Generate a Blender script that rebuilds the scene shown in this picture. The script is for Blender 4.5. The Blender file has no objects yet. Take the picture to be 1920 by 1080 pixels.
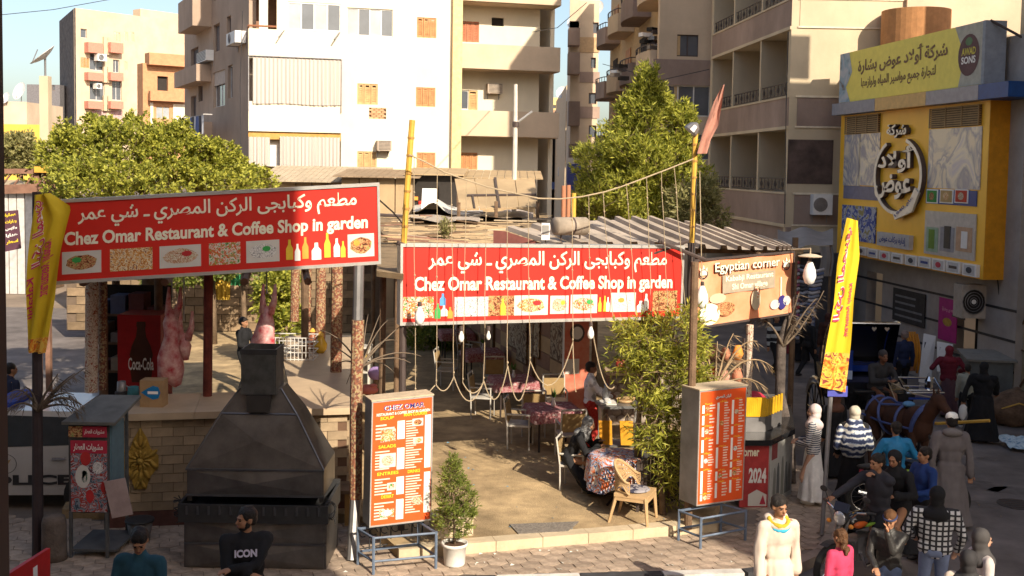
import bpy, math, random
from mathutils import Vector as V, Matrix, noise
random.seed(7)
R = math.radians
sc = bpy.context.scene
COL = sc.collection
# ---------------------------------------------------------------- camera
CH = 5.4; FPX = 2050.0; PX0, PY0 = 960.0, 443.0; PITCH = R(3.57); ROLL = 0.016
CAM = V((0, 0, CH))
_F = V((0, math.cos(PITCH), -math.sin(PITCH))); _R0 = V((1, 0, 0)); _U0 = V((0, math.sin(PITCH), math.cos(PITCH)))
_R = (_R0 + _U0 * ROLL).normalized(); _U = (_U0 - _R0 * ROLL).normalized()
cd = bpy.data.cameras.new('camera'); cam = bpy.data.objects.new('camera', cd); COL.objects.link(cam)
cd.sensor_width = 36; cd.lens = FPX / 1920 * 36; cd.shift_y = -(540 - PY0) / 1920; cd.clip_start = .05; cd.clip_end = 3000
_m = Matrix((_R, _U, -_F)).transposed().to_4x4(); _m.translation = CAM; cam.matrix_world = _m
sc.camera = cam
# ---------------------------------------------------------------- light
SUN_H = V((-.507, .862, 0)).normalized(); SUN_EL = R(32.0)
w = bpy.data.worlds.new('World'); sc.world = w; w.use_nodes = True
nt = w.node_tree; nt.nodes.clear()
sk = nt.nodes.new('ShaderNodeTexSky'); sk.sky_type = 'NISHITA'; sk.sun_disc = False; sk.sun_elevation = SUN_EL
sk.sun_rotation = math.atan2(-SUN_H.x, -SUN_H.y); sk.dust_density = 2.5; sk.ozone_density = .6; sk.air_density = 1.0; sk.altitude = 80
bg = nt.nodes.new('ShaderNodeBackground'); bg.inputs[1].default_value = 0.125
wo = nt.nodes.new('ShaderNodeOutputWorld'); nt.links.new(sk.outputs[0], bg.inputs[0]); nt.links.new(bg.outputs[0], wo.inputs[0])
sl = bpy.data.lights.new('sun', 'SUN'); sl.energy = 5.0; sl.angle = R(.5); sl.color = (1, .88, .70)
so = bpy.data.objects.new('sun', sl); COL.objects.link(so)
sdir = (SUN_H * math.cos(SUN_EL) + V((0, 0, -math.sin(SUN_EL)))).normalized()
so.rotation_euler = sdir.to_track_quat('-Z', 'Y').to_euler(); so.location = (10, -20, 40)
sc.view_settings.view_transform = 'Standard'; sc.view_settings.look = 'None'; sc.view_settings.exposure = 0.62
sc.view_settings.gamma = 1; sc.view_settings.use_curve_mapping = False

def ray(px, py): return (_F * FPX + _R * (px - PX0) - _U * (py - PY0))
def P(px, py, Y): d = ray(px, py); return CAM + d * (Y / d.y)
def G(px, py, z=0.0): d = ray(px, py); return CAM + d * ((z - CH) / d.z)
class Fr:
    """a vertical plane: origin o, horizontal direction u, up z, outward normal n (towards the viewer)"""
    def __init__(s, o, u):
        s.o = V(o); s.u = V((u[0], u[1], 0)).normalized(); n = V((s.u.y, -s.u.x, 0)); s.n = n; s.z = V((0, 0, 1))
        if len(u) > 2: pass
    def pt(s, u, z, n=0.0): return V((s.o.x, s.o.y, 0)) + s.u * u + s.n * n + V((0, 0, z))
    def uz(s, px, py, n=0.0):
        d = ray(px, py); o = s.pt(0, 0, n); t = (o - CAM).dot(s.n) / d.dot(s.n); q = CAM + d * t
        return ((q - o).dot(s.u), q.z)
    def U(s, px, py=540, n=0.0): return s.uz(px, py, n)[0]
def frame2(a, b): return Fr(a, (b[0] - a[0], b[1] - a[1]))
# ---------------------------------------------------------------- materials
MATS = {}
def mat(name, c, r=.8, var=.14, sc_=6.0, bump=.0, met=0.0, bs=40.0, c2=None, rnd=0.0, coat=0.0, stain=0.0, emit=0.0, spec=.35):
    if name in MATS: return MATS[name]
    m = bpy.data.materials.new(name); m.use_nodes = True; n = m.node_tree.nodes; l = m.node_tree.links
    b = n['Principled BSDF']; b.inputs['Roughness'].default_value = r; b.inputs['Metallic'].default_value = met
    b.inputs['Specular IOR Level'].default_value = spec
    if coat: b.inputs['Coat Weight'].default_value = coat
    tc = n.new('ShaderNodeTexCoord'); nz = n.new('ShaderNodeTexNoise'); nz.inputs['Scale'].default_value = sc_; nz.inputs['Detail'].default_value = 7
    nz.inputs['Roughness'].default_value = .62
    l.new(tc.outputs['Object'], nz.inputs['Vector'])
    cr = n.new('ShaderNodeValToRGB'); cr.color_ramp.elements[0].position = .32; cr.color_ramp.elements[1].position = .68
    c = tuple(c) + (1,) if len(c) == 3 else c
    lo = tuple(min(1, x * (1 - var)) for x in c[:3]) + (1,); hi = tuple(min(1, x * (1 + var)) for x in c[:3]) + (1,)
    if c2: hi = tuple(c2) + (1,); lo = c
    cr.color_ramp.elements[0].color = lo; cr.color_ramp.elements[1].color = hi
    l.new(nz.outputs['Fac'], cr.inputs['Fac']); out = cr.outputs['Color']
    if stain:
        n2 = n.new('ShaderNodeTexNoise'); n2.inputs['Scale'].default_value = sc_ * .22; n2.inputs['Detail'].default_value = 9; n2.inputs['Roughness'].default_value = .7
        mp = n.new('ShaderNodeMapping'); mp.inputs['Scale'].default_value = (1, 1, .35); l.new(tc.outputs['Object'], mp.inputs['Vector']); l.new(mp.outputs[0], n2.inputs['Vector'])
        r2 = n.new('ShaderNodeValToRGB'); r2.color_ramp.elements[0].position = .42; r2.color_ramp.elements[1].position = .62
        r2.color_ramp.elements[0].color = (1 - stain,) * 3 + (1,); r2.color_ramp.elements[1].color = (1, 1, 1, 1)
        l.new(n2.outputs['Fac'], r2.inputs['Fac'])
        mx = n.new('ShaderNodeMixRGB'); mx.blend_type = 'MULTIPLY'; mx.inputs[0].default_value = 1; l.new(out, mx.inputs[1]); l.new(r2.outputs[0], mx.inputs[2]); out = mx.outputs[0]
    if rnd:
        oi = n.new('ShaderNodeObjectInfo'); mr = n.new('ShaderNodeMapRange'); mr.inputs['To Min'].default_value = 1 - rnd; mr.inputs['To Max'].default_value = 1 + rnd
        l.new(oi.outputs['Random'], mr.inputs['Value']); hs = n.new('ShaderNodeHueSaturation'); l.new(mr.outputs[0], hs.inputs['Value']); l.new(out, hs.inputs['Color']); out = hs.outputs[0]
    l.new(out, b.inputs['Base Color'])
    if bump:
        n3 = n.new('ShaderNodeTexNoise'); n3.inputs['Scale'].default_value = bs; n3.inputs['Detail'].default_value = 6
        l.new(tc.outputs['Object'], n3.inputs['Vector']); bp = n.new('ShaderNodeBump'); bp.inputs['Strength'].default_value = bump; bp.inputs['Distance'].default_value = .02
        l.new(n3.outputs['Fac'], bp.inputs['Height']); l.new(bp.outputs[0], b.inputs['Normal'])
    if emit:
        b.inputs['Emission Color'].default_value = c; b.inputs['Emission Strength'].default_value = emit
    MATS[name] = m; return m
def glass(name, c=(.05, .06, .07), r=.06):
    if name in MATS: return MATS[name]
    m = mat(name, c, r=r, var=.2, sc_=.8, spec=.9); return m
def leafmat(name, c, c2, tr=.35):
    if name in MATS: return MATS[name]
    m = bpy.data.materials.new(name); m.use_nodes = True; n = m.node_tree.nodes; l = m.node_tree.links
    b = n['Principled BSDF']; b.inputs['Roughness'].default_value = .5; b.inputs['Specular IOR Level'].default_value = .35
    g = n.new('ShaderNodeNewGeometry'); cr = n.new('ShaderNodeValToRGB'); cr.color_ramp.elements[0].color = tuple(c) + (1,); cr.color_ramp.elements[1].color = tuple(c2) + (1,)
    l.new(g.outputs['Random Per Island'], cr.inputs['Fac']); l.new(cr.outputs[0], b.inputs['Base Color'])
    t = n.new('ShaderNodeBsdfTranslucent'); l.new(cr.outputs[0], t.inputs['Color']); mx = n.new('ShaderNodeMixShader'); mx.inputs[0].default_value = tr
    l.new(b.outputs[0], mx.inputs[1]); l.new(t.outputs[0], mx.inputs[2]); l.new(mx.outputs[0], n['Material Output'].inputs['Surface'])
    MATS[name] = m; return m
def pattern(name, kind, cols, scale=10.0, ax='Z', r=.85, dist=0.0, rot=(0, 0, 0)):
    """woven or printed patterns: stripes, plaid, blotches, foodprint, zigzag"""
    if name in MATS: return MATS[name]
    m = bpy.data.materials.new(name); m.use_nodes = True; n = m.node_tree.nodes; l = m.node_tree.links
    b = n['Principled BSDF']; b.inputs['Roughness'].default_value = r; b.inputs['Specular IOR Level'].default_value = .3
    tc = n.new('ShaderNodeTexCoord'); mp = n.new('ShaderNodeMapping'); mp.inputs['Rotation'].default_value = rot; l.new(tc.outputs['Object'], mp.inputs['Vector'])
    cr = n.new('ShaderNodeValToRGB'); cr.color_ramp.interpolation = 'CONSTANT' if kind != 'soft' else 'LINEAR'
    e = cr.color_ramp.elements
    for i in range(len(cols) - 2): e.new(.5)
    if kind in ('stripes', 'plaid'):
        def wv(a, s):
            t = n.new('ShaderNodeTexWave'); t.bands_direction = a; t.inputs['Scale'].default_value = s; t.inputs['Distortion'].default_value = dist; t.inputs['Detail Scale'].default_value = 3; l.new(mp.outputs[0], t.inputs['Vector']); return t.outputs['Fac']
        f = wv(ax, scale)
        if kind == 'plaid':
            f2 = wv('X' if ax == 'Z' else 'Z', scale * .9); mm = n.new('ShaderNodeMath'); mm.operation = 'MINIMUM'; l.new(f, mm.inputs[0]); l.new(f2, mm.inputs[1]); f = mm.outputs[0]
        for i, c in enumerate(cols): e[i].position = [0, .28 if kind == 'plaid' else .45, .75][i]; e[i].color = tuple(c) + (1,)
    else:
        t = n.new('ShaderNodeTexVoronoi' if kind == 'cells' else 'ShaderNodeTexNoise'); t.inputs['Scale'].default_value = scale
        l.new(mp.outputs[0], t.inputs['Vector'])
        if kind == 'cells':
            bw = n.new('ShaderNodeSeparateColor'); l.new(t.outputs['Color'], bw.inputs[0]); f = bw.outputs[0]; cr.color_ramp.interpolation = 'CONSTANT'
            for i, c in enumerate(cols): e[i].position = i / len(cols); e[i].color = tuple(c) + (1,)
        else:
            t.inputs['Detail'].default_value = 6; t.inputs['Distortion'].default_value = dist; f = t.outputs['Fac']
            for i, c in enumerate(cols): e[i].position = .3 + .4 * i / len(cols); e[i].color = tuple(c) + (1,)
    l.new(f, cr.inputs['Fac']); l.new(cr.outputs[0], b.inputs['Base Color']); MATS[name] = m; return m
# ---------------------------------------------------------------- mesh builder
ORI = {}
class MB:
    def __init__(s): s.v = []; s.f = []; s.mi = []; s.m = 0; s.T = None
    def _a(s, vs, fs):
        o = len(s.v); s.v.extend((s.T @ V(x)) if s.T else V(x) for x in vs)
        for f in fs: s.f.append(tuple(i + o for i in f)); s.mi.append(s.m)
        return s
    def box(s, c, d, rot=None):
        x, y, z = d[0] / 2, d[1] / 2, d[2] / 2; c = V(c)
        vs = [V(p) for p in ((-x, -y, -z), (x, -y, -z), (x, y, -z), (-x, y, -z), (-x, -y, z), (x, -y, z), (x, y, z), (-x, y, z))]
        if rot is not None: vs = [rot @ p for p in vs]
        return s._a([p + c for p in vs], [(0, 3, 2, 1), (4, 5, 6, 7), (0, 1, 5, 4), (1, 2, 6, 5), (2, 3, 7, 6), (3, 0, 4, 7)])
    def bb(s, x0, x1, y0, y1, z0, z1): return s.box(((x0 + x1) / 2, (y0 + y1) / 2, (z0 + z1) / 2), (abs(x1 - x0), abs(y1 - y0), abs(z1 - z0)))
    def hexa(s, p): return s._a(p, [(0, 3, 2, 1), (4, 5, 6, 7), (0, 1, 5, 4), (1, 2, 6, 5), (2, 3, 7, 6), (3, 0, 4, 7)])
    def fb(s, fr, u0, u1, z0, z1, n0, n1):
        q = [fr.pt(u0, z0, n1), fr.pt(u1, z0, n1), fr.pt(u1, z0, n0), fr.pt(u0, z0, n0), fr.pt(u0, z1, n1), fr.pt(u1, z1, n1), fr.pt(u1, z1, n0), fr.pt(u0, z1, n0)]
        return s.hexa(q)
    def quad(s, a, b, c, d): return s._a([a, b, c, d], [(0, 1, 2, 3)])
    def poly(s, ps): return s._a(ps, [tuple(range(len(ps)))])
    def prism(s, ps, vec):
        n = len(ps); vec = V(vec); vs = [V(p) for p in ps] + [V(p) + vec for p in ps]
        return s._a(vs, [tuple(range(n))[::-1], tuple(range(n, 2 * n))] + [(i, (i + 1) % n, n + (i + 1) % n, n + i) for i in range(n)])
    def tube(s, pts, r, n=8, cap=True):
        pts = [V(p) for p in pts]; k = len(pts); rs = r if isinstance(r, (list, tuple)) else [r] * k
        vs = []; ref = None
        for i, p in enumerate(pts):
            t = (pts[min(i + 1, k - 1)] - pts[max(i - 1, 0)])
            t = t.normalized() if t.length > 1e-9 else V((0, 0, 1))
            if ref is None: ref = t.orthogonal().normalized()
            ref = (ref - t * ref.dot(t)); ref = ref.normalized() if ref.length > 1e-6 else t.orthogonal().normalized()
            b = t.cross(ref)
            for j in range(n): a = 2 * math.pi * j / n; vs.append(p + (ref * math.cos(a) + b * math.sin(a)) * rs[i])
        fs = [(i * n + j, i * n + (j + 1) % n, (i + 1) * n + (j + 1) % n, (i + 1) * n + j) for i in range(k - 1) for j in range(n)]
        if cap: fs += [tuple(range(n))[::-1], tuple((k - 1) * n + j for j in range(n))]
        return s._a(vs, fs)
    def lathe(s, prof, c=(0, 0, 0), n=16, sx=1, sy=1, M=None, cap=True):
        vs = []; c = V(c)
        for r, z in prof:
            for j in range(n):
                a = 2 * math.pi * j / n; p = V((r * math.cos(a) * sx, r * math.sin(a) * sy, z)); vs.append((M @ p if M else p) + c)
        k = len(prof); fs = [(i * n + j, i * n + (j + 1) % n, (i + 1) * n + (j + 1) % n, (i + 1) * n + j) for i in range(k - 1) for j in range(n)]
        if cap: fs += [tuple(range(n))[::-1], tuple((k - 1) * n + j for j in range(n))]
        return s._a(vs, fs)
    def ell(s, c, r, n=12, k=8, M=None):
        prof = [(max(1e-4, math.sin(math.pi * i / k)), -math.cos(math.pi * i / k)) for i in range(k + 1)]
        vs = []; c = V(c)
        for a0, z in prof:
            for j in range(n):
                a = 2 * math.pi * j / n; p = V((a0 * math.cos(a) * r[0], a0 * math.sin(a) * r[1], z * r[2])); vs.append((M @ p if M else p) + c)
        fs = [(i * n + j, i * n + (j + 1) % n, (i + 1) * n + (j + 1) % n, (i + 1) * n + j) for i in range(k) for j in range(n)] + [tuple(range(n))[::-1], tuple(k * n + j for j in range(n))]
        return s._a(vs, fs)
    def cone(s, a, b, ra, rb, n=12):   # rounded tapered capsule
        a, b = V(a), V(b); d = (b - a); L = d.length; d = d.normalized() if L > 1e-6 else V((0, 0, 1))
        pts = [a - d * ra * .98, a - d * ra * .7, a, b, b + d * rb * .7, b + d * rb * .98]; rs = [ra * .2, ra * .71, ra, rb, rb * .71, rb * .2]
        return s.tube(pts, rs, n)
    def add(s, o, T=None):
        k = len(s.v); s.v.extend((T @ p) if T else p for p in o.v); s.f.extend(tuple(i + k for i in f) for f in o.f); s.mi.extend(o.mi); return s
    def mesh(s, name, mats, smooth=False, org=None):
        me = bpy.data.meshes.new(name); vs = [p - org for p in s.v] if org is not None else s.v
        me.from_pydata([tuple(p) for p in vs], [], s.f)
        for m in (mats if isinstance(mats, (list, tuple)) else [mats]): me.materials.append(m)
        if max(s.mi, default=0) > 0: me.polygons.foreach_set('material_index', s.mi)
        if smooth: me.polygons.foreach_set('use_smooth', [True] * len(me.polygons))
        me.update(); return me
    def build(s, name, mats, parent=None, smooth=False, **kw):
        org = ORI.get(parent.name) if parent else None
        return link(name, s.mesh(name, mats, smooth, org), parent, **kw)
def link(name, me, parent=None, loc=None, label=None, cat=None, group=None, kind=None, auto=None):
    o = bpy.data.objects.new(name, me); COL.objects.link(o)
    if parent: o.parent = parent; ORI[o.name] = ORI.get(parent.name)
    if loc is not None: o.location = (V(loc) - ORI[parent.name]) if parent and ORI.get(parent.name) is not None else loc
    if label: o['label'] = label
    if cat: o['category'] = cat
    if group: o['group'] = group
    if kind: o['kind'] = kind
    return o
def thing(name, label, cat, loc=(0, 0, 0), group=None):
    o = bpy.data.objects.new(name, None); COL.objects.link(o); o.location = loc; ORI[o.name] = V(loc)
    o.empty_display_size = .2; o['label'] = label; o['category'] = cat
    if group: o['group'] = group
    return o
def solo(mb, name, mats, label, cat, group=None, smooth=False, kind=None):
    """a thing that is one mesh, with its origin near its base"""
    n = len(mb.v); c = sum(mb.v, V((0, 0, 0))) / n; c.z = min(p.z for p in mb.v)
    me = mb.mesh(name, mats, smooth, c); return link(name, me, None, c, label, cat, group, kind)
def struct(mb, name, mats, smooth=False): return link(name, mb.mesh(name, mats, smooth), None, kind='structure')
def copy_tree(o, parent=None, loc=None, rz=None, label=None, group=None, scale=None):
    c = o.copy(); COL.objects.link(c)
    if parent: c.parent = parent
    if loc is not None: c.location = loc
    if rz is not None: c.rotation_euler = (0, 0, rz)
    if scale is not None: c.scale = scale if hasattr(scale, '__len__') else (scale,) * 3
    if label: c['label'] = label
    if group: c['group'] = group
    for ch in [k for k in o.children]: copy_tree(ch, c)
    return c
# ---------------------------------------------------------------- lettering
_AR = {'ا': 'FE8D FE8E', 'أ': 'FE83 FE84', 'إ': 'FE87 FE88', 'ب': 'FE8F FE90 FE91 FE92', 'ة': 'FE93 FE94', 'ت': 'FE95 FE96 FE97 FE98', 'ج': 'FE9D FE9E FE9F FEA0', 'ح': 'FEA1 FEA2 FEA3 FEA4',
 'خ': 'FEA5 FEA6 FEA7 FEA8', 'د': 'FEA9 FEAA', 'ر': 'FEAD FEAE', 'ز': 'FEAF FEB0', 'س': 'FEB1 FEB2 FEB3 FEB4', 'ش': 'FEB5 FEB6 FEB7 FEB8', 'ص': 'FEB9 FEBA FEBB FEBC', 'ض': 'FEBD FEBE FEBF FEC0', 'ط': 'FEC1 FEC2 FEC3 FEC4',
 'ع': 'FEC9 FECA FECB FECC', 'ف': 'FED1 FED2 FED3 FED4', 'ق': 'FED5 FED6 FED7 FED8', 'ك': 'FED9 FEDA FEDB FEDC', 'ل': 'FEDD FEDE FEDF FEE0', 'م': 'FEE1 FEE2 FEE3 FEE4', 'ن': 'FEE5 FEE6 FEE7 FEE8', 'ه': 'FEE9 FEEA FEEB FEEC',
 'و': 'FEED FEEE', 'ى': 'FEEF FEF0', 'ي': 'FEF1 FEF2 FEF3 FEF4'}
_AR = {k: [chr(int(x, 16)) for x in v.split()] for k, v in _AR.items()}
def arabic(s):
    out = []; n = len(s); i = 0
    while i < n:
        c = s[i]
        if c not in _AR: out.append(c); i += 1; continue
        prev = i > 0 and s[i - 1] in _AR and len(_AR[s[i - 1]]) == 4
        if c == 'ل' and i + 1 < n and s[i + 1] == 'ا': out.append('\uFEFC' if prev else '\uFEFB'); i += 2; continue
        nxt = i + 1 < n and s[i + 1] in _AR and len(_AR[c]) == 4
        f = _AR[c]; out.append(f[3] if prev and nxt else f[2] if nxt else f[1] if prev else f[0]); i += 1
    return ''.join(out[::-1])
_TC = {}
TS = bpy.data.scenes.new('workbench')
def evald(o):
    TS.collection.objects.link(o); vl = TS.view_layers[0]; vl.update(); me = bpy.data.meshes.new_from_object(o.evaluated_get(vl.depsgraph)); bpy.data.objects.remove(o); return me
def textgeo(body, bold=.0, res=3, ext=0.0):
    key = (body, bold, ext)
    if key in _TC: return _TC[key]
    c = bpy.data.curves.new('lettering', 'FONT'); c.body = body; c.offset = bold; c.resolution_u = res; c.align_x = 'LEFT'; c.extrude = ext
    me = evald(bpy.data.objects.new('lettering', c))
    vs = [V(v.co) for v in me.vertices]; fs = [tuple(p.vertices) for p in me.polygons]
    bpy.data.curves.remove(c); bpy.data.meshes.remove(me)
    x0 = min(v.x for v in vs); x1 = max(v.x for v in vs); y0 = min(v.y for v in vs); y1 = max(v.y for v in vs)
    vs = [V(((v.x - x0) / (x1 - x0), (v.y - y0) / (y1 - y0), v.z)) for v in vs]
    _TC[key] = (vs, fs); return _TC[key]
def text_on(mb, body, o, ux, uy, bold=.012, lift=.004, ext=0.0):
    """lettering filling the parallelogram o, o+ux, o+uy; ux x uy is the outward side"""
    vs, fs = textgeo(body, bold, 3, 1.0 if ext else 0.0); o, ux, uy = V(o), V(ux), V(uy); n = ux.cross(uy).normalized()
    mb._a([o + ux * p.x + uy * p.y + n * (lift + (p.z + 1) * ext / 2 if ext else lift) for p in vs], fs); return mb
class Board:
    """a flat sign given by its four corners (top left, top right, bottom right, bottom left) in the world"""
    def __init__(s, tl, tr, br, bl): s.tl, s.tr, s.br, s.bl = map(V, (tl, tr, br, bl)); s.n = (s.tr - s.bl).cross(s.tl - s.br); s.n = (s.br - s.bl).cross(s.tl - s.bl).normalized()
    def p(s, a, b, n=0.0):   # a left->right, b bottom->top
        return (s.bl * (1 - a) + s.br * a) * (1 - b) + (s.tl * (1 - a) + s.tr * a) * b + s.n * n
    def rect(s, mb, a0, a1, b0, b1, n0=0.0, n1=.004):
        q = [s.p(a0, b0, n1), s.p(a1, b0, n1), s.p(a1, b0, n0), s.p(a0, b0, n0), s.p(a0, b1, n1), s.p(a1, b1, n1), s.p(a1, b1, n0), s.p(a0, b1, n0)]; mb.hexa(q)
    def text(s, mb, body, a0, a1, b0, b1, bold=.012, lift=.006, ext=0.0):
        o = s.p(a0, b0); text_on(mb, body, o, s.p(a1, b0) - o, s.p(a0, b1) - o, bold, lift, ext)
    def disc(s, mb, a, b, ra, rb, lift=.006, n=14, a0=0, a1=2 * math.pi):
        mb.poly([s.p(a + ra * math.cos(t), b + rb * math.sin(t), lift) for t in [a0 + (a1 - a0) * i / n for i in range(n if a1 - a0 > 6.2 else n + 1)]])
    def ring(s, mb, a, b, ra, rb, w, lift=.006, n=28, t0=0, t1=2 * math.pi, th=.0):
        for i in range(n):
            q = []
            for t, k in ((t0 + (t1 - t0) * i / n, 1), (t0 + (t1 - t0) * (i + 1) / n, 1), (t0 + (t1 - t0) * (i + 1) / n, 1 - w), (t0 + (t1 - t0) * i / n, 1 - w)): q.append(s.p(a + ra * k * math.cos(t), b + rb * k * math.sin(t), lift))
            if th: mb.prism(q, s.n * th)
            else: mb.poly(q)
def px_board(tl, tr, br, bl, Yl, Yr): return Board(P(*tl, Yl), P(*tr, Yr), P(*br, Yr), P(*bl, Yl))
# ================================================================ ground
plaster = mat('warm_plaster', (.62, .48, .34), r=.92, var=.1, sc_=.7, bump=.15, bs=14, stain=.12)
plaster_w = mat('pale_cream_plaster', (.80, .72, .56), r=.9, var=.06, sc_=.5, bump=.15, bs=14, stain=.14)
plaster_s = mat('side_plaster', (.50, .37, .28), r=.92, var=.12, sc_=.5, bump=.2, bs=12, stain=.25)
plaster_h = mat('pink_brown_render', (.40, .29, .235), r=.95, var=.13, sc_=.8, bump=.3, bs=25, stain=.3)
plaster_y = mat('sand_render', (.60, .49, .34), r=.95, var=.08, sc_=.8, bump=.15, bs=25, stain=.15)
asphalt = mat('worn_asphalt', (.20, .172, .16), r=.9, var=.28, sc_=1.3, bump=.5, bs=90, stain=.22)
dust = mat('dusty_ground', (.26, .2, .15), r=.95, var=.25, sc_=.5, bump=.3)
sandst = mat('sandy_screed_floor', (.50, .36, .20), r=.95, var=.3, sc_=2.6, bump=.8, bs=45, stain=.38)
grey_m = mat('weathered_steel', (.26, .25, .25), r=.5, met=.7, var=.2, sc_=3)
dark = mat('dark_interior', (.03, .025, .022), r=.9)
white_p = mat('white_paint', (.75, .73, .7), r=.6, var=.06)
black_p = mat('black_paint', (.03, .03, .032), r=.55, var=.3)
shut = mat('orange_brown_shutter', (.50, .24, .10), r=.7, var=.2, sc_=4)
shut2 = mat('tan_shutter', (.52, .33, .15), r=.7, var=.2, sc_=4)
winf = mat('window_frame_white', (.7, .68, .64), r=.5)
gls = glass('window_glass', (.10, .11, .13)); gls_b = glass('window_glass_pale', (.34, .36, .38), .15)
curt = pattern('curtain_cloth', 'stripes', [(.42, .37, .33), (.5, .45, .41)], 2.0, 'X')

b = MB(); b.bb(-900, 900, -300, 1600, -.6, -.02); struct(b, 'ground', dust)
b = MB(); b.poly([(-60, -12, -.008), (60, -12, -.008), (60, 16, -.008), (12, 24, -.008), (11.5, 50, -.008), (7, 90, -.008), (1, 300, -.008), (-3, 300, -.008), (1, 60, -.008), (3, 40, -.008), (3, 14, -.008), (-6, 13, -.008), (-8, 16, -.008), (-12, 40, -.008), (-20, 40, -.008), (-60, 13, -.008)]); b.poly([(p[0], p[1], -.3) for p in ()]) if 0 else None
struct(b, 'road', asphalt)
# pavement with kerb
kp = [G(-900, 1092, .12), G(300, 1090, .12), G(930, 1080, .12), G(1390, 1068, .12), G(1470, 1058, .12), G(1530, 1030, .12), G(1562, 975, .12), G(1548, 930, .12), G(1500, 880, .12), G(1475, 820, .12), G(1450, 740, .12), G(1400, 660, .12)]
b = MB(); b.prism([V((p.x, p.y, -.1)) for p in kp] + [V((3, 40, -.1)), V((-8.5, 40, -.1)), V((-8.5, 17, -.1)), V((-14, 17, -.1))], (0, 0, .205))
struct(b, 'pavement', mat('paver_bedding', (.2, .16, .13), r=.95))
pav = mat('concrete_paver', (.43, .33, .25), r=.9, var=.2, sc_=9, bump=.5, bs=120, rnd=.2, stain=.25)
kth = V((math.cos(R(18)), math.sin(R(18)), 0)); ktn = V((-kth.y, kth.x, 0))
hx = []; W_, Hp = .27, .205
def inpoly(p, poly):
    c = False; n = len(poly)
    for i in range(n):
        a, d = poly[i], poly[i - 1]
        if (a.y > p.y) != (d.y > p.y) and p.x < (d.x - a.x) * (p.y - a.y) / (d.y - a.y) + a.x: c = not c
    return c
sa, sb = G(880, 1026, .12), G(1275, 991, .12); sdir_ = (sb - sa).normalized()
ring = kp[:7] + [kp[7], kp[8], kp[9], V((3.2, 22, 0)), V((-8.4, 22, 0)), V((-8.4, 13, 0))]
for i in range(-60, 60):
    for j in range(-12, 60):
        c = V((0, 14, .12)) + kth * (i * W_ + (j % 2) * W_ / 2) + ktn * (j * Hp)
        if not inpoly(c, ring): continue
        if any((c - G(x, y, .12)).length < 0 for x, y in ()): continue
        rel = c - sa; behind = rel.x * -sdir_.y + rel.y * sdir_.x
        if behind > .02 and -1.6 < c.x < 3.8 and c.y < 30: continue
        if c.x < -1.6 and c.y > 15.9: continue
        if c.x < -8 or c.y > 19.5: continue
        hx.append(c)
hb = MB(); g = .006; hw, hh = W_ / 2 - g, Hp * 2 / 3 - g
hp = [kth * (x * hw) + ktn * (y * hh) for x, y in ((0, -1), (1, -.5), (1, .5), (0, 1), (-1, .5), (-1, -.5))]
hb.prism([p + V((0, 0, -.03)) for p in hp], (0, 0, .03)); hm = hb.mesh('paver', pav)
pave_o = bpy.data.objects['pavement']; ORI['pavement'] = V((0, 0, 0))
hx = [c for c in hx if c.y > 12.5]; hx.sort(key=lambda c: abs(c.x - 1.2) * .35 + c.y)
for c in hx[:298]:
    o = link('paver', hm, pave_o); o.location = (c.x, c.y, .118 + random.uniform(-.003, .004)); o.rotation_euler = (random.uniform(-.008, .008), random.uniform(-.008, .008), random.uniform(-.01, .01))
b = MB()
for c in hx[298:]: b.add(hb, Matrix.Translation((c.x, c.y, .118 + random.uniform(-.003, .004))))
if b.v: b.build('pavers', pav, pave_o, kind='stuff')
kerbw = mat('kerb_white_paint', (.72, .69, .64), r=.8, var=.12, sc_=5, stain=.3); kerbb = mat('kerb_black_paint', (.05, .05, .055), r=.8, var=.3, stain=.2); kerbn = mat('kerb_concrete', (.33, .27, .22), r=.9, stain=.2, bump=.3)
b0 = thing('kerb', 'painted kerb stones along the edge of the pavement', 'kerb', (0, 14, 0)); del b0['category']; del b0['label']; b0['kind'] = 'structure'
L = []
for i in range(1, 8): L.append((kp[i], kp[i + 1]))
acc = 0; idx = 0
for a, c in L:
    n = max(1, round((c - a).length / .95))
    for k in range(n):
        p, q = a.lerp(c, k / n), a.lerp(c, (k + 1) / n); t = (q - p).normalized(); nn = V((t.y, -t.x, 0)); e = t * .008
        m = MB(); m.prism([p + e + V((0, 0, -.2)), q - e + V((0, 0, -.2)), q - e + nn * .16 + V((0, 0, -.2)), p + e + nn * .16 + V((0, 0, -.2))], (0, 0, .215))
        m.build('kerb_stone', [kerbw, kerbb][idx % 2] if p.x < 3.6 and p.x > -2 else kerbn, b0); idx += 1
# restaurant floor and its pale stone step
fa, fb_ = G(880, 1016, .25), G(1290, 981, .25); fd = (fb_ - fa).normalized(); fn = V((-fd.y, fd.x, 0))
fl = [fa - fd * 1.0, fb_ + fd * .3, V((4.6, 20, .25)), V((6.4, 30, .25)), V((5.5, 42, .25)), V((-12, 42, .25)), V((-8.6, 24, .25)), V((-6.6, 15.9, .25)), V((-2.2, 15.9, .25))]
b = MB(); b.prism([V((p.x, p.y, .0)) for p in fl], (0, 0, .25)); struct(b, 'floor', sandst)
stonem = mat('pale_step_stone', (.58, .47, .32), r=.85, var=.1, bump=.2, stain=.15)
b0 = thing('step', '-', '-', fa); del b0['category']; del b0['label']; b0['kind'] = 'structure'
for k in range(7):
    p, q = fa + fd * (k * .68 - 1.0), fa + fd * (k * .68 - .345 + .02); m = MB()
    q = fa + fd * ((k + 1) * .68 - 1.008)
    m.prism([V((p.x, p.y, .06)) - fn * .1, V((q.x, q.y, .06)) - fn * .1, V((q.x, q.y, .06)) + fn * .12, V((p.x, p.y, .06)) + fn * .12], (0, 0, .2 + .003 * (k % 2))); m.build('step_stone', stonem, b0)
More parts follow.
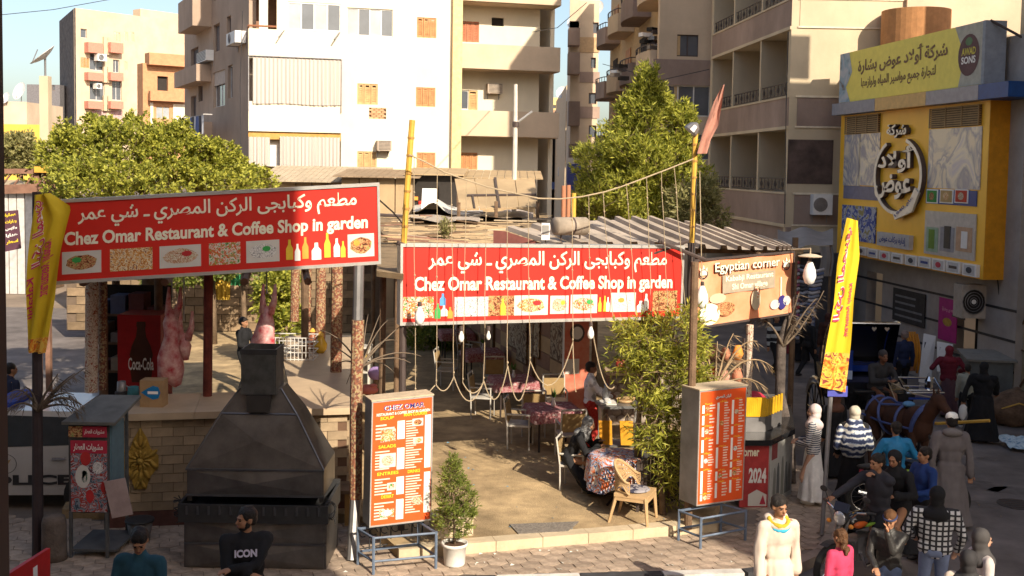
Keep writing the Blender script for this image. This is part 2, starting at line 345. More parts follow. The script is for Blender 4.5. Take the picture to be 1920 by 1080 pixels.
b = MB(); p = G(832, 1022, .12); b.box((p.x + .1, p.y + .1, .26), (.55, .3, .5), Matrix.Rotation(R(18), 3, 'Z')); b.box((p.x + .1, p.y + .1, .53), (.6, .34, .05), Matrix.Rotation(R(18), 3, 'Z'))
solo(b, 'stone_block', stonem, 'low cream stone block at the left end of the entrance step behind the potted shrub', 'block')
# ================================================================ walls with real openings
def wallh(mb, fr, u0, u1, z0, z1, holes, th=.25):
    us = sorted({u0, u1, *[min(max(h[i], u0), u1) for h in holes for i in (0, 1)]})
    for a, c in zip(us, us[1:]):
        if c - a < 1e-4: continue
        mid = (a + c) / 2; hs = sorted([(max(h[2], z0), min(h[3], z1)) for h in holes if h[0] < mid < h[1]]); z = z0
        for s, e in hs:
            if s > z: mb.fb(fr, a, c, z, s, -th, 0)
            z = max(z, e)
        if z < z1: mb.fb(fr, a, c, z, z1, -th, 0)
def rectuz(fr, x0, y0, x1, y1, n=0.0):
    a = fr.uz(x0, y0, n); c = fr.uz(x1, y1, n); d = fr.uz(x0, y1, n); e = fr.uz(x1, y0, n)
    return (min(a[0], c[0]), max(a[0], c[0]), (c[1] + d[1]) / 2, (a[1] + e[1]) / 2)
def shutter(fr, u0, u1, z0, z1, parent, m, leaves=3, n=0.02):
    w_ = (u1 - u0) / leaves
    for k in range(leaves):
        f = MB(); a = u0 + k * w_ + .01; c = a + w_ - .02
        f.fb(fr, a, a + .06, z0, z1, n - .05, n); f.fb(fr, c - .06, c, z0, z1, n - .05, n); f.fb(fr, a + .061, c - .061, z0, z0 + .07, n - .05, n); f.fb(fr, a + .061, c - .061, z1 - .07, z1, n - .05, n)
        s = f.build('shutter', m, parent); q = MB()
        shutter_slats(fr, q, a, c, z0, z1, n); q.build('louvre_slats', m, s, kind='stuff')
    return s
def shutter_slats(fr, q, a_, c_, z0, z1, n):
    leaves = 1; w_ = 0; u0 = a_; k = int((z1 - z0 - .14) / .075)
    for l in (0,):
        a = a_ + .062; c = c_ - .062
        for i in range(k):
            z = z0 + .075 + i * .075; q.hexa([fr.pt(a, z, n - .01), fr.pt(c, z, n - .01), fr.pt(c, z + .02, n - .045), fr.pt(a, z + .02, n - .045), fr.pt(a, z + .012, n - .01), fr.pt(c, z + .012, n - .01), fr.pt(c, z + .07, n - .045), fr.pt(a, z + .07, n - .045)])
def window(fr, u0, u1, z0, z1, parent, panes=2, fm=None, gm=None, n=-.06, t=.05):
    fm = fm or winf; gm = gm or gls; f = MB()
    f.fb(fr, u0, u1, z0, z0 + t, n - .04, n); f.fb(fr, u0, u1, z1 - t, z1, n - .04, n); w_ = (u1 - u0) / panes
    for k in range(panes + 1): c = u0 + k * w_; f.fb(fr, max(u0, c - t / 2), min(u1, c + t / 2), z0 + t, z1 - t, n - .04, n)
    s = f.build('window', fm, parent)
    for k in range(panes): m = MB(); m.fb(fr, u0 + k * w_ + t / 2, u0 + (k + 1) * w_ - t / 2, z0 + t, z1 - t, n - .03, n - .022); m.build('pane', (gm[k % len(gm)] if isinstance(gm, list) else gm), s)
    return s
def ac_unit(fr, u0, u1, z0, z1, label, dep=.35, n=0.0, fan=False, style='white'):
    c = fr.pt((u0 + u1) / 2, z0, n + dep / 2); t = thing('air_conditioner', label, 'air conditioner', c)
    m = MB(); m.fb(fr, u0, u1, z0, z1, n + .03, n + dep); m.build('casing', white_p if style == 'white' else mat('dirty_tan_casing', (.4, .32, .25), r=.7), t)
    g_ = MB(); k = 7
    if fan:
        cx = u0 + (u1 - u0) * .38; r_ = min((z1 - z0) * .42, (u1 - u0) * .35)
        q = [fr.pt(cx + r_ * math.cos(a), (z0 + z1) / 2 + r_ * math.sin(a), n + dep + .003) for a in [i * math.pi / 9 for i in range(18)]]; g_.poly(q)
        for i in range(4): rr = r_ * (1 - i * .24); g_.tube([fr.pt(cx + rr * math.cos(a), (z0 + z1) / 2 + rr * math.sin(a), n + dep + .015) for a in [j * math.pi / 9 for j in range(19)]], .008, 4)
        g_.build('fan_grille', grey_m, t)
    else:
        for i in range(k): z = z0 + (z1 - z0) * (i + .8) / (k + .6); g_.fb(fr, u0 + .05, u1 - .05, z, z + (z1 - z0) * .05, n + dep, n + dep + .012)
        g_.build('grille', mat('grille_dark', (.1, .09, .08), r=.6), t)
    br = MB()
    for u in (u0 + .06, u1 - .09): br.fb(fr, u, u + .03, z0 - .03, z0, n, n + dep); br.fb(fr, u, u + .03, z0 - .25, z0 - .03, n, n + .03)
    br.build('bracket', grey_m, t); return t
def cloth_sheet(fr, u0, u1, z0, z1, n, m, parent=None, name='curtain', amp=.05, waves=14, sag=.0, seed=0):
    b = MB(); nu, nz_ = waves * 6, 8; rn = random.Random(seed); ph = [rn.uniform(0, 6) for _ in range(3)]
    vs = []
    for j in range(nz_ + 1):
        for i in range(nu + 1):
            a = i / nu; v = j / nz_; off = amp * (math.sin(a * waves * 2 * math.pi + .5 * math.sin(a * 11 + ph[0])) + .5 * math.sin(a * waves * .37 * 6.28 + ph[1] + v)) * (.55 + .45 * (1 - v))
            z = z0 + (z1 - z0) * v + (sag * math.sin(a * 9 + ph[2]) * (1 - v)) - .03 * abs(math.sin(a * waves * math.pi)) * v
            vs.append(fr.pt(u0 + (u1 - u0) * a, z, n + off))
    b._a(vs, [(j * (nu + 1) + i, j * (nu + 1) + i + 1, (j + 1) * (nu + 1) + i + 1, (j + 1) * (nu + 1) + i) for j in range(nz_) for i in range(nu)])
    return b, b
def dish(c, r, label, d=(-.5, -.8, .35), group='satellite dishes on the roofs'):
    t = thing('satellite_dish', label, 'dish', c, group); q = V(d).to_track_quat('Z', 'Y').to_matrix(); m = MB(); cc = V(c) + V((0, 0, r * 1.2))
    prof = [(r * k / 5, r * .28 * (k / 5) ** 2) for k in range(6)]; m.lathe([(max(.01, a), z) for a, z in prof] + [(r * .98, r * .25), (.01, -.03)], cc, 14, M=q); m.build('reflector', white_p, t)
    m = MB(); m.tube([c, cc], .04, 6); m.tube([cc + q @ V((0, -r * .9, r * .2)), cc + q @ V((0, 0, r * .7))], .02, 4); m.build('mast', grey_m, t); return t
# ================================================================ main apartment block
MF = frame2((-11.1, 46, 0), (-2.36, 48.3, 0)); HT = 20.0
mb_ = thing('apartment_building', 'cream apartment block with sunlit front, curtained balconies and brown shutters behind the shacks', 'building', (-6, 50, 0))
uL = 0.0; uR = MF.U(860); u64 = MF.U(640, 150)
rz = lambda a, b_, c, d, n=0.0: rectuz(MF, a, b_, c, d, n)
sh_rects = [(670, 157, 708, 196), (670, 284, 706, 318), (782, 33, 818, 71), (780, 164, 816, 200), (781, 286, 816, 318)]
H_ = [rz(*s) for s in sh_rects]; win2 = rz(651, 16, 736, 68)
patch = rz(692, 202, 724, 223)
b = MB(); wallh(b, MF, u64, uR, 0, HT, H_ + [win2, patch] + [(h[0], h[1], h[2] + 6.1 + k * 3, h[3] + 6.1 + k * 3) for h in H_[2:3] for k in range(2)], .3)
b.build('wall', plaster_w, mb_)
b = MB(); b.fb(MF, patch[0], patch[1], patch[2], patch[3], -.25, -.12); pw = b.build('patch_back', plaster_s, mb_)
pb = MB(); pb.box((0, 0, 0), (.2, .1, .07)); pm = pb.mesh('brick', mat('orange_brick', (.52, .30, .16), var=.2, rnd=.2))
rw = 0; z = patch[2] + .04
while z < patch[3]:
    u = patch[0] + .1 + (rw % 2) * .1
    while u < patch[1]: o = link('brick', pm, mb_, MF.pt(u, z, -.06)); o.rotation_euler = (0, 0, math.atan2(MF.u.y, MF.u.x)); u += .22
    z += .085; rw += 1
for i, h in enumerate(H_): shutter(MF, h[0], h[1], h[2], h[3], mb_, shut if i > 1 else shut2, 3, -.03)
window(MF, *win2, mb_, 4, winf, [gls_b, gls])
# balcony stack at the left (enclosed, projecting .9 m)
BP = Fr(MF.pt(0, 0, .9), MF.u.to_tuple()); br_ = lambda a, b_, c, d: rectuz(BP, a, b_, c, d)
bL = BP.U(466, 150); bR = BP.U(640, 150)
zz = [(br_(466, 57, 640, 107)), (br_(466, 192, 640, 243))]
b = MB()
b.fb(MF, 0, u64, 0, HT, -1.5, -1.2)
for zc in (zz[0][2], zz[1][2], zz[0][2] + 3.05, zz[0][2] + 6.1): b.fb(MF, bL, bR, zc - .02, zc + .12, -1.2, .88)
b.build('balcony_wall', plaster_w, mb_)
for k, zq in enumerate([zz[0], zz[1], (0, 0, zz[0][2] + 3.05, zz[0][3] + 3.05), (0, 0, zz[0][2] + 6.1, zz[0][3] + 6.1)]):
    p = MB(); p.fb(BP, bL, bR, zq[2] - .1, zq[3], -.12, .0); p.fb(BP, bL, bL + .12, zq[2] - .1, zq[3], -1.0, -.121); p.build('balcony_parapet', plaster_w, mb_)
w1 = br_(540, 5, 638, 58); window(BP, w1[0], w1[1], w1[2], w1[3], mb_, 4, winf, [gls_b, gls], n=-.03, t=.06)
b = MB(); b.fb(BP, w1[1], bR, zz[0][3], zz[0][3] + 2.1, -.12, 0); b.fb(BP, w1[0] - .45, w1[0], zz[0][3], zz[0][3] + 2.1, -.12, 0); b.fb(BP, w1[0] - .45, bR, w1[3], zz[0][2] + 2.95, -.12, -.003)
u_ = BP.U(486, 30); b.fb(BP, u_, u_ + .35, zz[0][3], zz[0][3] + 2.0, -.35, -.05); b.build('balcony_pillar', plaster_w, mb_)
b = MB(); b.tube([BP.pt(bL, zz[0][3] + .12, -.06), BP.pt(w1[0] - .45, zz[0][3] + .12, -.06)], .04, 6); b.tube([BP.pt(bL, zz[0][3] + .12, -.06), BP.pt(bL, zz[0][3] + .12, -1)], .04, 6); b.build('handrail', mat('rail_brown', (.25, .1, .05)), mb_)
b = MB(); b.fb(MF, bL + .3, bL + 2.6, zz[0][3] - .5, zz[0][3] + 1.8, -1.19, -1.1); b.build('balcony_door', mat('door_brown', (.3, .16, .1)), mb_)
c1 = br_(474, 110, 641, 196); p_, _ = cloth_sheet(BP, c1[0], c1[1], c1[2], c1[3], .06, None, waves=22, amp=.03, sag=.02, seed=1); p_.build('curtain', curt, mb_, True)
for x0, x1, s in ((466, 506, 2), (525, 637, 3)): c2 = br_(x0, 256, x1, 312); p_, _ = cloth_sheet(BP, c2[0], c2[1], c2[2], c2[3], .0, None, waves=8 if s == 2 else 17, amp=.03, sag=.02, seed=s); p_.build('curtain', curt, mb_, True)
b = MB(); r_ = br_(506, 264, 525, 312); b.fb(BP, r_[0], r_[1], r_[2], r_[3], -.5, -.45); b.build('laundry_sheet', white_p, mb_)
b = MB(); q = zz[1]; b.fb(BP, bL, bR, q[2] - .42, q[2] - .12, -.9, -.1); b.build('soffit_beam', mat('ochre_soffit', (.5, .28, .08)), mb_)
b = MB()
for q in ((c1[3], bL), (c1[3], bR)): b.tube([BP.pt(q[1], c1[2] - .3, .05), BP.pt(q[1], c1[3] + .02, .05)], .025, 5)
b.tube([BP.pt(bL, c1[3] + .04, .06), BP.pt(bR, c1[3] + .04, .06)], .03, 5)
for px in (533, 637, 636): u = BP.U(px, 60); b.tube([BP.pt(u, zz[0][3] - .02, .0), BP.pt(u - .25, zz[0][3] - .35, .35)], .025, 5)
b.build('curtain_rod', grey_m, mb_)
# right wing with open balconies
pil = rz(848, 0, 862, 300)
b = MB(); b.fb(MF, pil[0], pil[1], 0, HT, 0.002, .25); b.build('pilaster', mat('ochre_plaster', (.68, .5, .26), r=.9), mb_)
uW = MF.U(1003); wf = Fr(MF.pt(0, 0, -1.3), MF.u.to_tuple()); wz = lambda a, b_, c, d: rectuz(wf, a, b_, c, d)
wh = [wz(864, 40, 898, 79), wz(922, 33, 945, 49), wz(862, 169, 895, 206), wz(861, 286, 895, 318)]
b = MB(); wallh(b, wf, uR, wf.U(1004), 0, HT, wh, .25); b.fb(MF, uW + .9, uW + 1.1, 0, HT, -12, -1.3); b.build('wall', plaster_w, mb_)
for i, h in enumerate(wh):
    if i in (0, 3): shutter(wf, *h, mb_, shut if i else mat('red_brown_shutter', (.45, .17, .09), r=.7), 3, -.03)
    if i == 1: m = MB(); m.fb(wf, h[0], h[1], h[2], h[3], -.24, -.2); m.build('vent_opening', dark, mb_)
    if i == 2: window(wf, h[0], (h[0] + h[1]) / 2, h[2], h[3], mb_, 1); shutter(wf, (h[0] + h[1]) / 2, h[1], h[2], h[3], mb_, shut2, 1, -.03)
for y0, y1 in ((84, 130), (208, 256), (-45, 4)):
    q = rz(862, y0, 1006, y1, .0); p = MB(); p.fb(MF, uR, uW + 1.0, q[2], q[3], -.12, 0.0); p.fb(MF, uR, uW + 1.0, q[2] - .02, q[2] + .14, -1.3, -.121); p.fb(MF, uW + .88, uW + 1.0, q[2] + .141, q[3], -1.3, -.121); p.build('balcony_parapet', plaster, mb_)
b = MB(); b.fb(MF, 0, uW, HT, HT + .2, -12, .3); b.fb(MF, 0, uW + 1, 0, HT, -12.2, -12); b.build('roof', plaster, mb_)
ac_unit(MF, *rz(705, 264, 731, 283), 'rusty window air conditioner on the white wall of the cream block', .5, 0.0, style='tan')
q = wz(911, 158, 938, 176); ac_unit(wf, *q, 'dark window air conditioner inside the shaded balcony of the cream block', .4, 0, style='tan')
# shaded side of the block
c0 = V((-11.1, 46, 0)); sd = V((-.447, .894, 0)); SF = Fr(c0 + sd * 15, (-sd.x, -sd.y))
sz = lambda a, b_, c, d, n=0.0: rectuz(SF, a, b_, c, d, n)
sw = [sz(400, 45, 412, 97), sz(425, 30, 433, 82), sz(400, 133, 422, 200), sz(427, 122, 436, 184), sz(358, 90, 372, 135), sz(358, 180, 368, 235), sz(352, 0, 364, 30), sz(372, 160, 380, 190), sz(425, -60, 433, -8), sz(400, -50, 412, 0)]
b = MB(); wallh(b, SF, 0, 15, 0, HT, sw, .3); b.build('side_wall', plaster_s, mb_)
for i, h in enumerate(sw): window(SF, h[0], h[1], h[2], h[3], mb_, 1 if h[1] - h[0] < 1.2 else 2, winf if i in (2, 3) else mat('brown_frame', (.2, .13, .1)), gls, n=-.14)
h = sw[2]; b = MB(); b.fb(SF, h[0], h[1], (h[2] + h[3]) / 2 + .2, h[3], -.1, -.06); b.build('roller_blind', mat('blind_beige', (.5, .42, .36)), mb_)
for a in ((368, 0, 397, 58, .9), (352, 130, 396, 160, .7), (356, 232, 398, 262, .9)):
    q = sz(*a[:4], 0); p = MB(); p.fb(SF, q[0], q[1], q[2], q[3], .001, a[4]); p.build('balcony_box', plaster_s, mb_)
rc = random.Random(5)
cl = [mat('laundry_%s' % n_, c) for n_, c in (('white', (.6, .6, .62)), ('blue', (.1, .14, .3)), ('dark', (.06, .06, .07)))]
q = sz(362, 218, 398, 245, .9); lt = thing('laundry_line', 'washing hung out on the shaded side of the cream block above the tree', 'laundry', SF.pt(q[0], q[2], 1))
m = MB(); m.tube([SF.pt(q[0], q[3], 1.2), SF.pt(q[1], q[3], 1.2)], .012, 4); m.tube([SF.pt(q[0], q[3], .9), SF.pt(q[0], q[3], 1.3)], .03, 4); m.tube([SF.pt(q[1], q[3], .9), SF.pt(q[1], q[3], 1.3)], .03, 4); m.build('line', grey_m, lt)
u = q[0] + .1; i = 0
while u < q[1] - .4: w2 = rc.uniform(.3, .6); p_, _ = cloth_sheet(SF, u, u + w2, q[3] - rc.uniform(.7, 1.3), q[3], 1.2, None, waves=2, amp=.03, seed=i); p_.build('cloth', cl[i % 3], lt, True); u += w2 + .1; i += 1
ac_unit(SF, *sz(384, 98, 402, 117), 'small white air conditioner halfway up the shaded side wall of the cream block', .4)
ac_unit(SF, *sz(446, 62, 463, 84), 'white air conditioner beside the corner of the cream block, high up', .5, fan=True)
# ================================================================ far left buildings
LB = Fr((-45.8, 115, 0), (.643, .766)); lb = thing('apartment_building', 'far pale yellow apartment block with pink balconies and a side wall coloured dark for shade', 'building', (-42, 120, 0))
lz = lambda a, b_, c, d, n=0.0: rectuz(LB, a, b_, c, d, n)
topz = LB.uz(143, 15)[1]
wn = [lz(151, 54, 163, 71), lz(151, 108, 167, 127), lz(213, 60, 226, 78), lz(232, 60, 240, 78), lz(244, 60, 252, 78), lz(168, 100, 195, 132), lz(212, 112, 224, 136), lz(168, 152, 196, 188), lz(210, 152, 228, 188), lz(172, 207, 200, 236), lz(207, 207, 230, 236), lz(232, 115, 239, 132)]
b = MB(); wallh(b, LB, 0, 14.5, 0, topz, wn, .4); b.build('wall', plaster, lb)
for i, h in enumerate(wn):
    if i in (1, 2, 3, 4, 11): shutter(LB, *h, lb, shut if i == 1 else plaster_y, 2, -.02)
    elif i in (9, 10): p_, _ = cloth_sheet(LB, *h, -.1, None, waves=8, amp=.04, seed=i); p_.build('curtain', mat('pink_curtain', (.5, .33, .32)), lb, True)
    else: window(LB, *h, lb, 2 if i > 4 else 1, n=-.2)
pink = mat('pink_parapet', (.52, .22, .16), r=.9, var=.12)
for y0, y1 in ((80, 99), (136, 151), (190, 204)):
    for x0, x1 in ((167, 195), (209, 233)): q = lz(x0, y0, x1, y1, 1.0); p = MB(); p.fb(LB, q[0], q[1], q[2], q[3], .7, .85); p.fb(LB, q[0], q[0] + .15, q[2], q[3], .0, .699); p.fb(LB, q[1] - .15, q[1], q[2], q[3], 0, .699); p.fb(LB, q[0] + .151, q[1] - .151, q[2], q[2] + .15, 0, .699); p.build('balcony_parapet', pink, lb)
    q = lz(195, y0, 209, y1 + 4, .3); p = MB(); p.fb(LB, q[0], q[0] + .5, q[2], q[3] + .6, 0, .3); p.fb(LB, q[1] - .5, q[1], q[2], q[3] + .6, 0, .3); p.build('pier', plaster_y, lb)
LE = V((P(111, 40, 126).x, 126, 0)); b = MB(); b.hexa([LB.pt(-.001, 0, 0), LB.pt(-.001, 0, -.3), LE, LE + V((.3, .1, 0)), LB.pt(-.001, topz, 0), LB.pt(-.001, topz, -.3), LE + V((0, 0, topz)), LE + V((.3, .1, topz))]); b.build('side_wall', mat('shaded_side_wall', (.13, .11, .1), var=.5, sc_=2.2, bump=.4), lb)  # unlit side: its shade is put into the dark wall colour
b = MB(); b.poly([LB.pt(0, topz - .1, 0), LB.pt(14.5, topz - .1, 0), LB.pt(14.5, topz - .1, -9), LE + V((0, 0, topz - .1))]); q = lz(268, 22, 340, 36); b.fb(LB, q[0], q[1], topz - .2, topz + .9, -2, -.5); b.build('roof', plaster, lb)
ac_unit(LB, *lz(175, 102, 192, 115), 'white air conditioner on the upper pink balcony of the far pale block', .8, .1, fan=True)
ac_unit(LB, *lz(173, 157, 183, 167), 'white air conditioner on the middle pink balcony of the far pale block', .8, .1, fan=True)
BB = Fr((P(268, 200, 96).x, 96, 0), (.8, .6)); bb_ = thing('brick_building', 'unfinished orange brick house in front of the far pale block', 'building', BB.pt(4, 0, -3))
bz = lambda a, b_, c, d, n=0.0: rectuz(BB, a, b_, c, d, n)
obr = mat('orange_brickwork', (.48, .25, .13), r=.95, var=.14, sc_=3, bump=.4, bs=30)
tz = BB.uz(268, 118)[1]; h1, h2 = bz(295, 143, 315, 170), bz(293, 200, 318, 223)
b = MB(); wallh(b, BB, 0, 8, 0, tz, [h1, h2], .4); b.fb(BB, 0, .3, 0, tz, -1.5, -.401); b.build('wall', obr, bb_)
q = bz(280, 101, 352, 123, .8); b = MB(); b.fb(BB, q[0], q[1], q[2], q[3] , -.4, .8); b.build('upper_parapet', obr, bb_)
q = bz(282, 172, 352, 190, .8); b = MB(); b.fb(BB, q[0], q[1], q[2], q[3], .3, .8); b.build('lower_parapet', obr, bb_)
q = bz(282, 194, 352, 240, .1); b = MB(); b.fb(BB, q[0], h2[0] - .3, q[2], q[3], 0.001, .1); b.build('plaster_band', plaster_w, bb_); b = MB(); b.fb(BB, h2[1] + .3, q[1], q[2], q[3], 0.001, .1); b.build('plaster_band', plaster_w, bb_)
b = MB(); b.fb(BB, h1[0], h1[1], h1[2], h1[3], -.39, -.3); b.build('opening', dark, bb_); window(BB, *h2, bb_, 2, shut2, gls_b)
# grey house, beige block, yellow wall behind the dark leafy tree
def simple_block(name, label, x0, x1, ytop, Y, m, dep=8, u=(1, 0), cat='building', holes=(), zb=0, **k):
    a = P(x0, ytop, Y); fr = Fr((a.x, a.y, 0), u); w_ = fr.U(x1, ytop); t = thing(name, label, cat, fr.pt(w_ / 2, 0, -dep / 2), **k); hs = [rectuz(fr, *h) for h in holes]
    b = MB(); wallh(b, fr, 0, w_, zb, a.z, hs, .3); b.fb(fr, 0, .3, zb, a.z, -dep, -.301); b.fb(fr, w_ - .3, w_, zb, a.z, -dep, -.301); b.fb(fr, .301, w_ - .301, a.z - .3, a.z - .05, -dep, -.301); b.build('wall', m, t)
    for h in hs: window(fr, *h, t, 1 if h[1] - h[0] < 1 else 2, mat('brown_frame', (.2, .13, .1)), gls, n=-.12)
    return t, fr
simple_block('apartment_building', 'low dark grey house left of the far pale block', 50, 112, 158, 120, mat('grey_render', (.17, .16, .17), var=.2), 10, holes=((98, 160, 103, 170),))
t_, f_ = simple_block('apartment_building', 'low beige flat roofed building at the far left behind the yellow wall', -20, 50, 190, 100, plaster, 8)
simple_block('wall', 'long mustard yellow painted wall behind the dusty tree at the far left', -30, 96, 232, 62, mat('yellow_wall_paint', (.72, .45, .08), var=.12), .4, cat='wall')
for i, (x, y, Y, r_) in enumerate(((13, 190, 100, .55), (40, 185, 101, .85), (1120, 22, 70, .5), (1077, 48, 76, .5), (1055, 180, 92, .55), (1093, 20, 78, .45))):
    q = P(x, y, Y); dish((q.x, q.y, q.z - .4), r_, ['small dish on the beige block at the far left edge', 'large dish on the beige block next to the smaller one', 'dish on top of the sandy block right of the street gap', 'dish on the upper balcony over the street gap', 'dish above the cluttered balconies far down the street', 'highest dish left of the street gap roofline'][i])
dt = P(85, 143, 40); t = thing('concrete_pillar', 'pale concrete column carrying a dish above the left tree', 'pillar', (dt.x, dt.y, 0)); b = MB(); b.box((dt.x, dt.y, dt.z / 2), (.32, .32, dt.z)); b.build('shaft', plaster_y, t)
dish((dt.x, dt.y, dt.z), .55, 'tilted dish on the concrete column above the left tree', (-.6, -.3, .8))
# ================================================================ hotel with open loggias
HA = V((8.5, 34, 0)); hd = V((-.075, 1, 0)).normalized(); HL = 9.6; HH = 20.5
HF = Fr(HA + hd * HL, (-hd.x, -hd.y)); ht = thing('hotel_building', 'pinkish brown block with rows of open loggias and small railings', 'building', (11, 40, 0))
rail = mat('railing_dark', (.07, .05, .045), r=.6)
bands = [(3.79, 4.72), (6.84, 7.72), (9.9, 10.72), (12.95, 13.8), (16, 16.85), (19.05, HH)]
uu = [0, HF.U(1369, 300), HF.U(1420, 300), HL]
for i, (a, c) in enumerate(bands):
    m = MB(); m.fb(HF, 0, HL, a, c, -.15, 0.0); m.build('balcony_band', plaster_h, ht)
    m = MB(); m.fb(HF, 0, HL, a - .1, a, -1.6, .04); m.fb(HF, 0, HL, c, c + .06, -.17, .03); m.build('band_edge', plaster_y, ht)
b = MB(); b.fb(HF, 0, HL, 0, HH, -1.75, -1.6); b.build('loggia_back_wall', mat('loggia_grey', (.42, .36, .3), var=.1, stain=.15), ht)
for i in range(5):
    z0, z1 = bands[i][1] + .06, bands[i + 1][0] - .1
    for k, u in enumerate(uu):
        m = MB(); uc = min(max(u, .07), HL - .07); m.fb(HF, uc - .07, uc + .07, z0, z1, -1.6, -.01); m.build('pier', plaster_y, ht)
    for k in range(3):
        a, c = uu[k] + .08, uu[k + 1] - .08; r_ = thing('x', 'x', 'x') if 0 else None
        m = MB(); m.tube([HF.pt(a, z0 + .42, -.08), HF.pt(c, z0 + .42, -.08)], .02, 5); m.tube([HF.pt(a, z0 + .06, -.08), HF.pt(c, z0 + .06, -.08)], .018, 5)
        n_ = max(3, int((c - a) / .35))
        for j in range(n_):
            u = a + (j + .5) * (c - a) / n_; m.fb(HF, u - .016, u + .016, z0 + .06, z0 + .42, -.09, -.07)
            if j % 2 == 0: m.tube([HF.pt(u + .1 * math.cos(t), z0 + .24 + .09 * math.sin(t), -.08) for t in [q * math.pi / 3 for q in range(7)]], .014, 4)
            else: m.fb(HF, u - .08, u + .08, z0 + .13, z0 + .35, -.085, -.075)
        m.build('railing', rail, ht)
ZF = Fr(HA, (1, .02)); b = MB()
b.fb(ZF, 0, 8, 0, HH, -.25, 0.0); b.build('side_wall', plaster_y, ht)
for z0, z1 in ((3.79, 4.72), (6.84, 7.72), (9.9, 10.72)):
    m = MB(); m.fb(ZF, 0.2, 8, z1, z1 + .06, .001, .05); m.fb(ZF, .2, 8, z0 - .05, z0, .001, .04); m.build('cornice', mat('white_cornice', (.7, .6, .45)), ht)
    m = MB(); m.fb(ZF, .25, 8, z0 + .001, z1 - .001, .001, .02); m.build('band_face', plaster_h if z1 < 9 else plaster_y, ht)
q = rectuz(ZF, 1478, 262, 1560, 345); m = MB(); m.fb(ZF, q[0], q[1], q[2], q[3], .001, .012); m.build('dark_patch', mat('dark_mottle', (.09, .06, .05), var=.5, sc_=2), ht)  # mottled near-black rectangle on the side wall
b = MB(); b.fb(HF, 0, HL, HH - .001, HH + .2, -8, 0); b.fb(HF, -.2, 0, 0, HH, -8, -.01); b.build('roof', plaster_y, ht)
cv = MB(); cv.fb(ZF, 0, .16, 0, 3.7, .001, .1); cv.fb(HF, 0, HL, 2.9, 3.68, -.2, -.05); cv.build('ground_floor_lintel', plaster_h, ht)
for k in range(4): m = MB(); u = .3 + k * 2.4; m.fb(HF, u, u + 2.0, .0, 2.9, -1.0, -.95); m.build('roller_door', mat('brown_roller', (.17, .12, .09), var=.2), ht)
q = rectuz(ZF, 1519, 364, 1554, 402); ac_unit(ZF, *q, 'white split air conditioner on the side wall of the loggia block', .35, 0, fan=True)
# round-balconied building further down the street
RB = Fr((6.2, 44.6, 0), (.99, .12)); rb = thing('apartment_building', 'sandy block with rounded balconies behind the tall tree', 'building', (7, 50, 0))
h = [rectuz(RB, 1270, 65, 1309, 106), rectuz(RB, 1242, 160, 1330, 218), rectuz(RB, 1242, 250, 1330, 300)]
b = MB(); wallh(b, RB, RB.U(1225), RB.U(1332), 0, 17, h, .3); b.build('wall', plaster, rb)
window(RB, *h[0], rb, 2, rail, gls); window(RB, *h[1], rb, 3, winf, gls); window(RB, *h[2], rb, 3, winf, gls)
q = rectuz(RB, 1225, 112, 1332, 160); m = MB(); m.fb(RB, q[0], q[1], q[2], q[3], .001, .06); m.build('brown_band', plaster_h, rb)
RS = frame2((5.6, 66, 0), (5.95 + .35, 44.5, 0)); b = MB(); b.fb(RS, 0, 21.3, 0, 17, -.4, -.1); b.build('street_wall', mat('ochre_street_wall', (.55, .38, .2), var=.12), rb)
for zl in range(4):
    z = 3.4 + zl * 3.0
    for k, u in enumerate((19.0, 13.6, 8.2, 2.8)):
        m = MB(); pts = [RS.pt(u - 1.9, z, -.1)] + [RS.pt(u - 1.9 + 3.8 * t, z, .75 + .25 * math.sin(math.pi * t)) for t in [j / 8 for j in range(9)]] + [RS.pt(u + 1.9, z, -.1)]
        m.prism(pts, (0, 0, .12)); 
        for p0, p1 in zip(pts, pts[1:]): d = (p1 - p0).normalized(); nn = V((d.y, -d.x, 0)) * .08; m.prism([p0 + V((0, 0, .12)), p1 + V((0, 0, .12)), p1 - nn + V((0, 0, .12)), p0 - nn + V((0, 0, .12))], (0, 0, .8))
        m.build('balcony', plaster_h if k % 2 else plaster, rb)
        m = MB(); 
        for p0, p1 in zip(pts[1:], pts[2:]): m.tube([p0 + V((0, 0, 1.15)), p1 + V((0, 0, 1.15))], .03, 4); m.tube([p0 + V((0, 0, .9)), p0 + V((0, 0, 1.15))], .02, 4)
        m.build('railing', rail, rb)
        m = MB(); m.fb(RS, u - .9, u + .9, z + .15, z + 2.3, -.099, -.05); m.build('balcony_door', dark if (k + zl) % 2 else shut, rb)
rcl = random.Random(3)
for i, (x, y) in enumerate(((1215, 72), (1226, 90), (1150, 140))):
    q = P(x, y, 47); t = thing('balcony_clutter', ['metal rack and tubs stored on the balcony left of the dark shuttered window', 'dark crates stacked on the same balcony, lower pile', 'small boxes on the balcony nearer the street gap'][i], 'boxes', (q.x, q.y - .6, q.z - .3))
    for k in range(5): m = MB(); m.box((q.x + rcl.uniform(-.4, .4), q.y - .6 + rcl.uniform(-.2, .2), q.z + k * .13 - .2), (rcl.uniform(.2, .5), .3, .16), Matrix.Rotation(rcl.uniform(0, 1), 3, 'Z')); m.build('box', [dark, grey_m, white_p, rail][k % 4], t)
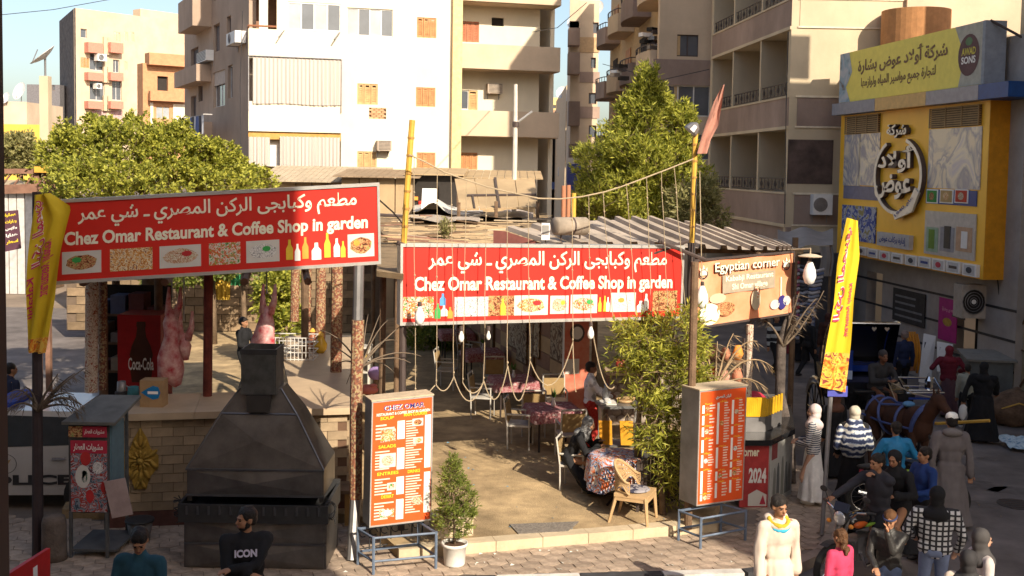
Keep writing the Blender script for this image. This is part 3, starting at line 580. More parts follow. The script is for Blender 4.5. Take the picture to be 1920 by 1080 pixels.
# slim building and the end of the street
t_, f_ = simple_block('apartment_building', 'slim sandy block with three small windows at the street gap', 1087, 1124, 0, 68, plaster, 14, holes=((1112, 42, 1122, 63), (1108, 108, 1117, 128), (1104, 174, 1118, 195), (1104, 235, 1118, 258)))
for y0, y1, m_ in ((70, 98, mat('tan_band', (.5, .33, .18))), (135, 155, plaster_h), (200, 222, plaster_h), (268, 300, plaster_h)): q = rectuz(f_, 1087, y0, 1124, y1); m = MB(); m.fb(f_, q[0], q[1], q[2], q[3], .001, .05); m.build('band', m_, t_)
for i, (y0, y1, x0) in enumerate(((52, 84, 1066), (98, 138, 1065), (190, 235, 1066), (270, 295, 1067))):
    a = P(x0, y1, 66); c = P(1088, y0, 66); m = MB(); m.bb(a.x, c.x - .01, 66, 67.2, a.z, c.z); m.build('balcony', plaster_h, t_)
    m = MB(); m.bb(a.x + .1, c.x, 67.201, 67.4, a.z, c.z + 2); m.build('balcony_back', plaster, t_)
fc = [mat('far_pale', (.6, .46, .3)), mat('far_brown', (.36, .22, .13)), mat('far_yellow', (.62, .47, .2)), plaster_h]
rn = random.Random(11)
for i, (x0, x1, yt, Y) in enumerate(((1002, 1034, 222, 105), (1020, 1056, 205, 122), (1034, 1052, 183, 140), (1050, 1072, 196, 96), (1062, 1090, 160, 84))):
    hs = [(x0 + 3 + k * 10, yt + 14 + j * 34, x0 + 8 + k * 10, yt + 28 + j * 34) for k in range(int((x1 - x0) / 11)) for j in range(4)]
    t_, f_ = simple_block('apartment_building', ['brown house at the left of the street gap', 'tan house with a rounded top corner down the street', 'narrow pale tower at the far end of the street', 'house with cluttered balconies at the end of the street', 'pinkish house just beyond the slim sandy block'][i], x0, x1, yt, Y, fc[i % 4], 20, holes=hs, group='houses down the side street')
    for j in range(4):
        for k in range(2):
            a = P(x0 + 2 + k * (x1 - x0) * .5, yt + 34 + j * 34, Y); m = MB(); w_ = (x1 - x0) * .38 * Y / 2050; m.bb(a.x, a.x + w_, Y - rn.uniform(.6, 1.2), Y - .01, a.z, a.z + .9); m.build('balcony', fc[(i + j + k) % 4], t_)
    for k in range(6): a = P(rn.uniform(x0, x1), rn.uniform(yt + 15, yt + 130), Y - 1); m = MB(); m.box(a, (rn.uniform(.3, .9), .3, rn.uniform(.3, .9))); m.build('clutter', [white_p, rail, cl[1], grey_m][k % 4], t_)
b = MB(); q = P(1078, 345, 60); b.box((q.x, q.y, q.z), (.9, .1, 2.2)); solo(b, 'shop_sign', mat('blue_sign', (.12, .15, .45)), 'tall blue shop sign at the end of the market street', 'sign')
# ================================================================ buildings behind the camera that throw the shade
for nm, lb_, x0, x1, y0, y1, h in (('apartment_building', 'tall apartment block across the road behind the viewer', -32, 6.22, -16, -.4, 17.4), ('apartment_building', 'added block beside the viewer at the left, out of view, dimming the foreground', -30, -9, -.35, 11, 18), ('apartment_building', 'lower apartment block beyond the gap behind the viewer', 13.75, 40, -16, -3, 15.9), ('apartment_building', 'beige block at the right edge of the street past the yellow shop', 11.75, 24, 7.9, 25.7, 14.2)):  # left block is added to hide sky and darken the left foreground
    t = thing(nm, lb_, 'building', ((x0 + x1) / 2, (y0 + y1) / 2, 0)); m = MB(); k_ = .59 * (y1 - y0) if h == 15.9 else 0; m.prism([V((x0 + k_, y0, 0)), V((x1, y0, 0)), V((x1, y1, 0)), V((x0, y1, 0))], (0, 0, h)); m.build('wall', plaster_y if h == 14.2 else plaster, t)
    
    for fl_ in range(5):
        for k in range(int((x1 - x0) / 3.2) if x0 > -31 else 0): z = 1 + fl_ * 3.1; u = x0 + 1 + k * 3.2; m = MB(); m.bb(u, u + 1.2, (y1 + .001), y1 + .05, z + .9, z + 2.2); m.build('window', gls, t)
    if h == 14.2:
        for fl_ in range(5):
            for k in range(5): z = 4.5 + fl_ * 3.1; u = 9.5 + k * 3.1; m = MB(); m.bb(x0 - .05, x0 - .001, u, u + 1.1, z, z + 1.4); m.build('window', gls, t)
        for zz_ in (3.7, 7.0, 10.4): m = MB(); m.bb(x0 - .12, x0 - .002, y0, y1 + .01, zz_, zz_ + .18); m.build('ledge', plaster, t)
# ================================================================ signs
red_s = mat('sign_red', (.60, .022, .012), r=.5, var=.04, sc_=2, spec=.4)
red_p = mat('menu_orange_red', (.78, .10, .02), r=.45, var=.03, sc_=2)
alu = mat('aluminium_frame', (.62, .60, .57), r=.35, met=.6, var=.08)
cream = mat('lettering_cream', (.86, .80, .62), r=.6, var=.03)
white_l = mat('lettering_white', (.85, .84, .80), r=.6, var=.02)
yel_l = mat('lettering_yellow', (.85, .62, .03), r=.6, var=.02)
navy_l = mat('lettering_navy', (.04, .03, .18), r=.6)
foods = [pattern('print_grilled_kebab', 'blot', [(.09, .03, .015), (.3, .10, .04), (.55, .3, .14), (.2, .3, .08)], 26, dist=1.5), pattern('print_roast_meat', 'blot', [(.4, .13, .04), (.62, .3, .08), (.72, .6, .4), (.25, .07, .03)], 18, dist=2),
 pattern('print_skewers', 'blot', [(.25, .1, .05), (.5, .25, .12), (.7, .64, .55), (.3, .35, .1)], 30, dist=3), pattern('print_salad', 'blot', [(.1, .25, .05), (.65, .6, .5), (.6, .12, .04), (.2, .4, .1)], 24, dist=1), pattern('print_pale_fish', 'blot', [(.3, .3, .3), (.6, .58, .55), (.75, .73, .7), (.16, .16, .17)], 20, dist=2.5)]
plate_m = mat('print_plate_white', (.62, .59, .54), r=.6, var=.04)
drm = [mat('print_green', (.05, .35, .08)), mat('print_yellow', (.8, .55, .05)), mat('print_orange', (.8, .3, .05)), mat('print_blue', (.1, .3, .6)), white_l]; crim_ = mat('print_tomato', (.45, .03, .03))
def food_print(B, a0, a1, b0, b1, parent, k, plate=True, lift=.005):
    m = MB(); B.rect(m, a0, a1, b0, b1, 0, lift); p = m.build('food_photo', plate_m if plate else foods[k % 5], parent)
    if plate:
        rn = random.Random(k * 7 + 1); m = MB(); n = 16; ca, cb = (a0 + a1) / 2, (b0 + b1) / 2; ra, rb = (a1 - a0) * .44, (b1 - b0) * .38
        m.poly([B.p(ca + ra * rn.uniform(.82, 1) * math.cos(t * 2 * math.pi / n), cb + rb * rn.uniform(.8, 1) * math.sin(t * 2 * math.pi / n), lift + .003) for t in range(n)]); m.build('printed_dish', foods[k % 5], p)
        m = MB(); a_, b_ = ca + ra * rn.uniform(-.5, .5), cb + rb * .3; B.disc(m, a_, b_, ra * .3, rb * .35, lift + .006, 7); m.build('printed_garnish', [drm[0], drm[2], crim_, drm[1]][k % 4], p)
def bottle_print(B, a, w, b0, b1, parent, m_):
    m = MB(); h = b1 - b0; pr = [(-.5, 0), (.5, 0), (.5, .55), (.2, .75), (.18, 1), (-.18, 1), (-.2, .75), (-.5, .55)]; m.poly([B.p(a + w * x, b0 + h * y, .008) for x, y in pr]); m.build('printed_drink', m_, parent)
AR1 = arabic('مطعم وكبابجى الركن المصري ـ شي عمر'); EN1 = 'Chez Omar Restaurant & Coffee Shop in garden'
def big_sign(B, label, loc, a_ar, a_en, prints, drinks, post=None, bar=(.36, .6)):
    t = thing('restaurant_sign', label, 'sign', loc, 'wide red bilingual signboards'); m = MB(); B.rect(m, .0, 1, 0, 1, -.16, 0); m.build('panel', red_s, t)
    m = MB(); e = .006
    m2 = []
    for a0, a1, b0, b1 in ((-e, 1 + e, -.03, .012), (-e, 1 + e, .988, 1.03), (-e, .002, .0121, .9879), (1 - .002, 1 + e, .0121, .9879)): f = MB(); B.rect(f, a0, a1, b0, b1, -.17, .02); f.build('frame', alu, t)
    m = MB(); B.text(m, AR1, *a_ar, .018); m.build('arabic_lettering', cream, t)
    m = MB(); B.text(m, EN1, a_en[0], a_en[1], bar[0], bar[1], .032); m.build('lettering', cream, t)
    for i, (a0, a1, b0, b1, pl) in enumerate(prints): food_print(B, a0, a1, b0, b1, t, i + (3 if len(prints) > 6 else 0), pl)
    for a, w_, b0, b1, k in drinks: bottle_print(B, a, w_, b0, b1, t, drm[k])
    return t
LSB = px_board((105, 379), (708, 347), (711, 491), (105, 529), 14.75, 15.4)
lsp = []
for i, (x0, x1) in enumerate(((116, 187), (203, 281), (294, 371), (386, 445), (456, 519))): lsp.append(((x0 - 105) / 606, (x1 - 105) / 606, .09, .37, i % 2 == 0))
lsp.append((.9, .985, .08, .38, True))
big_sign(LSB, 'wide red signboard on the left, mostly in shade, tilted above the stall', LSB.p(.5, 0), (.065, .93, .66, .94), (.025, .965), lsp, [(.715, .022, .1, .36, 1), (.74, .018, .08, .3, 4), (.765, .02, .1, .38, 2), (.80, .03, .08, .3, 4), (.835, .02, .1, .42, 1), (.865, .02, .1, .34, 4), (.885, .015, .09, .3, 1)], bar=(.4, .62))
RSB = px_board((754, 461), (1280, 464), (1275, 594), (753, 606), 15.3, 16.85)
rsp = [(.004, .105, .06, .34, False), (.175, .29, .07, .33, False), (.29, .38, .07, .34, False), (.38, .5, .07, .34, True), (.508, .575, .08, .33, True), (.582, .68, .08, .34, True), (.73, .825, .09, .36, True), (.89, .985, .09, .38, False)]
big_sign(RSB, 'wide red signboard in full sun hung over the restaurant entrance between bamboo poles', RSB.p(.5, 0), (.085, .94, .64, .94), (.04, .965), rsp, [(.118, .02, .05, .25, 0), (.14, .022, .08, .22, 4), (.16, .018, .05, .2, 2), (.135, .02, .22, .38, 3), (.69, .012, .1, .3, 1), (.708, .012, .1, .32, 1), (.72, .012, .1, .3, 4), (.845, .03, .08, .24, 4), (.865, .018, .1, .34, 4), (.34, .02, .08, .3, 1)])
# Egyptian corner banner
ESB = px_board((1298, 491), (1486, 474), (1484, 586), (1300, 614), 17.0, 18.7)
org = mat('banner_orange', (.72, .22, .09), r=.8, var=.25, sc_=1.2, c2=(.74, .42, .26)); t = thing('banner', 'orange cloth banner with cream lettering stretched above the corner stall', 'banner', ESB.p(.5, 0))
m = MB(); nx, ny = 16, 8; vs = [ESB.p(i / nx, j / ny, .02 * math.sin(i * 1.1) * math.sin(j * .5)) for j in range(ny + 1) for i in range(nx + 1)]
m._a(vs, [(j * (nx + 1) + i, j * (nx + 1) + i + 1, (j + 1) * (nx + 1) + i + 1, (j + 1) * (nx + 1) + i) for j in range(ny) for i in range(nx)]); m.build('cloth', org, t, True)
m = MB()
for i, (a0, a1, b0, b1) in enumerate(((-.012, 1.012, -.03, 0), (-.012, 1.012, 1, 1.03), (-.012, 0, 0, 1), (1, 1.012, 0, 1))): f = MB(); ESB.rect(f, a0, a1, b0, b1, -.05, .03); f.build('frame', rail, t)
m = MB(); ESB.rect(m, .27, .8, .46, .745, .02, .026); m.build('printed_panel', mat('banner_grey', (.36, .3, .22)), t)
m = MB(); ESB.text(m, 'Egyptian corner', .195, .845, .76, .95, .03, .045); m.build('lettering_outline', black_p, t)
m = MB(); ESB.text(m, 'Egyptian corner', .19, .84, .77, .955, .012, .05); m.build('lettering', cream, t)
m = MB(); ESB.text(m, 'Kababji Restaurant', .3, .78, .62, .73, .02, .03); m.build('lettering', cream, t); m = MB(); ESB.text(m, 'Shi Omar village', .36, .72, .48, .6, .02, .03); m.build('lettering', cream, t)
for a in (.09, .92):
    if 1: m = MB(); ESB.ring(m, a, .8, .04, .075, .25, .03); m.build('printed_logo_ring', black_p, t)
    m = MB(); m.poly([ESB.p(a + x, .8 + y, .03) for x, y in ((-.03, -.02), (.03, -.02), (.035, .1), (.015, .06), (0, .14), (-.015, .06), (-.035, .1))]); m.build('printed_logo_flame', cream, t)
for a, b_, ra, rb, mm in ((.14, .17, .1, .17, cream), (.22, .4, .08, .08, plaster_y), (.3, .22, .09, .11, foods[0]), (.6, .3, .05, .17, plaster_y), (.61, .42, .03, .12, foods[3]), (.8, .18, .05, .08, plate_m), (.88, .2, .045, .12, navy_l), (.93, .22, .04, .08, plate_m)):
    m = MB(); ESB.disc(m, a, b_, ra, rb, .03); m.build('printed_dish', mm, t)
m = MB(); ESB.rect(m, .86, .872, .3, .62, .02, .03); m.build('printed_pipe', cream, t)
# ---------------------------------------------------------------- menu light boxes on stands
legm = mat('blue_grey_stand_paint', (.13, .17, .24), r=.6, var=.2, sc_=9, stain=.2); casem = mat('lightbox_side', (.34, .33, .31), r=.6, var=.25, sc_=2, stain=.25); casel = mat('lightbox_top_dusty', (.5, .40, .28), r=.8, var=.15)
def menu_board(B, label, feet, dep, ztop, kind):
    t = thing('menu_board', label, 'menu board', ((feet[0] + feet[2]) / 2)); n = B.n
    m = MB(); B.rect(m, 0, 1, 0, 1, -dep, -.002); m.build('case', casem, t); m = MB(); B.rect(m, -.01, 1.01, 1.0005, 1.012, -dep, .02); m.build('case_top', casel, t)
    m = MB(); B.rect(m, .02, .98, .012, .988, -.002, .006); m.build('printed_panel', red_p, t)
    for q in ((0, .02, 0, 1), (.98, 1, 0, 1), (.0201, .9799, 0, .012), (.0201, .9799, .988, 1)): m = MB(); B.rect(m, *q, -.001, .012); m.build('edge_strip', alu, t)
    zt = min(B.bl.z, B.br.z); top = [V((f.x, f.y, zt - .02)) for f in feet]
    for f, p in zip(feet, top): m = MB(); m.tube([f, p], .02, 6); m.build('leg', legm, t)
    for z in (zt - .04, feet[0].z + .17):
        for i in range(4):
            if z < zt - .1 and i == 0: pass
            a, c = feet[i], feet[(i + 1) % 4]; m = MB(); m.tube([V((a.x, a.y, z)), V((c.x, c.y, z))], .017, 5); m.build('stand_rail', legm, t)
    rn = random.Random(kind)
    def lines(a0, a1, b0, b1, n_):
        m = MB()
        for i in range(n_): b = b1 - (b1 - b0) * (i + .5) / n_; B.rect(m, a0, a0 + (a1 - a0) * rn.uniform(.45, 1), b, b + (b1 - b0) / n_ * .45, .006, .009)
        m.build('small_print', mat('print_dim_white', (.78, .6, .5)), t, kind='stuff')
    if kind == 1:
        for s_, a0, a1, b0, b1, mm in (('CHEZ OMAR', .2, .86, .915, .955, white_l), ('CHEZ OMAR', .192, .852, .918, .958, navy_l)) : m = MB(); B.text(m, s_, a0, a1, b0, b1, .045 if mm is white_l else .015, .010 if mm is white_l else .014); m.build('lettering', mm, t)
        m = MB(); B.text(m, 'RESTAURANT & COFFEE SHOP IN GARDEN', .08, .95, .878, .9, .02, .01); m.build('lettering', white_l, t)
        for s_, a0, a1, b0 in (('SOUP', .14, .36, .845), ('MAIN COURSES', .52, .9, .855), ('SALADS', .12, .4, .62), ('ENTREES', .11, .45, .405), ('DESERT', .18, .38, .22), ('DRINKS', .6, .8, .4)): m = MB(); B.text(m, s_, a0, a1, b0, b0 + .026, .02, .01); m.build('lettering', yel_l, t)
        for a0, a1, b0, b1 in ((.42, .54, .68, .825), (.42, .54, .44, .61), (.42, .54, .24, .38), (.42, .54, .04, .2), (.87, .97, .43, .85), (.87, .97, .07, .395)): m = MB(); B.rect(m, a0, a1, b0, b1, .006, .009); m.build('price_column', white_l, t)
        for a0, a1, b0, b1, n_ in ((.07, .4, .68, .81, 5), (.07, .4, .44, .6, 7), (.07, .35, .24, .38, 6), (.07, .4, .04, .19, 6), (.56, .84, .43, .82, 20), (.57, .84, .07, .38, 15)): lines(a0, a1, b0, b1, n_)
        for i, (a, b_, ra, rb) in enumerate(((.27, .72, .12, .05), (.27, .52, .13, .055), (.34, .31, .07, .03), (.27, .1, .12, .035), (.75, .8, .09, .03), (.76, .655, .08, .025), (.76, .17, .09, .03))): m = MB(); B.rect(m, a - ra, a + ra, b_ - rb, b_ + rb, .006, .011); m.build('food_photo', plate_m if i % 3 else foods[3], t); m = MB(); B.disc(m, a, b_, ra * .75, rb * .75, .013); m.build('printed_dish', foods[(i + 1) % 5], t)
    else:
        m = MB(); B.text(m, arabic('الركن المصري'), .34, .66, .905, .945, .05, .009); m.build('lettering_outline', black_p, t); m = MB(); B.text(m, arabic('الركن المصري'), .34, .66, .907, .947, .02, .013); m.build('lettering', white_l, t)
        for c_, (a0, bars) in enumerate(((.07, ((.8, .87), (.7, .78), (.6, .68), (.46, .57), (.33, .44), (.1, .3), (.04, .09))), (.38, ((.52, .88), (.31, .49), (.2, .28), (.05, .18))), (.69, ((.68, .89), (.59, .66), (.37, .56), (.3, .35), (.22, .28), (.08, .19))))):
            for i, (b0, b1) in enumerate(bars):
                m = MB(); B.rect(m, a0, a0 + .045, b0, b1, .006, .009); m.build('price_column', white_l, t)
                m = MB(); B.text(m, arabic(['شوربة', 'سلطات', 'مشويات', 'عصائر'.replace('ئ', 'ي'), 'حلويات', 'طواجن', 'اطباق'][(i + c_) % 7]), a0 + .05, a0 + .2, b1 + .002, b1 + .02, .02, .01); m.build('lettering', yel_l, t)
                lines(a0 + .15, a0 + .27, b0, b1, max(3, int((b1 - b0) / .022)))
                if i % 2 == 0: m = MB(); B.disc(m, a0 + .1, (b0 + b1) / 2, .045, .022, .011); m.build('printed_dish', foods[(i + c_) % 5], t)
    return t
M1 = px_board((697, 753), (812, 741), (808, 975), (692, 989), 14.15, 14.5)
f1 = [G(700, 1077, .12), G(817, 1066, .12), G(784, 1043, .12), G(671, 1058, .12)]; menu_board(M1, 'orange red English menu light box on a thin stand left of the potted shrub', f1, .3, 0, 1)
M2 = px_board((1311, 733), (1400, 723), (1392, 937), (1305, 949), 15.35, 15.8)
f2 = [G(1313, 1029, .12), G(1397, 1013, .12), G(1351, 999, .12), G(1272, 1013, .12)]; menu_board(M2, 'orange red Arabic menu light box on a blue stand beside the corner counter', f2, .38, 0, 2)
# ---------------------------------------------------------------- feather flags
fy = mat('flag_yellow', (.72, .50, .02), r=.75, var=.08, sc_=2); pinkl = mat('flag_lettering_pink', (.62, .05, .12), r=.7); food_m = pattern('flag_food_print', 'blot', [(.55, .1, .02), (.75, .28, .03), (.8, .5, .08), (.3, .06, .05)], 7, dist=2)
def feather(label, loc, outline_l, outline_r, Y, txt, nrm=-1, fold=.05, seed=0, food_from=.84):
    t = thing('feather_flag', label, 'flag', loc); n = 26; k = 8; b = MB(); f = MB(); rows = []
    def lerp(o, v):
        x = v * (len(o) - 1); i = min(int(x), len(o) - 2); q = x - i; return (o[i][0] * (1 - q) + o[i + 1][0] * q, o[i][1] * (1 - q) + o[i + 1][1] * q)
    for j in range(n + 1):
        l_, r_ = lerp(outline_l, j / n), lerp(outline_r, j / n); a, c = P(*l_, Y), P(*r_, Y); row = []
        for i in range(k + 1): q = a.lerp(c, i / k); q.y += fold * math.sin(i * 1.5 + j * .22 + seed) - .02; row.append(q)
        rows.append(row)
    for mb_2, j0, j1 in ((b, 0, int(n * food_from)), (f, int(n * food_from), n)):
        vs = [p for r in rows[j0:j1 + 1] for p in r]; mb_2._a(vs, [(j * (k + 1) + i, (j + 1) * (k + 1) + i, (j + 1) * (k + 1) + i + 1, j * (k + 1) + i + 1) for j in range(j1 - j0) for i in range(k)])
    b.build('cloth', fy, t, True); f.build('printed_food', food_m, t, True)
    for s_, (v0, v1, a0, a1), m_, bo in txt:   # lettering running down the cloth
        vs, fs = textgeo(s_, bo); m = MB(); out = []
        for p in vs:
            v = v0 + (v1 - v0) * p.x; a = a0 + (a1 - a0) * p.y; jj = min(v * n, n - 1e-3); ii = min(max(a, 0), .999) * k; j, i = int(jj), int(ii)
            q = rows[j][i].lerp(rows[j][i + 1], ii - i).lerp(rows[j + 1][i].lerp(rows[j + 1][i + 1], ii - i), jj - j); out.append(q + V((0, -.012 if m_ is white_l else -.018, 0)))
        m._a(out, fs); m.build('lettering', m_, t)
    return t
ft = arabic('الركن المصري')
t = feather('yellow feather flag leaning on a street pole at the right of the pavement', G(1541, 1003, .12), [(1588, 408), (1570, 490), (1562, 570), (1549, 640), (1536, 725)], [(1608, 414), (1612, 480), (1600, 560), (1594, 640), (1584, 735)], 16.3, [(ft, (.05, .62, .55, .08), white_l, .05), (ft, (.05, .62, .55, .08), pinkl, .02), ('Kababji Restaurant', (.4, .72, .9, .66), pinkl, .02)], seed=1, fold=.025)
m = MB(); m.tube([G(1541, 1003, .12), P(1558, 735, 16.4), P(1597, 415, 16.4)], [.035, .035, .02], 8); m.build('pole', grey_m, t)
m = MB(); q = P(1572, 733, 16.35); m.box((q.x - .02, q.y - .02, q.z), (.3, .02, .16)); m.build('printed_tag', mat('tag_blue', (.08, .09, .4)), t)
t = feather('yellow feather flag bunched round the dark pole at the far left, in shade', G(70, 1042, .12), [(64, 366), (58, 460), (52, 560), (50, 660)], [(92, 362), (134, 388), (118, 470), (106, 560), (84, 662)], 14.4, [(ft, (.05, .5, .42, .1), white_l, .05), (ft, (.05, .5, .42, .1), pinkl, .02), ('Kababji Restaurant', (.38, .7, .72, .42), pinkl, .02), ('Kababji', (.55, .8, .2, .02), pinkl, .02)], seed=2, fold=.06, food_from=.93)
m = MB(); m.tube([G(71, 1042, .12), P(69, 360, 14.65)], [.075, .06], 10); m.build('pole', mat('dark_wood_pole', (.045, .03, .03), r=.7), t)
# ---------------------------------------------------------------- poles
wrap = pattern('wrapped_kilim_cloth', 'cells', [(.22, .08, .05), (.34, .23, .14), (.26, .11, .06), (.36, .27, .14), (.15, .07, .05)], 40); wrapb = pattern('wrapped_pale_cloth', 'blot', [(.4, .3, .22), (.6, .5, .4), (.3, .1, .06)], 14, dist=2)
bamboo = mat('bamboo_yellow', (.62, .36, .06), r=.5, var=.2, sc_=3)
def post(label, pts, r, m_, parts=(), group=None, n=10, cat='post', name='post'):
    t = thing(name, label, cat, pts[0], group); m = MB(); m.tube(pts, r, n); m.build('shaft', m_, t)
    for pn, pp, rr, mm in parts: q = MB(); q.tube(pp, rr, n); q.build(pn, mm, t)
    return t
b0, b1, b2 = G(660, 1051, .12), P(667, 935, 14.66), P(673, 498, 14.75)
post('round post wrapped in patterned cloth holding the right end of the shaded signboard', [b0, b1], .075, grey_m, [('cloth_wrap', [b1, P(668, 740, 14.7), P(671, 600, 14.7)], .085, wrap), ('upper_shaft', [P(671, 600, 14.7), b2], .07, grey_m)])
def bamb(label, pts, r, low=None):
    t = thing('bamboo_pole', label, 'pole', pts[0], 'bamboo poles beside the sunlit signboard'); m = MB(); m.tube(pts, r, 8); m.build('cane', bamboo, t)
    for i in range(1, 7): q = pts[0].lerp(pts[-1], i / 7); d = (pts[-1] - pts[0]).normalized(); m = MB(); m.tube([q - d * .015, q + d * .015], r * 1.22, 8); m.build('node', mat('bamboo_node', (.4, .22, .06)), t)
    for q in low or (): m = MB(); m.tube([q[0], q[1]], q[2], 8); m.build('lower_post', rail, t)
    return t
bamb('bamboo pole rising above the left end of the sunlit signboard', [P(757, 457, 15.4), P(765, 330, 15.4), P(773, 225, 15.4)], .042, [(G(752, 1000, .2), P(757, 457, 15.45), .05)])
rt = bamb('bamboo pole above the gap between the sunlit signboard and the orange banner', [P(1297, 455, 17.0), P(1301, 340, 17.0), P(1304, 240, 17.0)], .042, [(P(1290, 760, 16.95), P(1297, 455, 17.0), .06)])
t = thing('flag', 'folded dusty pink flag hanging from the bamboo pole', 'flag', P(1310, 288, 17)); m = MB()
for s_ in (0,):
    L_ = [(1356, 158), (1340, 190), (1328, 222), (1316, 255), (1306, 288)]; R_ = [(1359, 160), (1352, 200), (1346, 235), (1332, 262), (1326, 288)]; rows = []
    for j in range(5): a, c = P(*L_[j], 16.9), P(*R_[j], 16.9); rows.append([a.lerp(c, i / 5) + V((0, .05 * math.sin(i * 1.8 + j), 0)) for i in range(6)])
    m._a([p for r in rows for p in r], [(j * 6 + i, (j + 1) * 6 + i, (j + 1) * 6 + i + 1, j * 6 + i + 1) for j in range(4) for i in range(5)])
m.build('cloth', mat('faded_pink_cloth', (.42, .2, .15), r=.9, var=.15), t, True); m = MB(); m.tube([P(1306, 290, 16.92), P(1358, 158, 16.92)], .015, 6); m.build('stick', rail, t)
t = thing('floodlight', 'small grey lamp head tied at the top of the bamboo pole', 'lamp', P(1300, 246, 17)); m = MB(); q = P(1300, 240, 16.95); m.lathe([(.02, .1), (.09, .04), (.12, -.06), (.11, -.08)], q, 10, M=Matrix.Rotation(R(40), 3, 'Y')); m.build('lamp_head', grey_m, t)
# street lamp post on the roofs
t = thing('street_lamp', 'pale steel lamp post with a short side arm in front of the cream block', 'lamp post', P(963, 392, 33)); m = MB(); m.tube([P(963, 392, 33) + V((0, 0, -4)), P(966, 260, 33), P(967, 158, 33)], [.085, .07, .055], 8); m.build('post', mat('pale_post', (.62, .56, .48), r=.5), t)
m = MB(); m.tube([P(967, 232, 33), P(998, 209, 33)], .035, 6); m.build('arm', alu, t); m = MB(); m.tube([P(967, 228, 33) , P(967, 238, 33)], .1, 8); m.build('collar', rail, t)
# ================================================================ garland of ropes with bulbs
rope_m = mat('hemp_rope', (.42, .33, .22), r=.95, bump=.5, bs=200); bulb_m = mat('white_glass_bulb', (.85, .84, .82), r=.15, var=.02)
def Yr(px): return 15.25 + (px - 757) / 523 * 1.6
t = thing('rope_garland', 'knotted rope garland with looping strands and white bulbs hanging in front of the sunlit signboard', 'rope garland', P(960, 730, 15.4))
def RP(x, y, o=-.22): return P(x, y, Yr(x) + o)
main = [(767, 290), (800, 305), (833, 323), (873, 337), (912, 350), (953, 360), (1010, 372), (1050, 373), (1090, 369), (1133, 360), (1165, 350), (1200, 337), (1250, 318), (1300, 298)]
m = MB(); m.tube([RP(*p) for p in main], .011, 6); m.build('main_rope', rope_m, t)
def ytop(x):
    for (a, b), (c, d) in zip(main, main[1:]):
        if a <= x <= c: return b + (d - b) * (x - a) / (c - a)
    return 330
for x, x2, yb in ((776, 779, 738), (820, 818, 722), (846, 851, 706), (875, 868, 718), (912, 907, 716), (950, 952, 686), (990, 994, 677), (1072, 1074, 642), (1103, 1108, 600), (1130, 1150, 600), (1175, 1192, 590), (1212, 1222, 590), (1240, 1252, 590), (1264, 1290, 640)):
    m = MB(); n_ = 7; m.tube([RP(x + (x2 - x) * i / n_ + random.uniform(-1, 1), ytop(x) + (yb - ytop(x)) * i / n_) for i in range(n_ + 1)], .0055, 5); m.build('strand', rope_m, t)
    for fy_ in (.15, .5, .98): q = RP(x + (x2 - x) * fy_, ytop(x) + (yb - ytop(x)) * fy_); m = MB(); m.ell(q, (.014, .014, .018), 6, 5); m.build('knot', rope_m, t)
for (x0, y0), (x1, y1), dr in (((800, 740), (816, 722), 0), ((818, 722), (851, 706), 18), ((851, 706), (907, 714), 42), ((868, 718), (907, 716), 20), ((907, 714), (952, 686), 48), ((952, 686), (994, 677), 70), ((994, 677), (1074, 642), 62), ((1074, 642), (1080, 735), 20), ((1108, 600), (1152, 725), 45)):
    m = MB(); m.tube([RP(x0 + (x1 - x0) * i / 10, y0 + (y1 - y0) * i / 10 + 4 * dr * (i / 10) * (1 - i / 10)) for i in range(11)], .008, 5); m.build('loop', rope_m, t)
def bulb(parent, q, s):
    m = MB(); m.lathe([(.025, .0), (.03, -.04), (.03, -.06)], q, 8); b_ = m.build('bulb_socket', rail, parent); m = MB(); m.lathe([(.02, -.06), (.035 * s, -.08), (.075 * s, -.08 - .1 * s), (.085 * s, -.08 - .18 * s), (.06 * s, -.08 - .26 * s), (.01, -.08 - .29 * s)], q, 10); m.build('bulb', bulb_m, parent, True)
for x, y, s in ((787, 566, .85), (1108, 604, .6), (865, 612, .5), (916, 612, .4)): bulb(t, RP(x, y, -.3), s)
t = thing('hanging_bulb', 'large bulb on a rope in front of the left edge of the orange banner', 'lamp', P(1318, 560, 16.8)); m = MB(); m.tube([P(1312, 320, 16.8), P(1316, 528, 16.8)], .008, 5); m.build('cord', rope_m, t); bulb(t, P(1317, 528, 16.8), 1.2)
t = thing('hanging_bulb', 'white bulb under a tin shade on an arm right of the orange banner', 'lamp', P(1519, 520, 18.3)); q = P(1519, 480, 18.3); bulb(t, q + V((0, 0, -.02)), 1.35)
m = MB(); m.lathe([(.01, .04), (.1, .03), (.2, .0), (.19, -.015), (.02, -.01)], q, 16); m.build('shade', mat('tin_shade', (.55, .45, .33)), t); m = MB(); m.tube([q, P(1520, 466, 18.3), P(1483, 468, 18.6)], .015, 5); m.build('arm', rope_m, t)
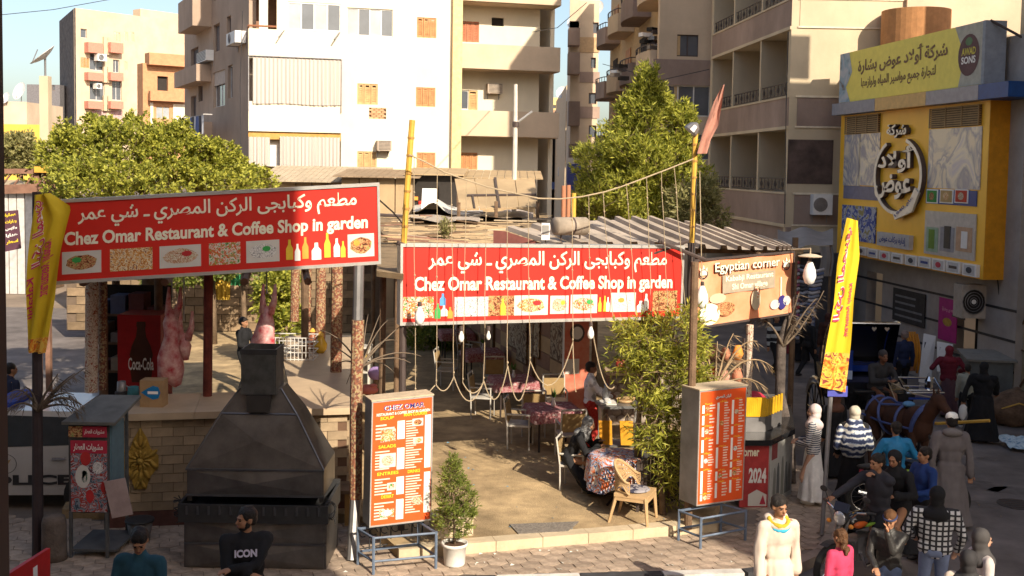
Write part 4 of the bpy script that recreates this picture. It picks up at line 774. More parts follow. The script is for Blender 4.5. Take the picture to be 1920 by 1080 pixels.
# ================================================================ stall: brick faced counter with a broad stone top
CW = frame2((-5.75, 15.5, 0), (-2.42, 16.2, 0)); CL = (V((-2.42, 16.2, 0)) - V((-5.75, 15.5, 0))).length
brick_m = mat('sandstone_brick', (.38, .28, .18), r=.9, var=.12, sc_=7, bump=.35, bs=60, rnd=.17, stain=.15); joint_m = mat('brick_joint', (.14, .08, .05), r=.95); dkb = mat('ochre_brick', (.3, .19, .08), r=.9, bump=.3)
slab_m = mat('cream_marble_top', (.52, .39, .26), r=.55, var=.1, sc_=2.5, stain=.15)
st = thing('stall_counter', 'sandstone brick counter with a broad cream stone top behind the steel grill', 'counter', CW.pt(CL / 2, 0))
m = MB(); m.fb(CW, .01, CL - .01, .3, 1.7, -.9, -.012); m.build('core', joint_m, st)
m = MB(); m.fb(CW, 0, CL, .1, .34, -.9, .02); m.build('plinth', mat('maroon_plinth', (.16, .07, .055), var=.25, stain=.3), st)
bk = MB(); bk.box((0, 0, 0), (.288, .03, .128)); bm_ = bk.mesh('brick', brick_m); bm2 = bk.mesh('brick', dkb); hk = MB(); hk.box((0, 0, 0), (.135, .03, .128)); bm3 = hk.mesh('brick', brick_m)
ang = math.atan2(CW.u.y, CW.u.x); rn = random.Random(4)
for r_ in range(10):
    z = .41 + r_ * .136
    u = .15 if r_ % 2 == 0 else 0.0
    if r_ % 2: o = link('brick', bm3, st, CW.pt(.07, z, .0)); o.rotation_euler = (0, 0, ang); u = .29
    while u < CL - .13:
        dk = (r_ in (3, 4) and 1.3 < u < 2.0) or (r_ == 5 and 1.4 < u < 1.7)
        o = link('brick', bm2 if dk else bm_, st, CW.pt(u, z, rn.uniform(-.003, .004))); o.rotation_euler = (0, 0, ang); u += .296
# right hand return wall
CR = Fr(CW.pt(CL, 0), (-.19, .98)); CR = Fr(CW.pt(CL, 0, 0), (-.12, .99)); CR.n = V((CR.u.y, -CR.u.x, 0))
m = MB(); m.fb(CR, .01, 6.8, .25, 1.7, -.3, -.012); m.build('core', joint_m, st); angr = math.atan2(CR.u.y, CR.u.x)
for r_ in range(10):
    z = .41 + r_ * .136; u = .15 + .14 * (r_ % 2)
    while u < 6.6: o = link('brick', bm_, st, CR.pt(u, z, rn.uniform(-.003, .004))); o.rotation_euler = (0, 0, angr); u += .296
for i, (pts) in enumerate([[CW.pt(-.15, 0, .12), CW.pt(1.2, 0, .12), CW.pt(1.2, 0, -1.25), CW.pt(-.15, 0, -1.25)], [CW.pt(1.205, 0, .12), CW.pt(2.55, 0, .12), CW.pt(2.55, 0, -1.25), CW.pt(1.205, 0, -1.25)], [CW.pt(2.555, 0, .12), CW.pt(CL + .12, 0, .12), CR.pt(1.3, 0, .1), CW.pt(2.555, 0, -1.25)], [CW.pt(2.56, 0, -1.255), CR.pt(1.305, 0, .1), CR.pt(4.2, 0, .1), CW.pt(2.45, 0, -4.2)], [CW.pt(2.45, 0, -4.205), CR.pt(4.205, 0, .1), CR.pt(7, 0, .1), CW.pt(2.5, 0, -7)]]):
    m = MB(); m.prism([V((p.x, p.y, 1.7)) for p in pts], (0, 0, .1)); m.build('stone_top', slab_m, st)
m = MB(); m.fb(CW, .3, 3.0, .25, 1.7, -1.2, -.91); m.build('back_core', joint_m, st)
# gold plaque
gold = mat('gilt_plaster', (.42, .26, .05), r=.5, met=.35, var=.25, sc_=8, bump=.5)
pc = CW.uz(264, 862); t = thing('wall_ornament', 'gilded diamond shaped flower ornament on the brick counter', 'ornament', CW.pt(pc[0], pc[1] - .5, .02)); q = CW.pt(pc[0], pc[1], .02); Mo = Matrix((CW.u, CW.z, CW.n)).transposed()
m = MB(); m.prism([q + Mo @ V((x, y, 0)) for x, y in ((0, .48), (.09, .33), (.14, .17), (.25, .06), (.25, -.1), (.13, -.25), (.08, -.42), (-.08, -.42), (-.13, -.25), (-.25, -.1), (-.25, .06), (-.14, .17), (-.09, .33))][::-1], CW.n * .03); m.build('back_plate', gold, t)
m = MB(); m.ell(q + Mo @ V((0, 0, .07)), (.05, .05, .04), 10, 6, Mo); m.build('flower_centre', gold, t, True)
for k in range(12):
    a = k * math.pi / 6; m = MB(); Mr = Mo @ Matrix.Rotation(a, 3, 'Z'); m.ell(q + Mr @ V((.1, 0, .045)), (.06, .022, .02), 8, 5, Mr); m.build('petal', gold, t, True)
for x, y, a, s in ((0, .3, 90, .1), (.06, .24, 60, .08), (-.06, .24, 120, .08), (.17, .1, 40, .09), (-.17, .1, 140, .09), (.18, -.06, -50, .1), (-.18, -.06, -130, .1), (.09, -.2, -60, .09), (-.09, -.2, -120, .09), (0, -.24, -90, .1), (.04, -.36, -70, .07), (-.04, -.36, -110, .07), (0, .41, 90, .07)):
    Mr = Mo @ Matrix.Rotation(R(a), 3, 'Z'); m = MB(); m.ell(q + Mo @ V((x, y, .035)), (s, s * .38, .03), 8, 6, Mr); m.build('leaf', gold, t, True)
# steel grill
gs = mat('blackened_steel', (.20, .185, .175), r=.36, met=.75, var=.3, sc_=2.5, stain=.25, bump=.12, bs=8); gs2 = mat('steel_seam', (.16, .16, .17), r=.35, met=.8)
gx0, gx1, gy = P(340, 940, 14).x, P(611, 940, 14).x, 14.0; gc = (gx0 + gx1) / 2 + .02; gl_ = (gx1 - gx0) / 2
gr = thing('charcoal_grill', 'large blackened steel charcoal grill with a tapering hood and short square chimney', 'grill', (gc, gy + .4, .12))
def crease(x0, x1, z0, z1, y, name='panel', dy=.05, m_=gs):
    m = MB(); a, b_, c, d = V((x0, y, z0)), V((x1, y, z0)), V((x1, y, z1)), V((x0, y, z1)); o = (a + b_ + c + d) / 4 - V((0, dy, 0)); e = V((0, .02, 0))
    m._a([a, b_, c, d, o, a + e, b_ + e, c + e, d + e], [(0, 1, 4), (1, 2, 4), (2, 3, 4), (3, 0, 4), (5, 8, 7, 6), (0, 5, 6, 1), (1, 6, 7, 2), (2, 7, 8, 3), (3, 8, 5, 0)]); return m.build(name, m_, gr)
crease(gc - .9, gc + .9, .14, .44, gy - .012); crease(gc - .9, gc + .9, .46, .74, gy - .012); crease(gc - .87, gc + .87, 1.10, 1.42, gy - .012)
m = MB(); m.bb(gc - .93, gc + .93, gy + .01, gy + .95, .12, .76); m.build('cabinet', gs, gr)
m = MB(); m.bb(gc - .89, gc + .89, gy + .01, gy + .9, 1.08, 1.44); m.build('hood_band', gs, gr)
for z, x_ in ((.45, .92), (.75, .93), (1.43, .9), (1.09, .9)): m = MB(); m.bb(gc - x_, gc + x_, gy - .03, gy - .001, z - .012, z + .012); m.build('seam', gs2, gr)
m = MB(); x0 = gc - .97; m.bb(x0, gc + .97, gy - .12, gy + .9, .76, .83); m.bb(x0, gc + .97, gy - .13, gy - .09, .831, 1.0); m.bb(x0, x0 + .04, gy - .089, gy + .9, .831, 1.02); m.bb(gc + .93, gc + .97, gy - .089, gy + .9, .831, 1.02); m.bb(x0, gc + .97, gy + .86, gy + .9, .831, 1.07); m.build('brazier_tray', black_p, gr)
for k in range(13): m = MB(); x = gc - .85 + k * .142; m.bb(x - .013, x + .013, gy - .15, gy - .131, .87, .98); m.build('tray_stud', gs2, gr)
m = MB(); 
for s in (-1, 1): m.bb(gc + s * .86 - .03, gc + s * .86 + .03, gy + .02, gy + .08, 1.0, 1.08); m.bb(gc + s * .86 - .03, gc + s * .86 + .03, gy + .8, gy + .86, 1.07, 1.08)
m.build('hood_support', gs, gr, kind='stuff')
m = MB(); A = [V((gc - .89, gy, 1.44)), V((gc + .89, gy, 1.44)), V((gc + .89, gy + .9, 1.44)), V((gc - .89, gy + .9, 1.44))]; B_ = [V((gc - .5, gy + .2, 2.12)), V((gc + .5, gy + .2, 2.12)), V((gc + .5, gy + .8, 2.12)), V((gc - .5, gy + .8, 2.12))]; C_ = [V((gc - .27, gy + .3, 2.44)), V((gc + .27, gy + .3, 2.44)), V((gc + .27, gy + .7, 2.44)), V((gc - .27, gy + .7, 2.44))]
o = (A[0] + A[1] + B_[0] + B_[1]) / 4 + V((0, -.03, .01))
m._a(A + B_ + C_ + [o], [(0, 1, 12), (1, 5, 12), (5, 4, 12), (4, 0, 12), (1, 2, 6, 5), (2, 3, 7, 6), (3, 0, 4, 7), (4, 5, 9, 8), (5, 6, 10, 9), (6, 7, 11, 10), (7, 4, 8, 11), (0, 3, 2, 1), (8, 9, 10, 11)]); m.build('hood', gs, gr)
for a, c in ((A[0], B_[0]), (A[1], B_[1]), (B_[0], C_[0]), (B_[1], C_[1]), (B_[0], B_[1])): m = MB(); m.tube([a, c], .014, 6); m.build('seam', gs2, gr)
cz0, cz1 = 2.38, 2.98; m = MB(); w_ = .23; y0, y1 = gy + .18, gy + .66
m.bb(gc - w_, gc - w_ + .02, y0, y1, cz0, cz1); m.bb(gc + w_ - .02, gc + w_, y0, y1, cz0, cz1); m.bb(gc - w_ + .021, gc + w_ - .021, y0, y0 + .02, cz0, cz1 - .0); m.bb(gc - w_ + .021, gc + w_ - .021, y1 - .02, y1, cz0, cz1)
m.build('chimney', mat('chimney_steel', (.14, .14, .135), r=.5, met=.6, var=.3, stain=.3), gr); m = MB(); m.bb(gc - w_ - .01, gc + w_ + .01, y0 - .01, y0 - .001, cz1 - .07, cz1); m.build('chimney_rim', black_p, gr)
m = MB(); m.hexa([V((gc - .14, gy + .13, 2.16)), V((gc + .14, gy + .13, 2.16)), V((gc + .14, gy + .3, 2.16)), V((gc - .14, gy + .3, 2.16)), V((gc - .16, gy + .16, 2.37)), V((gc + .16, gy + .16, 2.37)), V((gc + .16, gy + .3, 2.37)), V((gc - .16, gy + .3, 2.37))]); m.build('draught_opening', dark, gr)
rn = random.Random(8)
for s in (-1, 1):
    m = MB()
    for k in range(4): a0 = rn.uniform(0, 6); m.tube([V((gc + s * 1.0 + .05 * math.cos(a0 + i * .8), gy - .02 + .04 * math.sin(i), .75 + .3 * i / 12 + .04 * math.sin(i * .8 + a0))) for i in range(13)], .007, 4)
    m.build('wire_loop', black_p, gr, kind='stuff')
# kiosk stand
t = thing('kiosk_stand', 'tall metal stand with a meat poster and red headings left of the counter', 'stand', G(172, 1060, .12)); KX0, KX1 = P(127, 800, 14.3).x, P(217, 800, 14.3).x; ky = 14.3
KB = Board((KX0, ky, 1.92), (KX1 - .1, ky, 1.92), (KX1 - .1, ky, .72), (KX0, ky, .72)); kk = mat('kiosk_grey', (.10, .10, .10), r=.6, var=.2, stain=.2)
m = MB(); m.bb(KX0, KX1 - .1, ky + .02, ky + .55, .72, 1.92); m.build('case', kk, t)
m = MB(); m.bb(KX1 - .099, KX1 - .07, ky + .05, ky + .5, .75, 1.9); m.build('side_glass', mat('kiosk_blue_side', (.12, .2, .24), r=.4), t)
m = MB(); m.hexa([V((KX0 - .05, ky - .08, 1.93)), V((KX1 + .02, ky - .08, 1.93)), V((KX1 + .05, ky + .85, 2.1)), V((KX0 + .12, ky + .85, 2.1)), V((KX0 - .05, ky - .08, 1.97)), V((KX1 + .02, ky - .08, 1.97)), V((KX1 + .05, ky + .85, 2.14)), V((KX0 + .12, ky + .85, 2.14))]); m.build('canopy_top', mat('canopy_grey', (.15, .145, .13), r=.7, var=.15, stain=.25), t)
crim = mat('crimson_print', (.45, .03, .06), r=.6); poster_m = pattern('print_meat_on_ice', 'blot', [(.05, .07, .1), (.2, .24, .28), (.34, .05, .04), (.4, .38, .4), (.1, .04, .05)], 9, dist=2)
m = MB(); KB.rect(m, .38, .97, .86, .98, 0, .02); m.build('heading_strip', crim, t); m = MB(); KB.rect(m, .03, .37, .86, .98, 0, .02); m.build('food_photo', foods[0], t)
m = MB(); KB.rect(m, .08, .97, .68, .82, 0, .02); m.build('heading_strip', crim, t); m = MB(); KB.rect(m, .08, .97, .02, .675, 0, .02); m.build('poster_photo', poster_m, t)
for q in ((.42, .92, .89, .95), (.15, .88, .7, .79)): m = MB(); KB.text(m, arabic('مشويات العطار'), *q, .02, .024); m.build('lettering', white_l, t)
for a, b_, ra, rb, mm in ((.38, .42, .19, .13, plate_m), (.42, .42, .08, .07, mat('print_leaf_green', (.05, .22, .12))), (.55, .2, .1, .075, mat('print_tomato', (.45, .03, .03))), (.88, .3, .06, .06, mat('print_tomato', (.45, .03, .03))), (.45, .62, .13, .08, mat('print_tomato', (.45, .03, .03))), (.75, .52, .13, .07, foods[4])): m = MB(); KB.disc(m, a, b_, ra, rb, .024 if mm is not drm else .03); m.build('printed_dish', mm, t)
for x, y in ((KX0 + .03, ky), (KX1 - .12, ky), (KX0 + .2, ky + .8), (KX1 - .14, ky + .8)): m = MB(); m.bb(x - .02, x + .02, y - .02, y + .02, .12, .74 if y < ky + .1 else 2.0); m.build('leg', kk, t)
m = MB(); m.bb(KX0 + .02, KX1, ky + .0, ky + .8, .2, .23); m.build('bottom_shelf', kk, t)
m = MB(); m.box((KX1 + .05, ky - .05, .95), (.28, .02, .5), Matrix.Rotation(R(-12), 3, 'Y')); m.build('side_leaflet', mat('leaflet', (.4, .3, .28)), t)
q = G(262, 1015, .12); t = thing('bucket', 'dark rimmed grey bucket in front of the brick counter', 'bucket', (q.x, 15.0, .12)); m = MB(); bc = (P(262, 985, 15).x, 15.0, .12); m.lathe([(.13, 0), (.18, .28), (.17, .28), (.12, .02)], bc, 18); m.build('body', mat('grey_plastic', (.16, .16, .17), r=.5), t, True); m = MB(); m.lathe([(.175, .27), (.2, .275), (.2, .3), (.17, .3)], bc, 18); m.build('rim', black_p, t, True)
q = G(102, 1048, .12); t = thing('bollard', 'rough round stone bollard beside the dark pole at the lower left', 'bollard', q); m = MB(); m.lathe([(.17, 0), (.16, .1), (.155, .5), (.14, .57), (.06, .6)], q, 14); m.build('drum', mat('rough_stone', (.13, .1, .08), r=.95, bump=.8, bs=30, var=.3), t, True)
t = thing('barrier', 'red plastic barrier with white patches at the lower left corner', 'barrier', G(40, 1078, .12)); rb_ = mat('barrier_red', (.5, .02, .02), r=.4); a, c = P(28, 1085, 12.5), P(94, 1035, 13.2)
BBx = Board(a + V((0, 0, .1)), c + V((0, 0, .05)), c + V((0, 0, -.42)), a + V((0, 0, -.55))); m = MB(); BBx.rect(m, -1.5, 1, 0, 1, -.05, 0); m.build('panel', rb_, t)
for a0, a1 in ((.5, .62), (-.1, .1)): m = MB(); BBx.rect(m, a0, a1, .25, .8, 0, .004); m.build('white_patch', white_l, t)
for a0 in (-1, .8): m = MB(); BBx.rect(m, a0, a0 + .12, -1.3, -.002, -.05, 0); m.build('foot', rb_, t)
# cola refrigerator, box, jars on the top
ZT = 1.8
def TP(x, y, z=ZT): return G(x, y, z)
a, c = P(220, 590, 17.6), P(301, 590, 17.6); t = thing('refrigerator', 'dark red drinks refrigerator with a big bottle print behind the counter', 'refrigerator', (a.x + .4, 17.9, .25))
m = MB(); m.bb(a.x, c.x, 17.6, 18.2, .25, a.z); m.build('cabinet', mat('fridge_red', (.36, .012, .015), r=.4), t)
FB = Board((a.x, 17.6, a.z), (c.x, 17.6, c.z), (c.x, 17.6, ZT), (a.x, 17.6, ZT)); m = MB(); pr = [(0, 0), (.13, 0), (.15, .18), (.13, .3), (.16, .45), (.13, .6), (.07, .75), (.055, .9), (.065, .93), (.06, 1)]; m.poly([FB.p(.55 + x * 1.7, .02 + .88 * y, .005) for x, y in pr[1:]] + [FB.p(.55 - x * 1.7, .02 + .88 * y, .005) for x, y in pr[:0:-1]]); m.build('printed_bottle', mat('cola_brown', (.07, .02, .01), r=.3), t)
m = MB(); FB.text(m, 'Coca-Cola', .25, .84, .2, .38, .02, .01); m.build('lettering', white_l, t)
a, c = P(262, 757, 15.9), P(305, 714, 15.9); t = thing('cardboard_box', 'small cardboard box with a blue drop print on the counter top', 'box', (a.x + .15, 16, ZT)); XB = Board((a.x, 15.9, c.z), (c.x, 15.9, c.z), (c.x, 15.9, ZT), (a.x, 15.9, ZT))
m = MB(); m.bb(a.x, c.x, 15.9, 16.15, ZT, c.z); m.build('carton', mat('cardboard', (.35, .22, .11), r=.9), t); m = MB(); m.poly([XB.p(.5 + .4 * x, .55 + .26 * y, .004) for x, y in ((-1.1, 0), (-.4, .6), (.2, 1), (.8, .8), (1, 0), (.8, -.8), (.2, -1), (-.4, -.6))][::-1]); m.build('blue_drop', mat('print_bright_blue', (.01, .17, .42)), t)
m = MB(); XB.rect(m, .35, .8, .5, .6, .004, .008); m.build('label_strip', white_l, t)
for i, (x, h_, r_, mm, lb_) in enumerate(((228, .28, .07, grey_m, 'steel blender jug on the counter in front of the red refrigerator'), (250, .2, .09, mat('teal_mug', (.05, .2, .24)), 'teal plastic mug on the counter beside the cardboard box'))):
    q = P(x, 748, 16.4); t = thing('jug' if i == 0 else 'mug', lb_, 'jug', (q.x, 16.4, ZT)); m = MB(); m.lathe([(r_ * .8, 0), (r_, h_ * .5), (r_ * .9, h_), (r_ * .8, h_), (r_ * .75, .02)], (q.x, 16.4, ZT), 14); m.build('body', mm, t, True); m = MB(); m.tube([V((q.x + r_, 16.4, ZT + h_ * .75)), V((q.x + r_ + .05, 16.4, ZT + h_ * .65)), V((q.x + r_ + .05, 16.4, ZT + h_ * .35)), V((q.x + r_ * .9, 16.4, ZT + h_ * .25))], .012, 6); m.build('handle', mm, t)
    if i == 0: m = MB(); m.lathe([(.09, .0), (.1, .12), (.06, .14)], (q.x, 16.4, ZT - .001), 12); m.build('motor_base', black_p, t)
# hanging carcasses
meat = mat('raw_meat_and_fat', (.80, .58, .54), r=.45, var=.3, sc_=7, c2=(.48, .03, .05), bump=.5, bs=25, spec=.5)
def carcass(label, pts, rs, hook):
    t = thing('carcass', label, 'meat carcass', pts[-1], 'carcasses hanging at the stall'); m = MB(); m.tube(pts, rs, 14)
    for v in m.v: d = noise.noise(v * 6) * .035; v.x += d; v.y += d * .6
    m.build('flank', meat, t, True); m = MB(); m.tube([pts[0] + V((.05, 0, -.1)), pts[0] + V((.12, 0, .1)), pts[0] + V((.13, 0, .35))], [.07, .045, .02], 8); m.tube([pts[0] + V((-.05, 0, -.1)), pts[0] + V((-.06, 0, .12)), pts[0] + V((-.05, 0, .35))], [.07, .04, .02], 8); m.build('shank', meat, t, True, kind='stuff')
    m = MB(); m.tube([pts[0] + V((0, 0, .2)), hook], .012, 5); m.build('hook', grey_m, t)
Y = 16.9; carcass('skinned carcass hanging beside the drinks refrigerator', [P(323, 580, Y), P(320, 605, Y), P(322, 630, Y), P(318, 670, Y), P(320, 700, Y), P(332, 724, Y)], [.06, .14, .13, .2, .2, .06], P(322, 520, Y))
carcass('second piece of meat hanging right against the first carcass, darker', [P(345, 625, Y), P(347, 650, Y), P(350, 675, Y)], [.04, .1, .04], P(345, 520, Y))
carcass('pink carcass hanging behind the grill chimney', [P(500, 575, Y - .2), P(498, 605, Y - .2), P(493, 640, Y - .2), P(490, 690, Y - .2), P(500, 735, Y - .2)], [.06, .11, .19, .27, .12], P(500, 500, Y))
# posts on and behind the counter
for i, (x, y0, y1, Y, m_, r_, lb_) in enumerate(((171, 735, 520, 16.9, wrapb, .1, 'broad pale wrapped post at the left end of the counter'), (192, 735, 520, 17.1, wrap, .06, 'thin reddish wrapped post touching the broad pale one'), (389, 742, 512, 16.75, mat('dark_red_wrap', (.14, .03, .02), var=.4), .07, 'dark red post between the hanging meat and the man in black'), (552, 600, 500, 25.0, wrap, .1, 'farthest patterned post on the stone top'), (574, 620, 500, 23.5, wrap, .1, 'second farthest patterned post on the stone top'), (600, 655, 500, 21.2, wrap, .1, 'third patterned post on the stone top, behind the amber jars'), (630, 700, 500, 18.9, wrap, .1, 'nearest patterned post on the stone top'))):
    a = P(x, y0, Y); zb = .25 if i in () else ZT; post(lb_, [V((a.x, a.y, zb if i > 2 or True else zb)), V((P(x + 2, y1, Y).x, Y, P(x, y1, Y).z))], r_, m_, group='cloth wrapped posts around the stone top', name='wrapped_post')
for i, (x0, x1, y0, y1, Y, lb_) in enumerate(((575, 597, 655, 622, 20.5, 'amber clay jar on the stone top left of the yellow one'), (592, 610, 662, 628, 20, 'round yellow glass jar on the stone top'))):
    a = P((x0 + x1) / 2, y0, Y); a = G((x0 + x1) / 2, y0, ZT); t = thing('jar', lb_, 'jar', a); m = MB(); m.lathe([(.06, 0), (.12, .08), (.13, .18), (.07, .27), (.05, .33), (.07, .35)], a, 14); m.build('body', mat('amber_glaze' if i else 'brown_glaze', (.5, .3, .03) if i else (.3, .1, .05), r=.25), t, True); m = MB(); m.lathe([(.075, .35), (.05, .38), (.015, .42)], a, 10); m.build('stopper', bamboo, t)
t = thing('wire_cage', 'white wire cage of plates and bottles on the stone top left of the jars', 'cage', G(545, 676, ZT)); q = G(545, 676, ZT); wm = mat('white_wire', (.6, .58, .55), r=.5)
for k in range(13):
    m = MB(); x = -.42 + k * .07; m.tube([q + V((x, 0, 0)), q + V((x, 0, .42))], .009, 4); m.build('bar', wm, t)
for z in (.02, .15, .28, .42): m = MB(); m.tube([q + V((-.42, 0, z)), q + V((.42, 0, z)), q + V((.42, .5, z)), q + V((-.42, .5, z)), q + V((-.42, 0, z))], .011, 4); m.build('hoop', wm, t)
for k in range(5): m = MB(); m.lathe([(.1, 0), (.13, .02), (.12, .03), (.01, .02)], q + V((-.25 + k * .12, .25, .06 * k + .05)), 12); m.build('plate', plate_m, t)
# ================================================================ stall interior
m = MB(); a, c = P(318, 640, 33), P(560, 560, 33)
t = thing('garden_wall', 'low rough tan stone wall at the back of the shaded stall', 'wall', (-8, 33.2, .25)); BWF = Fr((-13.5, 33, 0), (1, .06)); m = MB(); m.fb(BWF, 0, 9.5, .25, 2.7, -.35, -.02); m.build('core', mat('rough_stone_joint', (.14, .1, .07)), t)
bs_ = mat('tan_block', (.22, .155, .095), r=.95, var=.25, sc_=4, bump=.6, rnd=.25); q_ = MB(); q_.box((0, 0, 0), (.52, .06, .24)); qm = q_.mesh('stone', bs_)
for r_ in range(9):
    u = .3 + (r_ % 2) * .27
    while u < 9.2: o = link('stone', qm, t, BWF.pt(u, .4 + r_ * .26, rn.uniform(-.01, .02))); o.rotation_euler = (0, 0, math.atan2(BWF.u.y, BWF.u.x)); u += .545
for i, (x0, x1, y0, y1, c_, lb_) in enumerate(((400, 432, 512, 562, (.6, .4, .06), 'yellow cloth hung over the garden wall'), (432, 462, 512, 535, (.05, .3, .12), 'green cloth hung beside the yellow one'))):
    f_ = Fr((P(x0, y0, 31.5).x, 31.5, 0), (1, 0)); w_ = P(x1, y0, 31.5).x - f_.o.x; p_, _ = cloth_sheet(f_, 0, w_, P(x0, y1, 31.5).z, P(x0, y0, 31.5).z, 0, None, waves=4, amp=.06, seed=i); solo(p_, 'hanging_cloth', mat('cloth_%d' % i, c_), lb_, 'cloth', smooth=True)
# roof beams of the stall
wood = mat('old_wood', (.16, .10, .06), r=.85, var=.35, sc_=5, bump=.4)
t = thing('stall_roof', 'dark timber and reed roof over the meat stall behind the shaded signboard', 'roof', (-5, 17, 3.6))
m = MB(); pts = [CW.pt(-.6, 3.75, -.6), CW.pt(2.9, 3.85, -.6), CW.pt(2.5, 3.85, -7.2), CW.pt(-1.1, 3.75, -7.2)]; m.prism(pts, (0, 0, .06)); m.build('reed_deck', wood, t)  # back part of the deck is extended to darken the stall interior
for u in (-.3, .8, 1.9, 2.8): m = MB(); m.tube([CW.pt(u, 3.7, .2), CW.pt(u, 3.7, -4.6)], .06, 6); m.build('beam', wood, t)
for k in range(4): 
    q = CW.pt([-.4, .35, 2.85, -.5][k], 0, [-2.2, -3.2, -4.3, -4.3][k]); post(['dark timber post deep in the stall, near the refrigerator', 'dark timber post behind the drinks refrigerator', 'dark timber post at the back right of the stall', 'dark timber post at the back left of the stall'][k], [V((q.x, q.y, .25)), V((q.x, q.y, 3.72))], .07, wood)
# dark shelving on the left of the stall
rn = random.Random(21); cols_ = [mat('bale_%d' % i, c) for i, c in enumerate(((.25, .1, .1), (.1, .12, .2), (.3, .26, .2), (.08, .09, .07), (.2, .18, .17), (.14, .05, .05)))]
t = thing('shelf_unit', 'dark shelves with folded goods deep in the shade left of the refrigerator', 'shelves', (-6.9, 19.2, .25))
m = MB(); m.bb(-7.4, -6.1, 19.5, 19.55, .25, 3.2); m.build('back_board', dark, t)
for z in (.5, 1.1, 1.7, 2.2, 2.7): m = MB(); m.bb(-7.4, -6.1, 19.0, 19.5, z, z + .04); m.build('shelf', wood, t)
for z in (1.74, 2.24, 2.74):
    for k in range(4): m = MB(); x = -7.2 + k * .32; m.bb(x - .13, x + .13, 19.02, 19.4, z, z + rn.uniform(.12, .38)); m.build('folded_goods', rn.choice(cols_), t)
# ================================================================ restaurant: right wall of chequered boards
RW = frame2((-1.35, 30.5, 0), (1.14, 22.5, 0)); RW = Fr((-1.35, 30.5, 0), (2.49, -8.0)); RWL = V((2.49, -8.0, 0)).length
t = thing('restaurant_wall', 'long wall of tan and brown painted boards along the right of the dining floor', 'wall', RW.pt(RWL / 2, .25)); ba = [mat('board_tan', (.46, .31, .17), r=.7, var=.1), mat('board_brown', (.27, .15, .10), r=.7, var=.12)]
m = MB(); m.fb(RW, 0, RWL, .25, 3.6, -.2, -.02); m.build('core', wood, t)
for r_ in range(9):
    for k in range(9): u = k * .93 + (r_ % 2) * .0; m = MB(); m.fb(RW, max(0, u) + .006, min(RWL, u + .93) - .006, .3 + r_ * .36, .3 + r_ * .36 + .35, -.02, .0); m.build('board', ba[(k + r_) % 2], t)
for u in (RWL - 2.0, RWL - 5.2): m = MB(); m.fb(RW, u, u + .07, .25, 3.4, .001, .06); m.build('batten', wood, t)
pic = [pattern('papyrus_print', 'blot', [(.34, .27, .18), (.5, .42, .3), (.2, .13, .09), (.55, .48, .36)], 5, dist=1), pattern('papyrus_print_b', 'blot', [(.2, .13, .09), (.4, .33, .24), (.12, .08, .06)], 6, dist=1)]
for i, (x0, y0, x1, y1) in enumerate(((957, 606, 972, 645), (972, 606, 990, 672), (998, 606, 1014, 662), (1036, 606, 1058, 668))):
    a, c = RW.U(x0, 640), RW.U(x1, 640); z1, z0 = RW.uz(x0, y0 - 14)[1], RW.uz(x0, y1)[1]; p_ = thing('wall_picture', ['small print near the far end of the board wall', 'tall framed print on the board wall beside the small one', 'pale print in the middle of the board wall', 'large pale print nearest the red poster'][i], 'picture', RW.pt(a, z0)); m = MB(); m.fb(RW, a, c, z0, z1, .03, .05); m.build('print', pic[i % 2], p_); m = MB(); m.fb(RW, a, c, z0 - .04, z0, .03, .06); m.fb(RW, a, c, z1, z1 + .04, .03, .06); m.build('frame_rail', wood, p_, kind='stuff')
# red poster panel at the wall end
q0, q1 = P(1056, 762, 22.4), P(1103, 762, 22.6); t = thing('poster_panel', 'red poster panel with an oval badge at the end of the board wall', 'poster', (q0.x + .25, 22.4, .6)); RPB = Board((q0.x, 22.4, P(1056, 600, 22.4).z), (q1.x, 22.6, P(1103, 600, 22.6).z), (q1.x, 22.6, .35), (q0.x, 22.4, .35))
m = MB(); RPB.rect(m, 0, 1, 0, 1, -.05, 0); m.build('board', mat('faded_red_print', (.5, .1, .06), var=.3, sc_=3, c2=(.55, .25, .16)), t); m = MB(); RPB.disc(m, .5, .86, .3, .1, .004); m.build('badge', rail, t); m = MB(); RPB.disc(m, .5, .86, .22, .07, .008); m.build('badge_centre', plate_m, t); m = MB(); RPB.rect(m, .05, .6, .42, .58, 0, .004); m.build('pale_block', plate_m, t)
m = MB(); RPB.rect(m, -.03, 0, 0, 1, -.06, .01); m.build('edge_strip', white_p, t)
# roofs
reed = mat('dusty_reed_roof', (.34, .24, .14), r=.95, var=.25, sc_=2.5, bump=1.0, bs=70, stain=.3)
t = thing('reed_roof', 'dusty flat reed roof over the back of the dining garden', 'roof', (-1.5, 25, 3.75)); 
def roofpoly(pts, z, parent, m_, th=.08, name='reed_deck', nsub=0, bumpz=.0):
    m = MB(); m.prism([V((p.x, p.y, z - th)) for p in pts], (0, 0, th)); return m.build(name, m_, parent)
roofpoly([G(706, 508, 3.9), G(757, 514, 3.9), G(757, 468, 3.9), G(712, 440, 3.9)], 3.9, t, reed); roofpoly([G(716, 440, 3.9), G(757, 466.5, 3.9), G(1000, 462, 3.9), G(1010, 412, 3.9), G(700, 405, 3.9)], 3.94, t, reed, name='reed_deck')
m = MB(); m.prism([V((.9, 19.6, 3.9)), V((5.4, 20.2, 3.9)), V((5.2, 27.5, 3.9)), V((.2, 27.5, 3.9))], (0, 0, .08)); m.build('reed_deck', reed, t)  # unseen deck under the sheet roof, added to shade the dining floor
rn = random.Random(31); m = MB()
for k in range(260):
    x, y = rn.uniform(715, 1000), rn.uniform(402, 455); p = G(x, y, 3.95); a = rn.uniform(-.3, .3); L_ = rn.uniform(.3, 1.1); d = V((math.cos(a), math.sin(a), rn.uniform(-.03, .05))) * L_; m.tube([p, p + d], rn.uniform(.006, .02), 4)
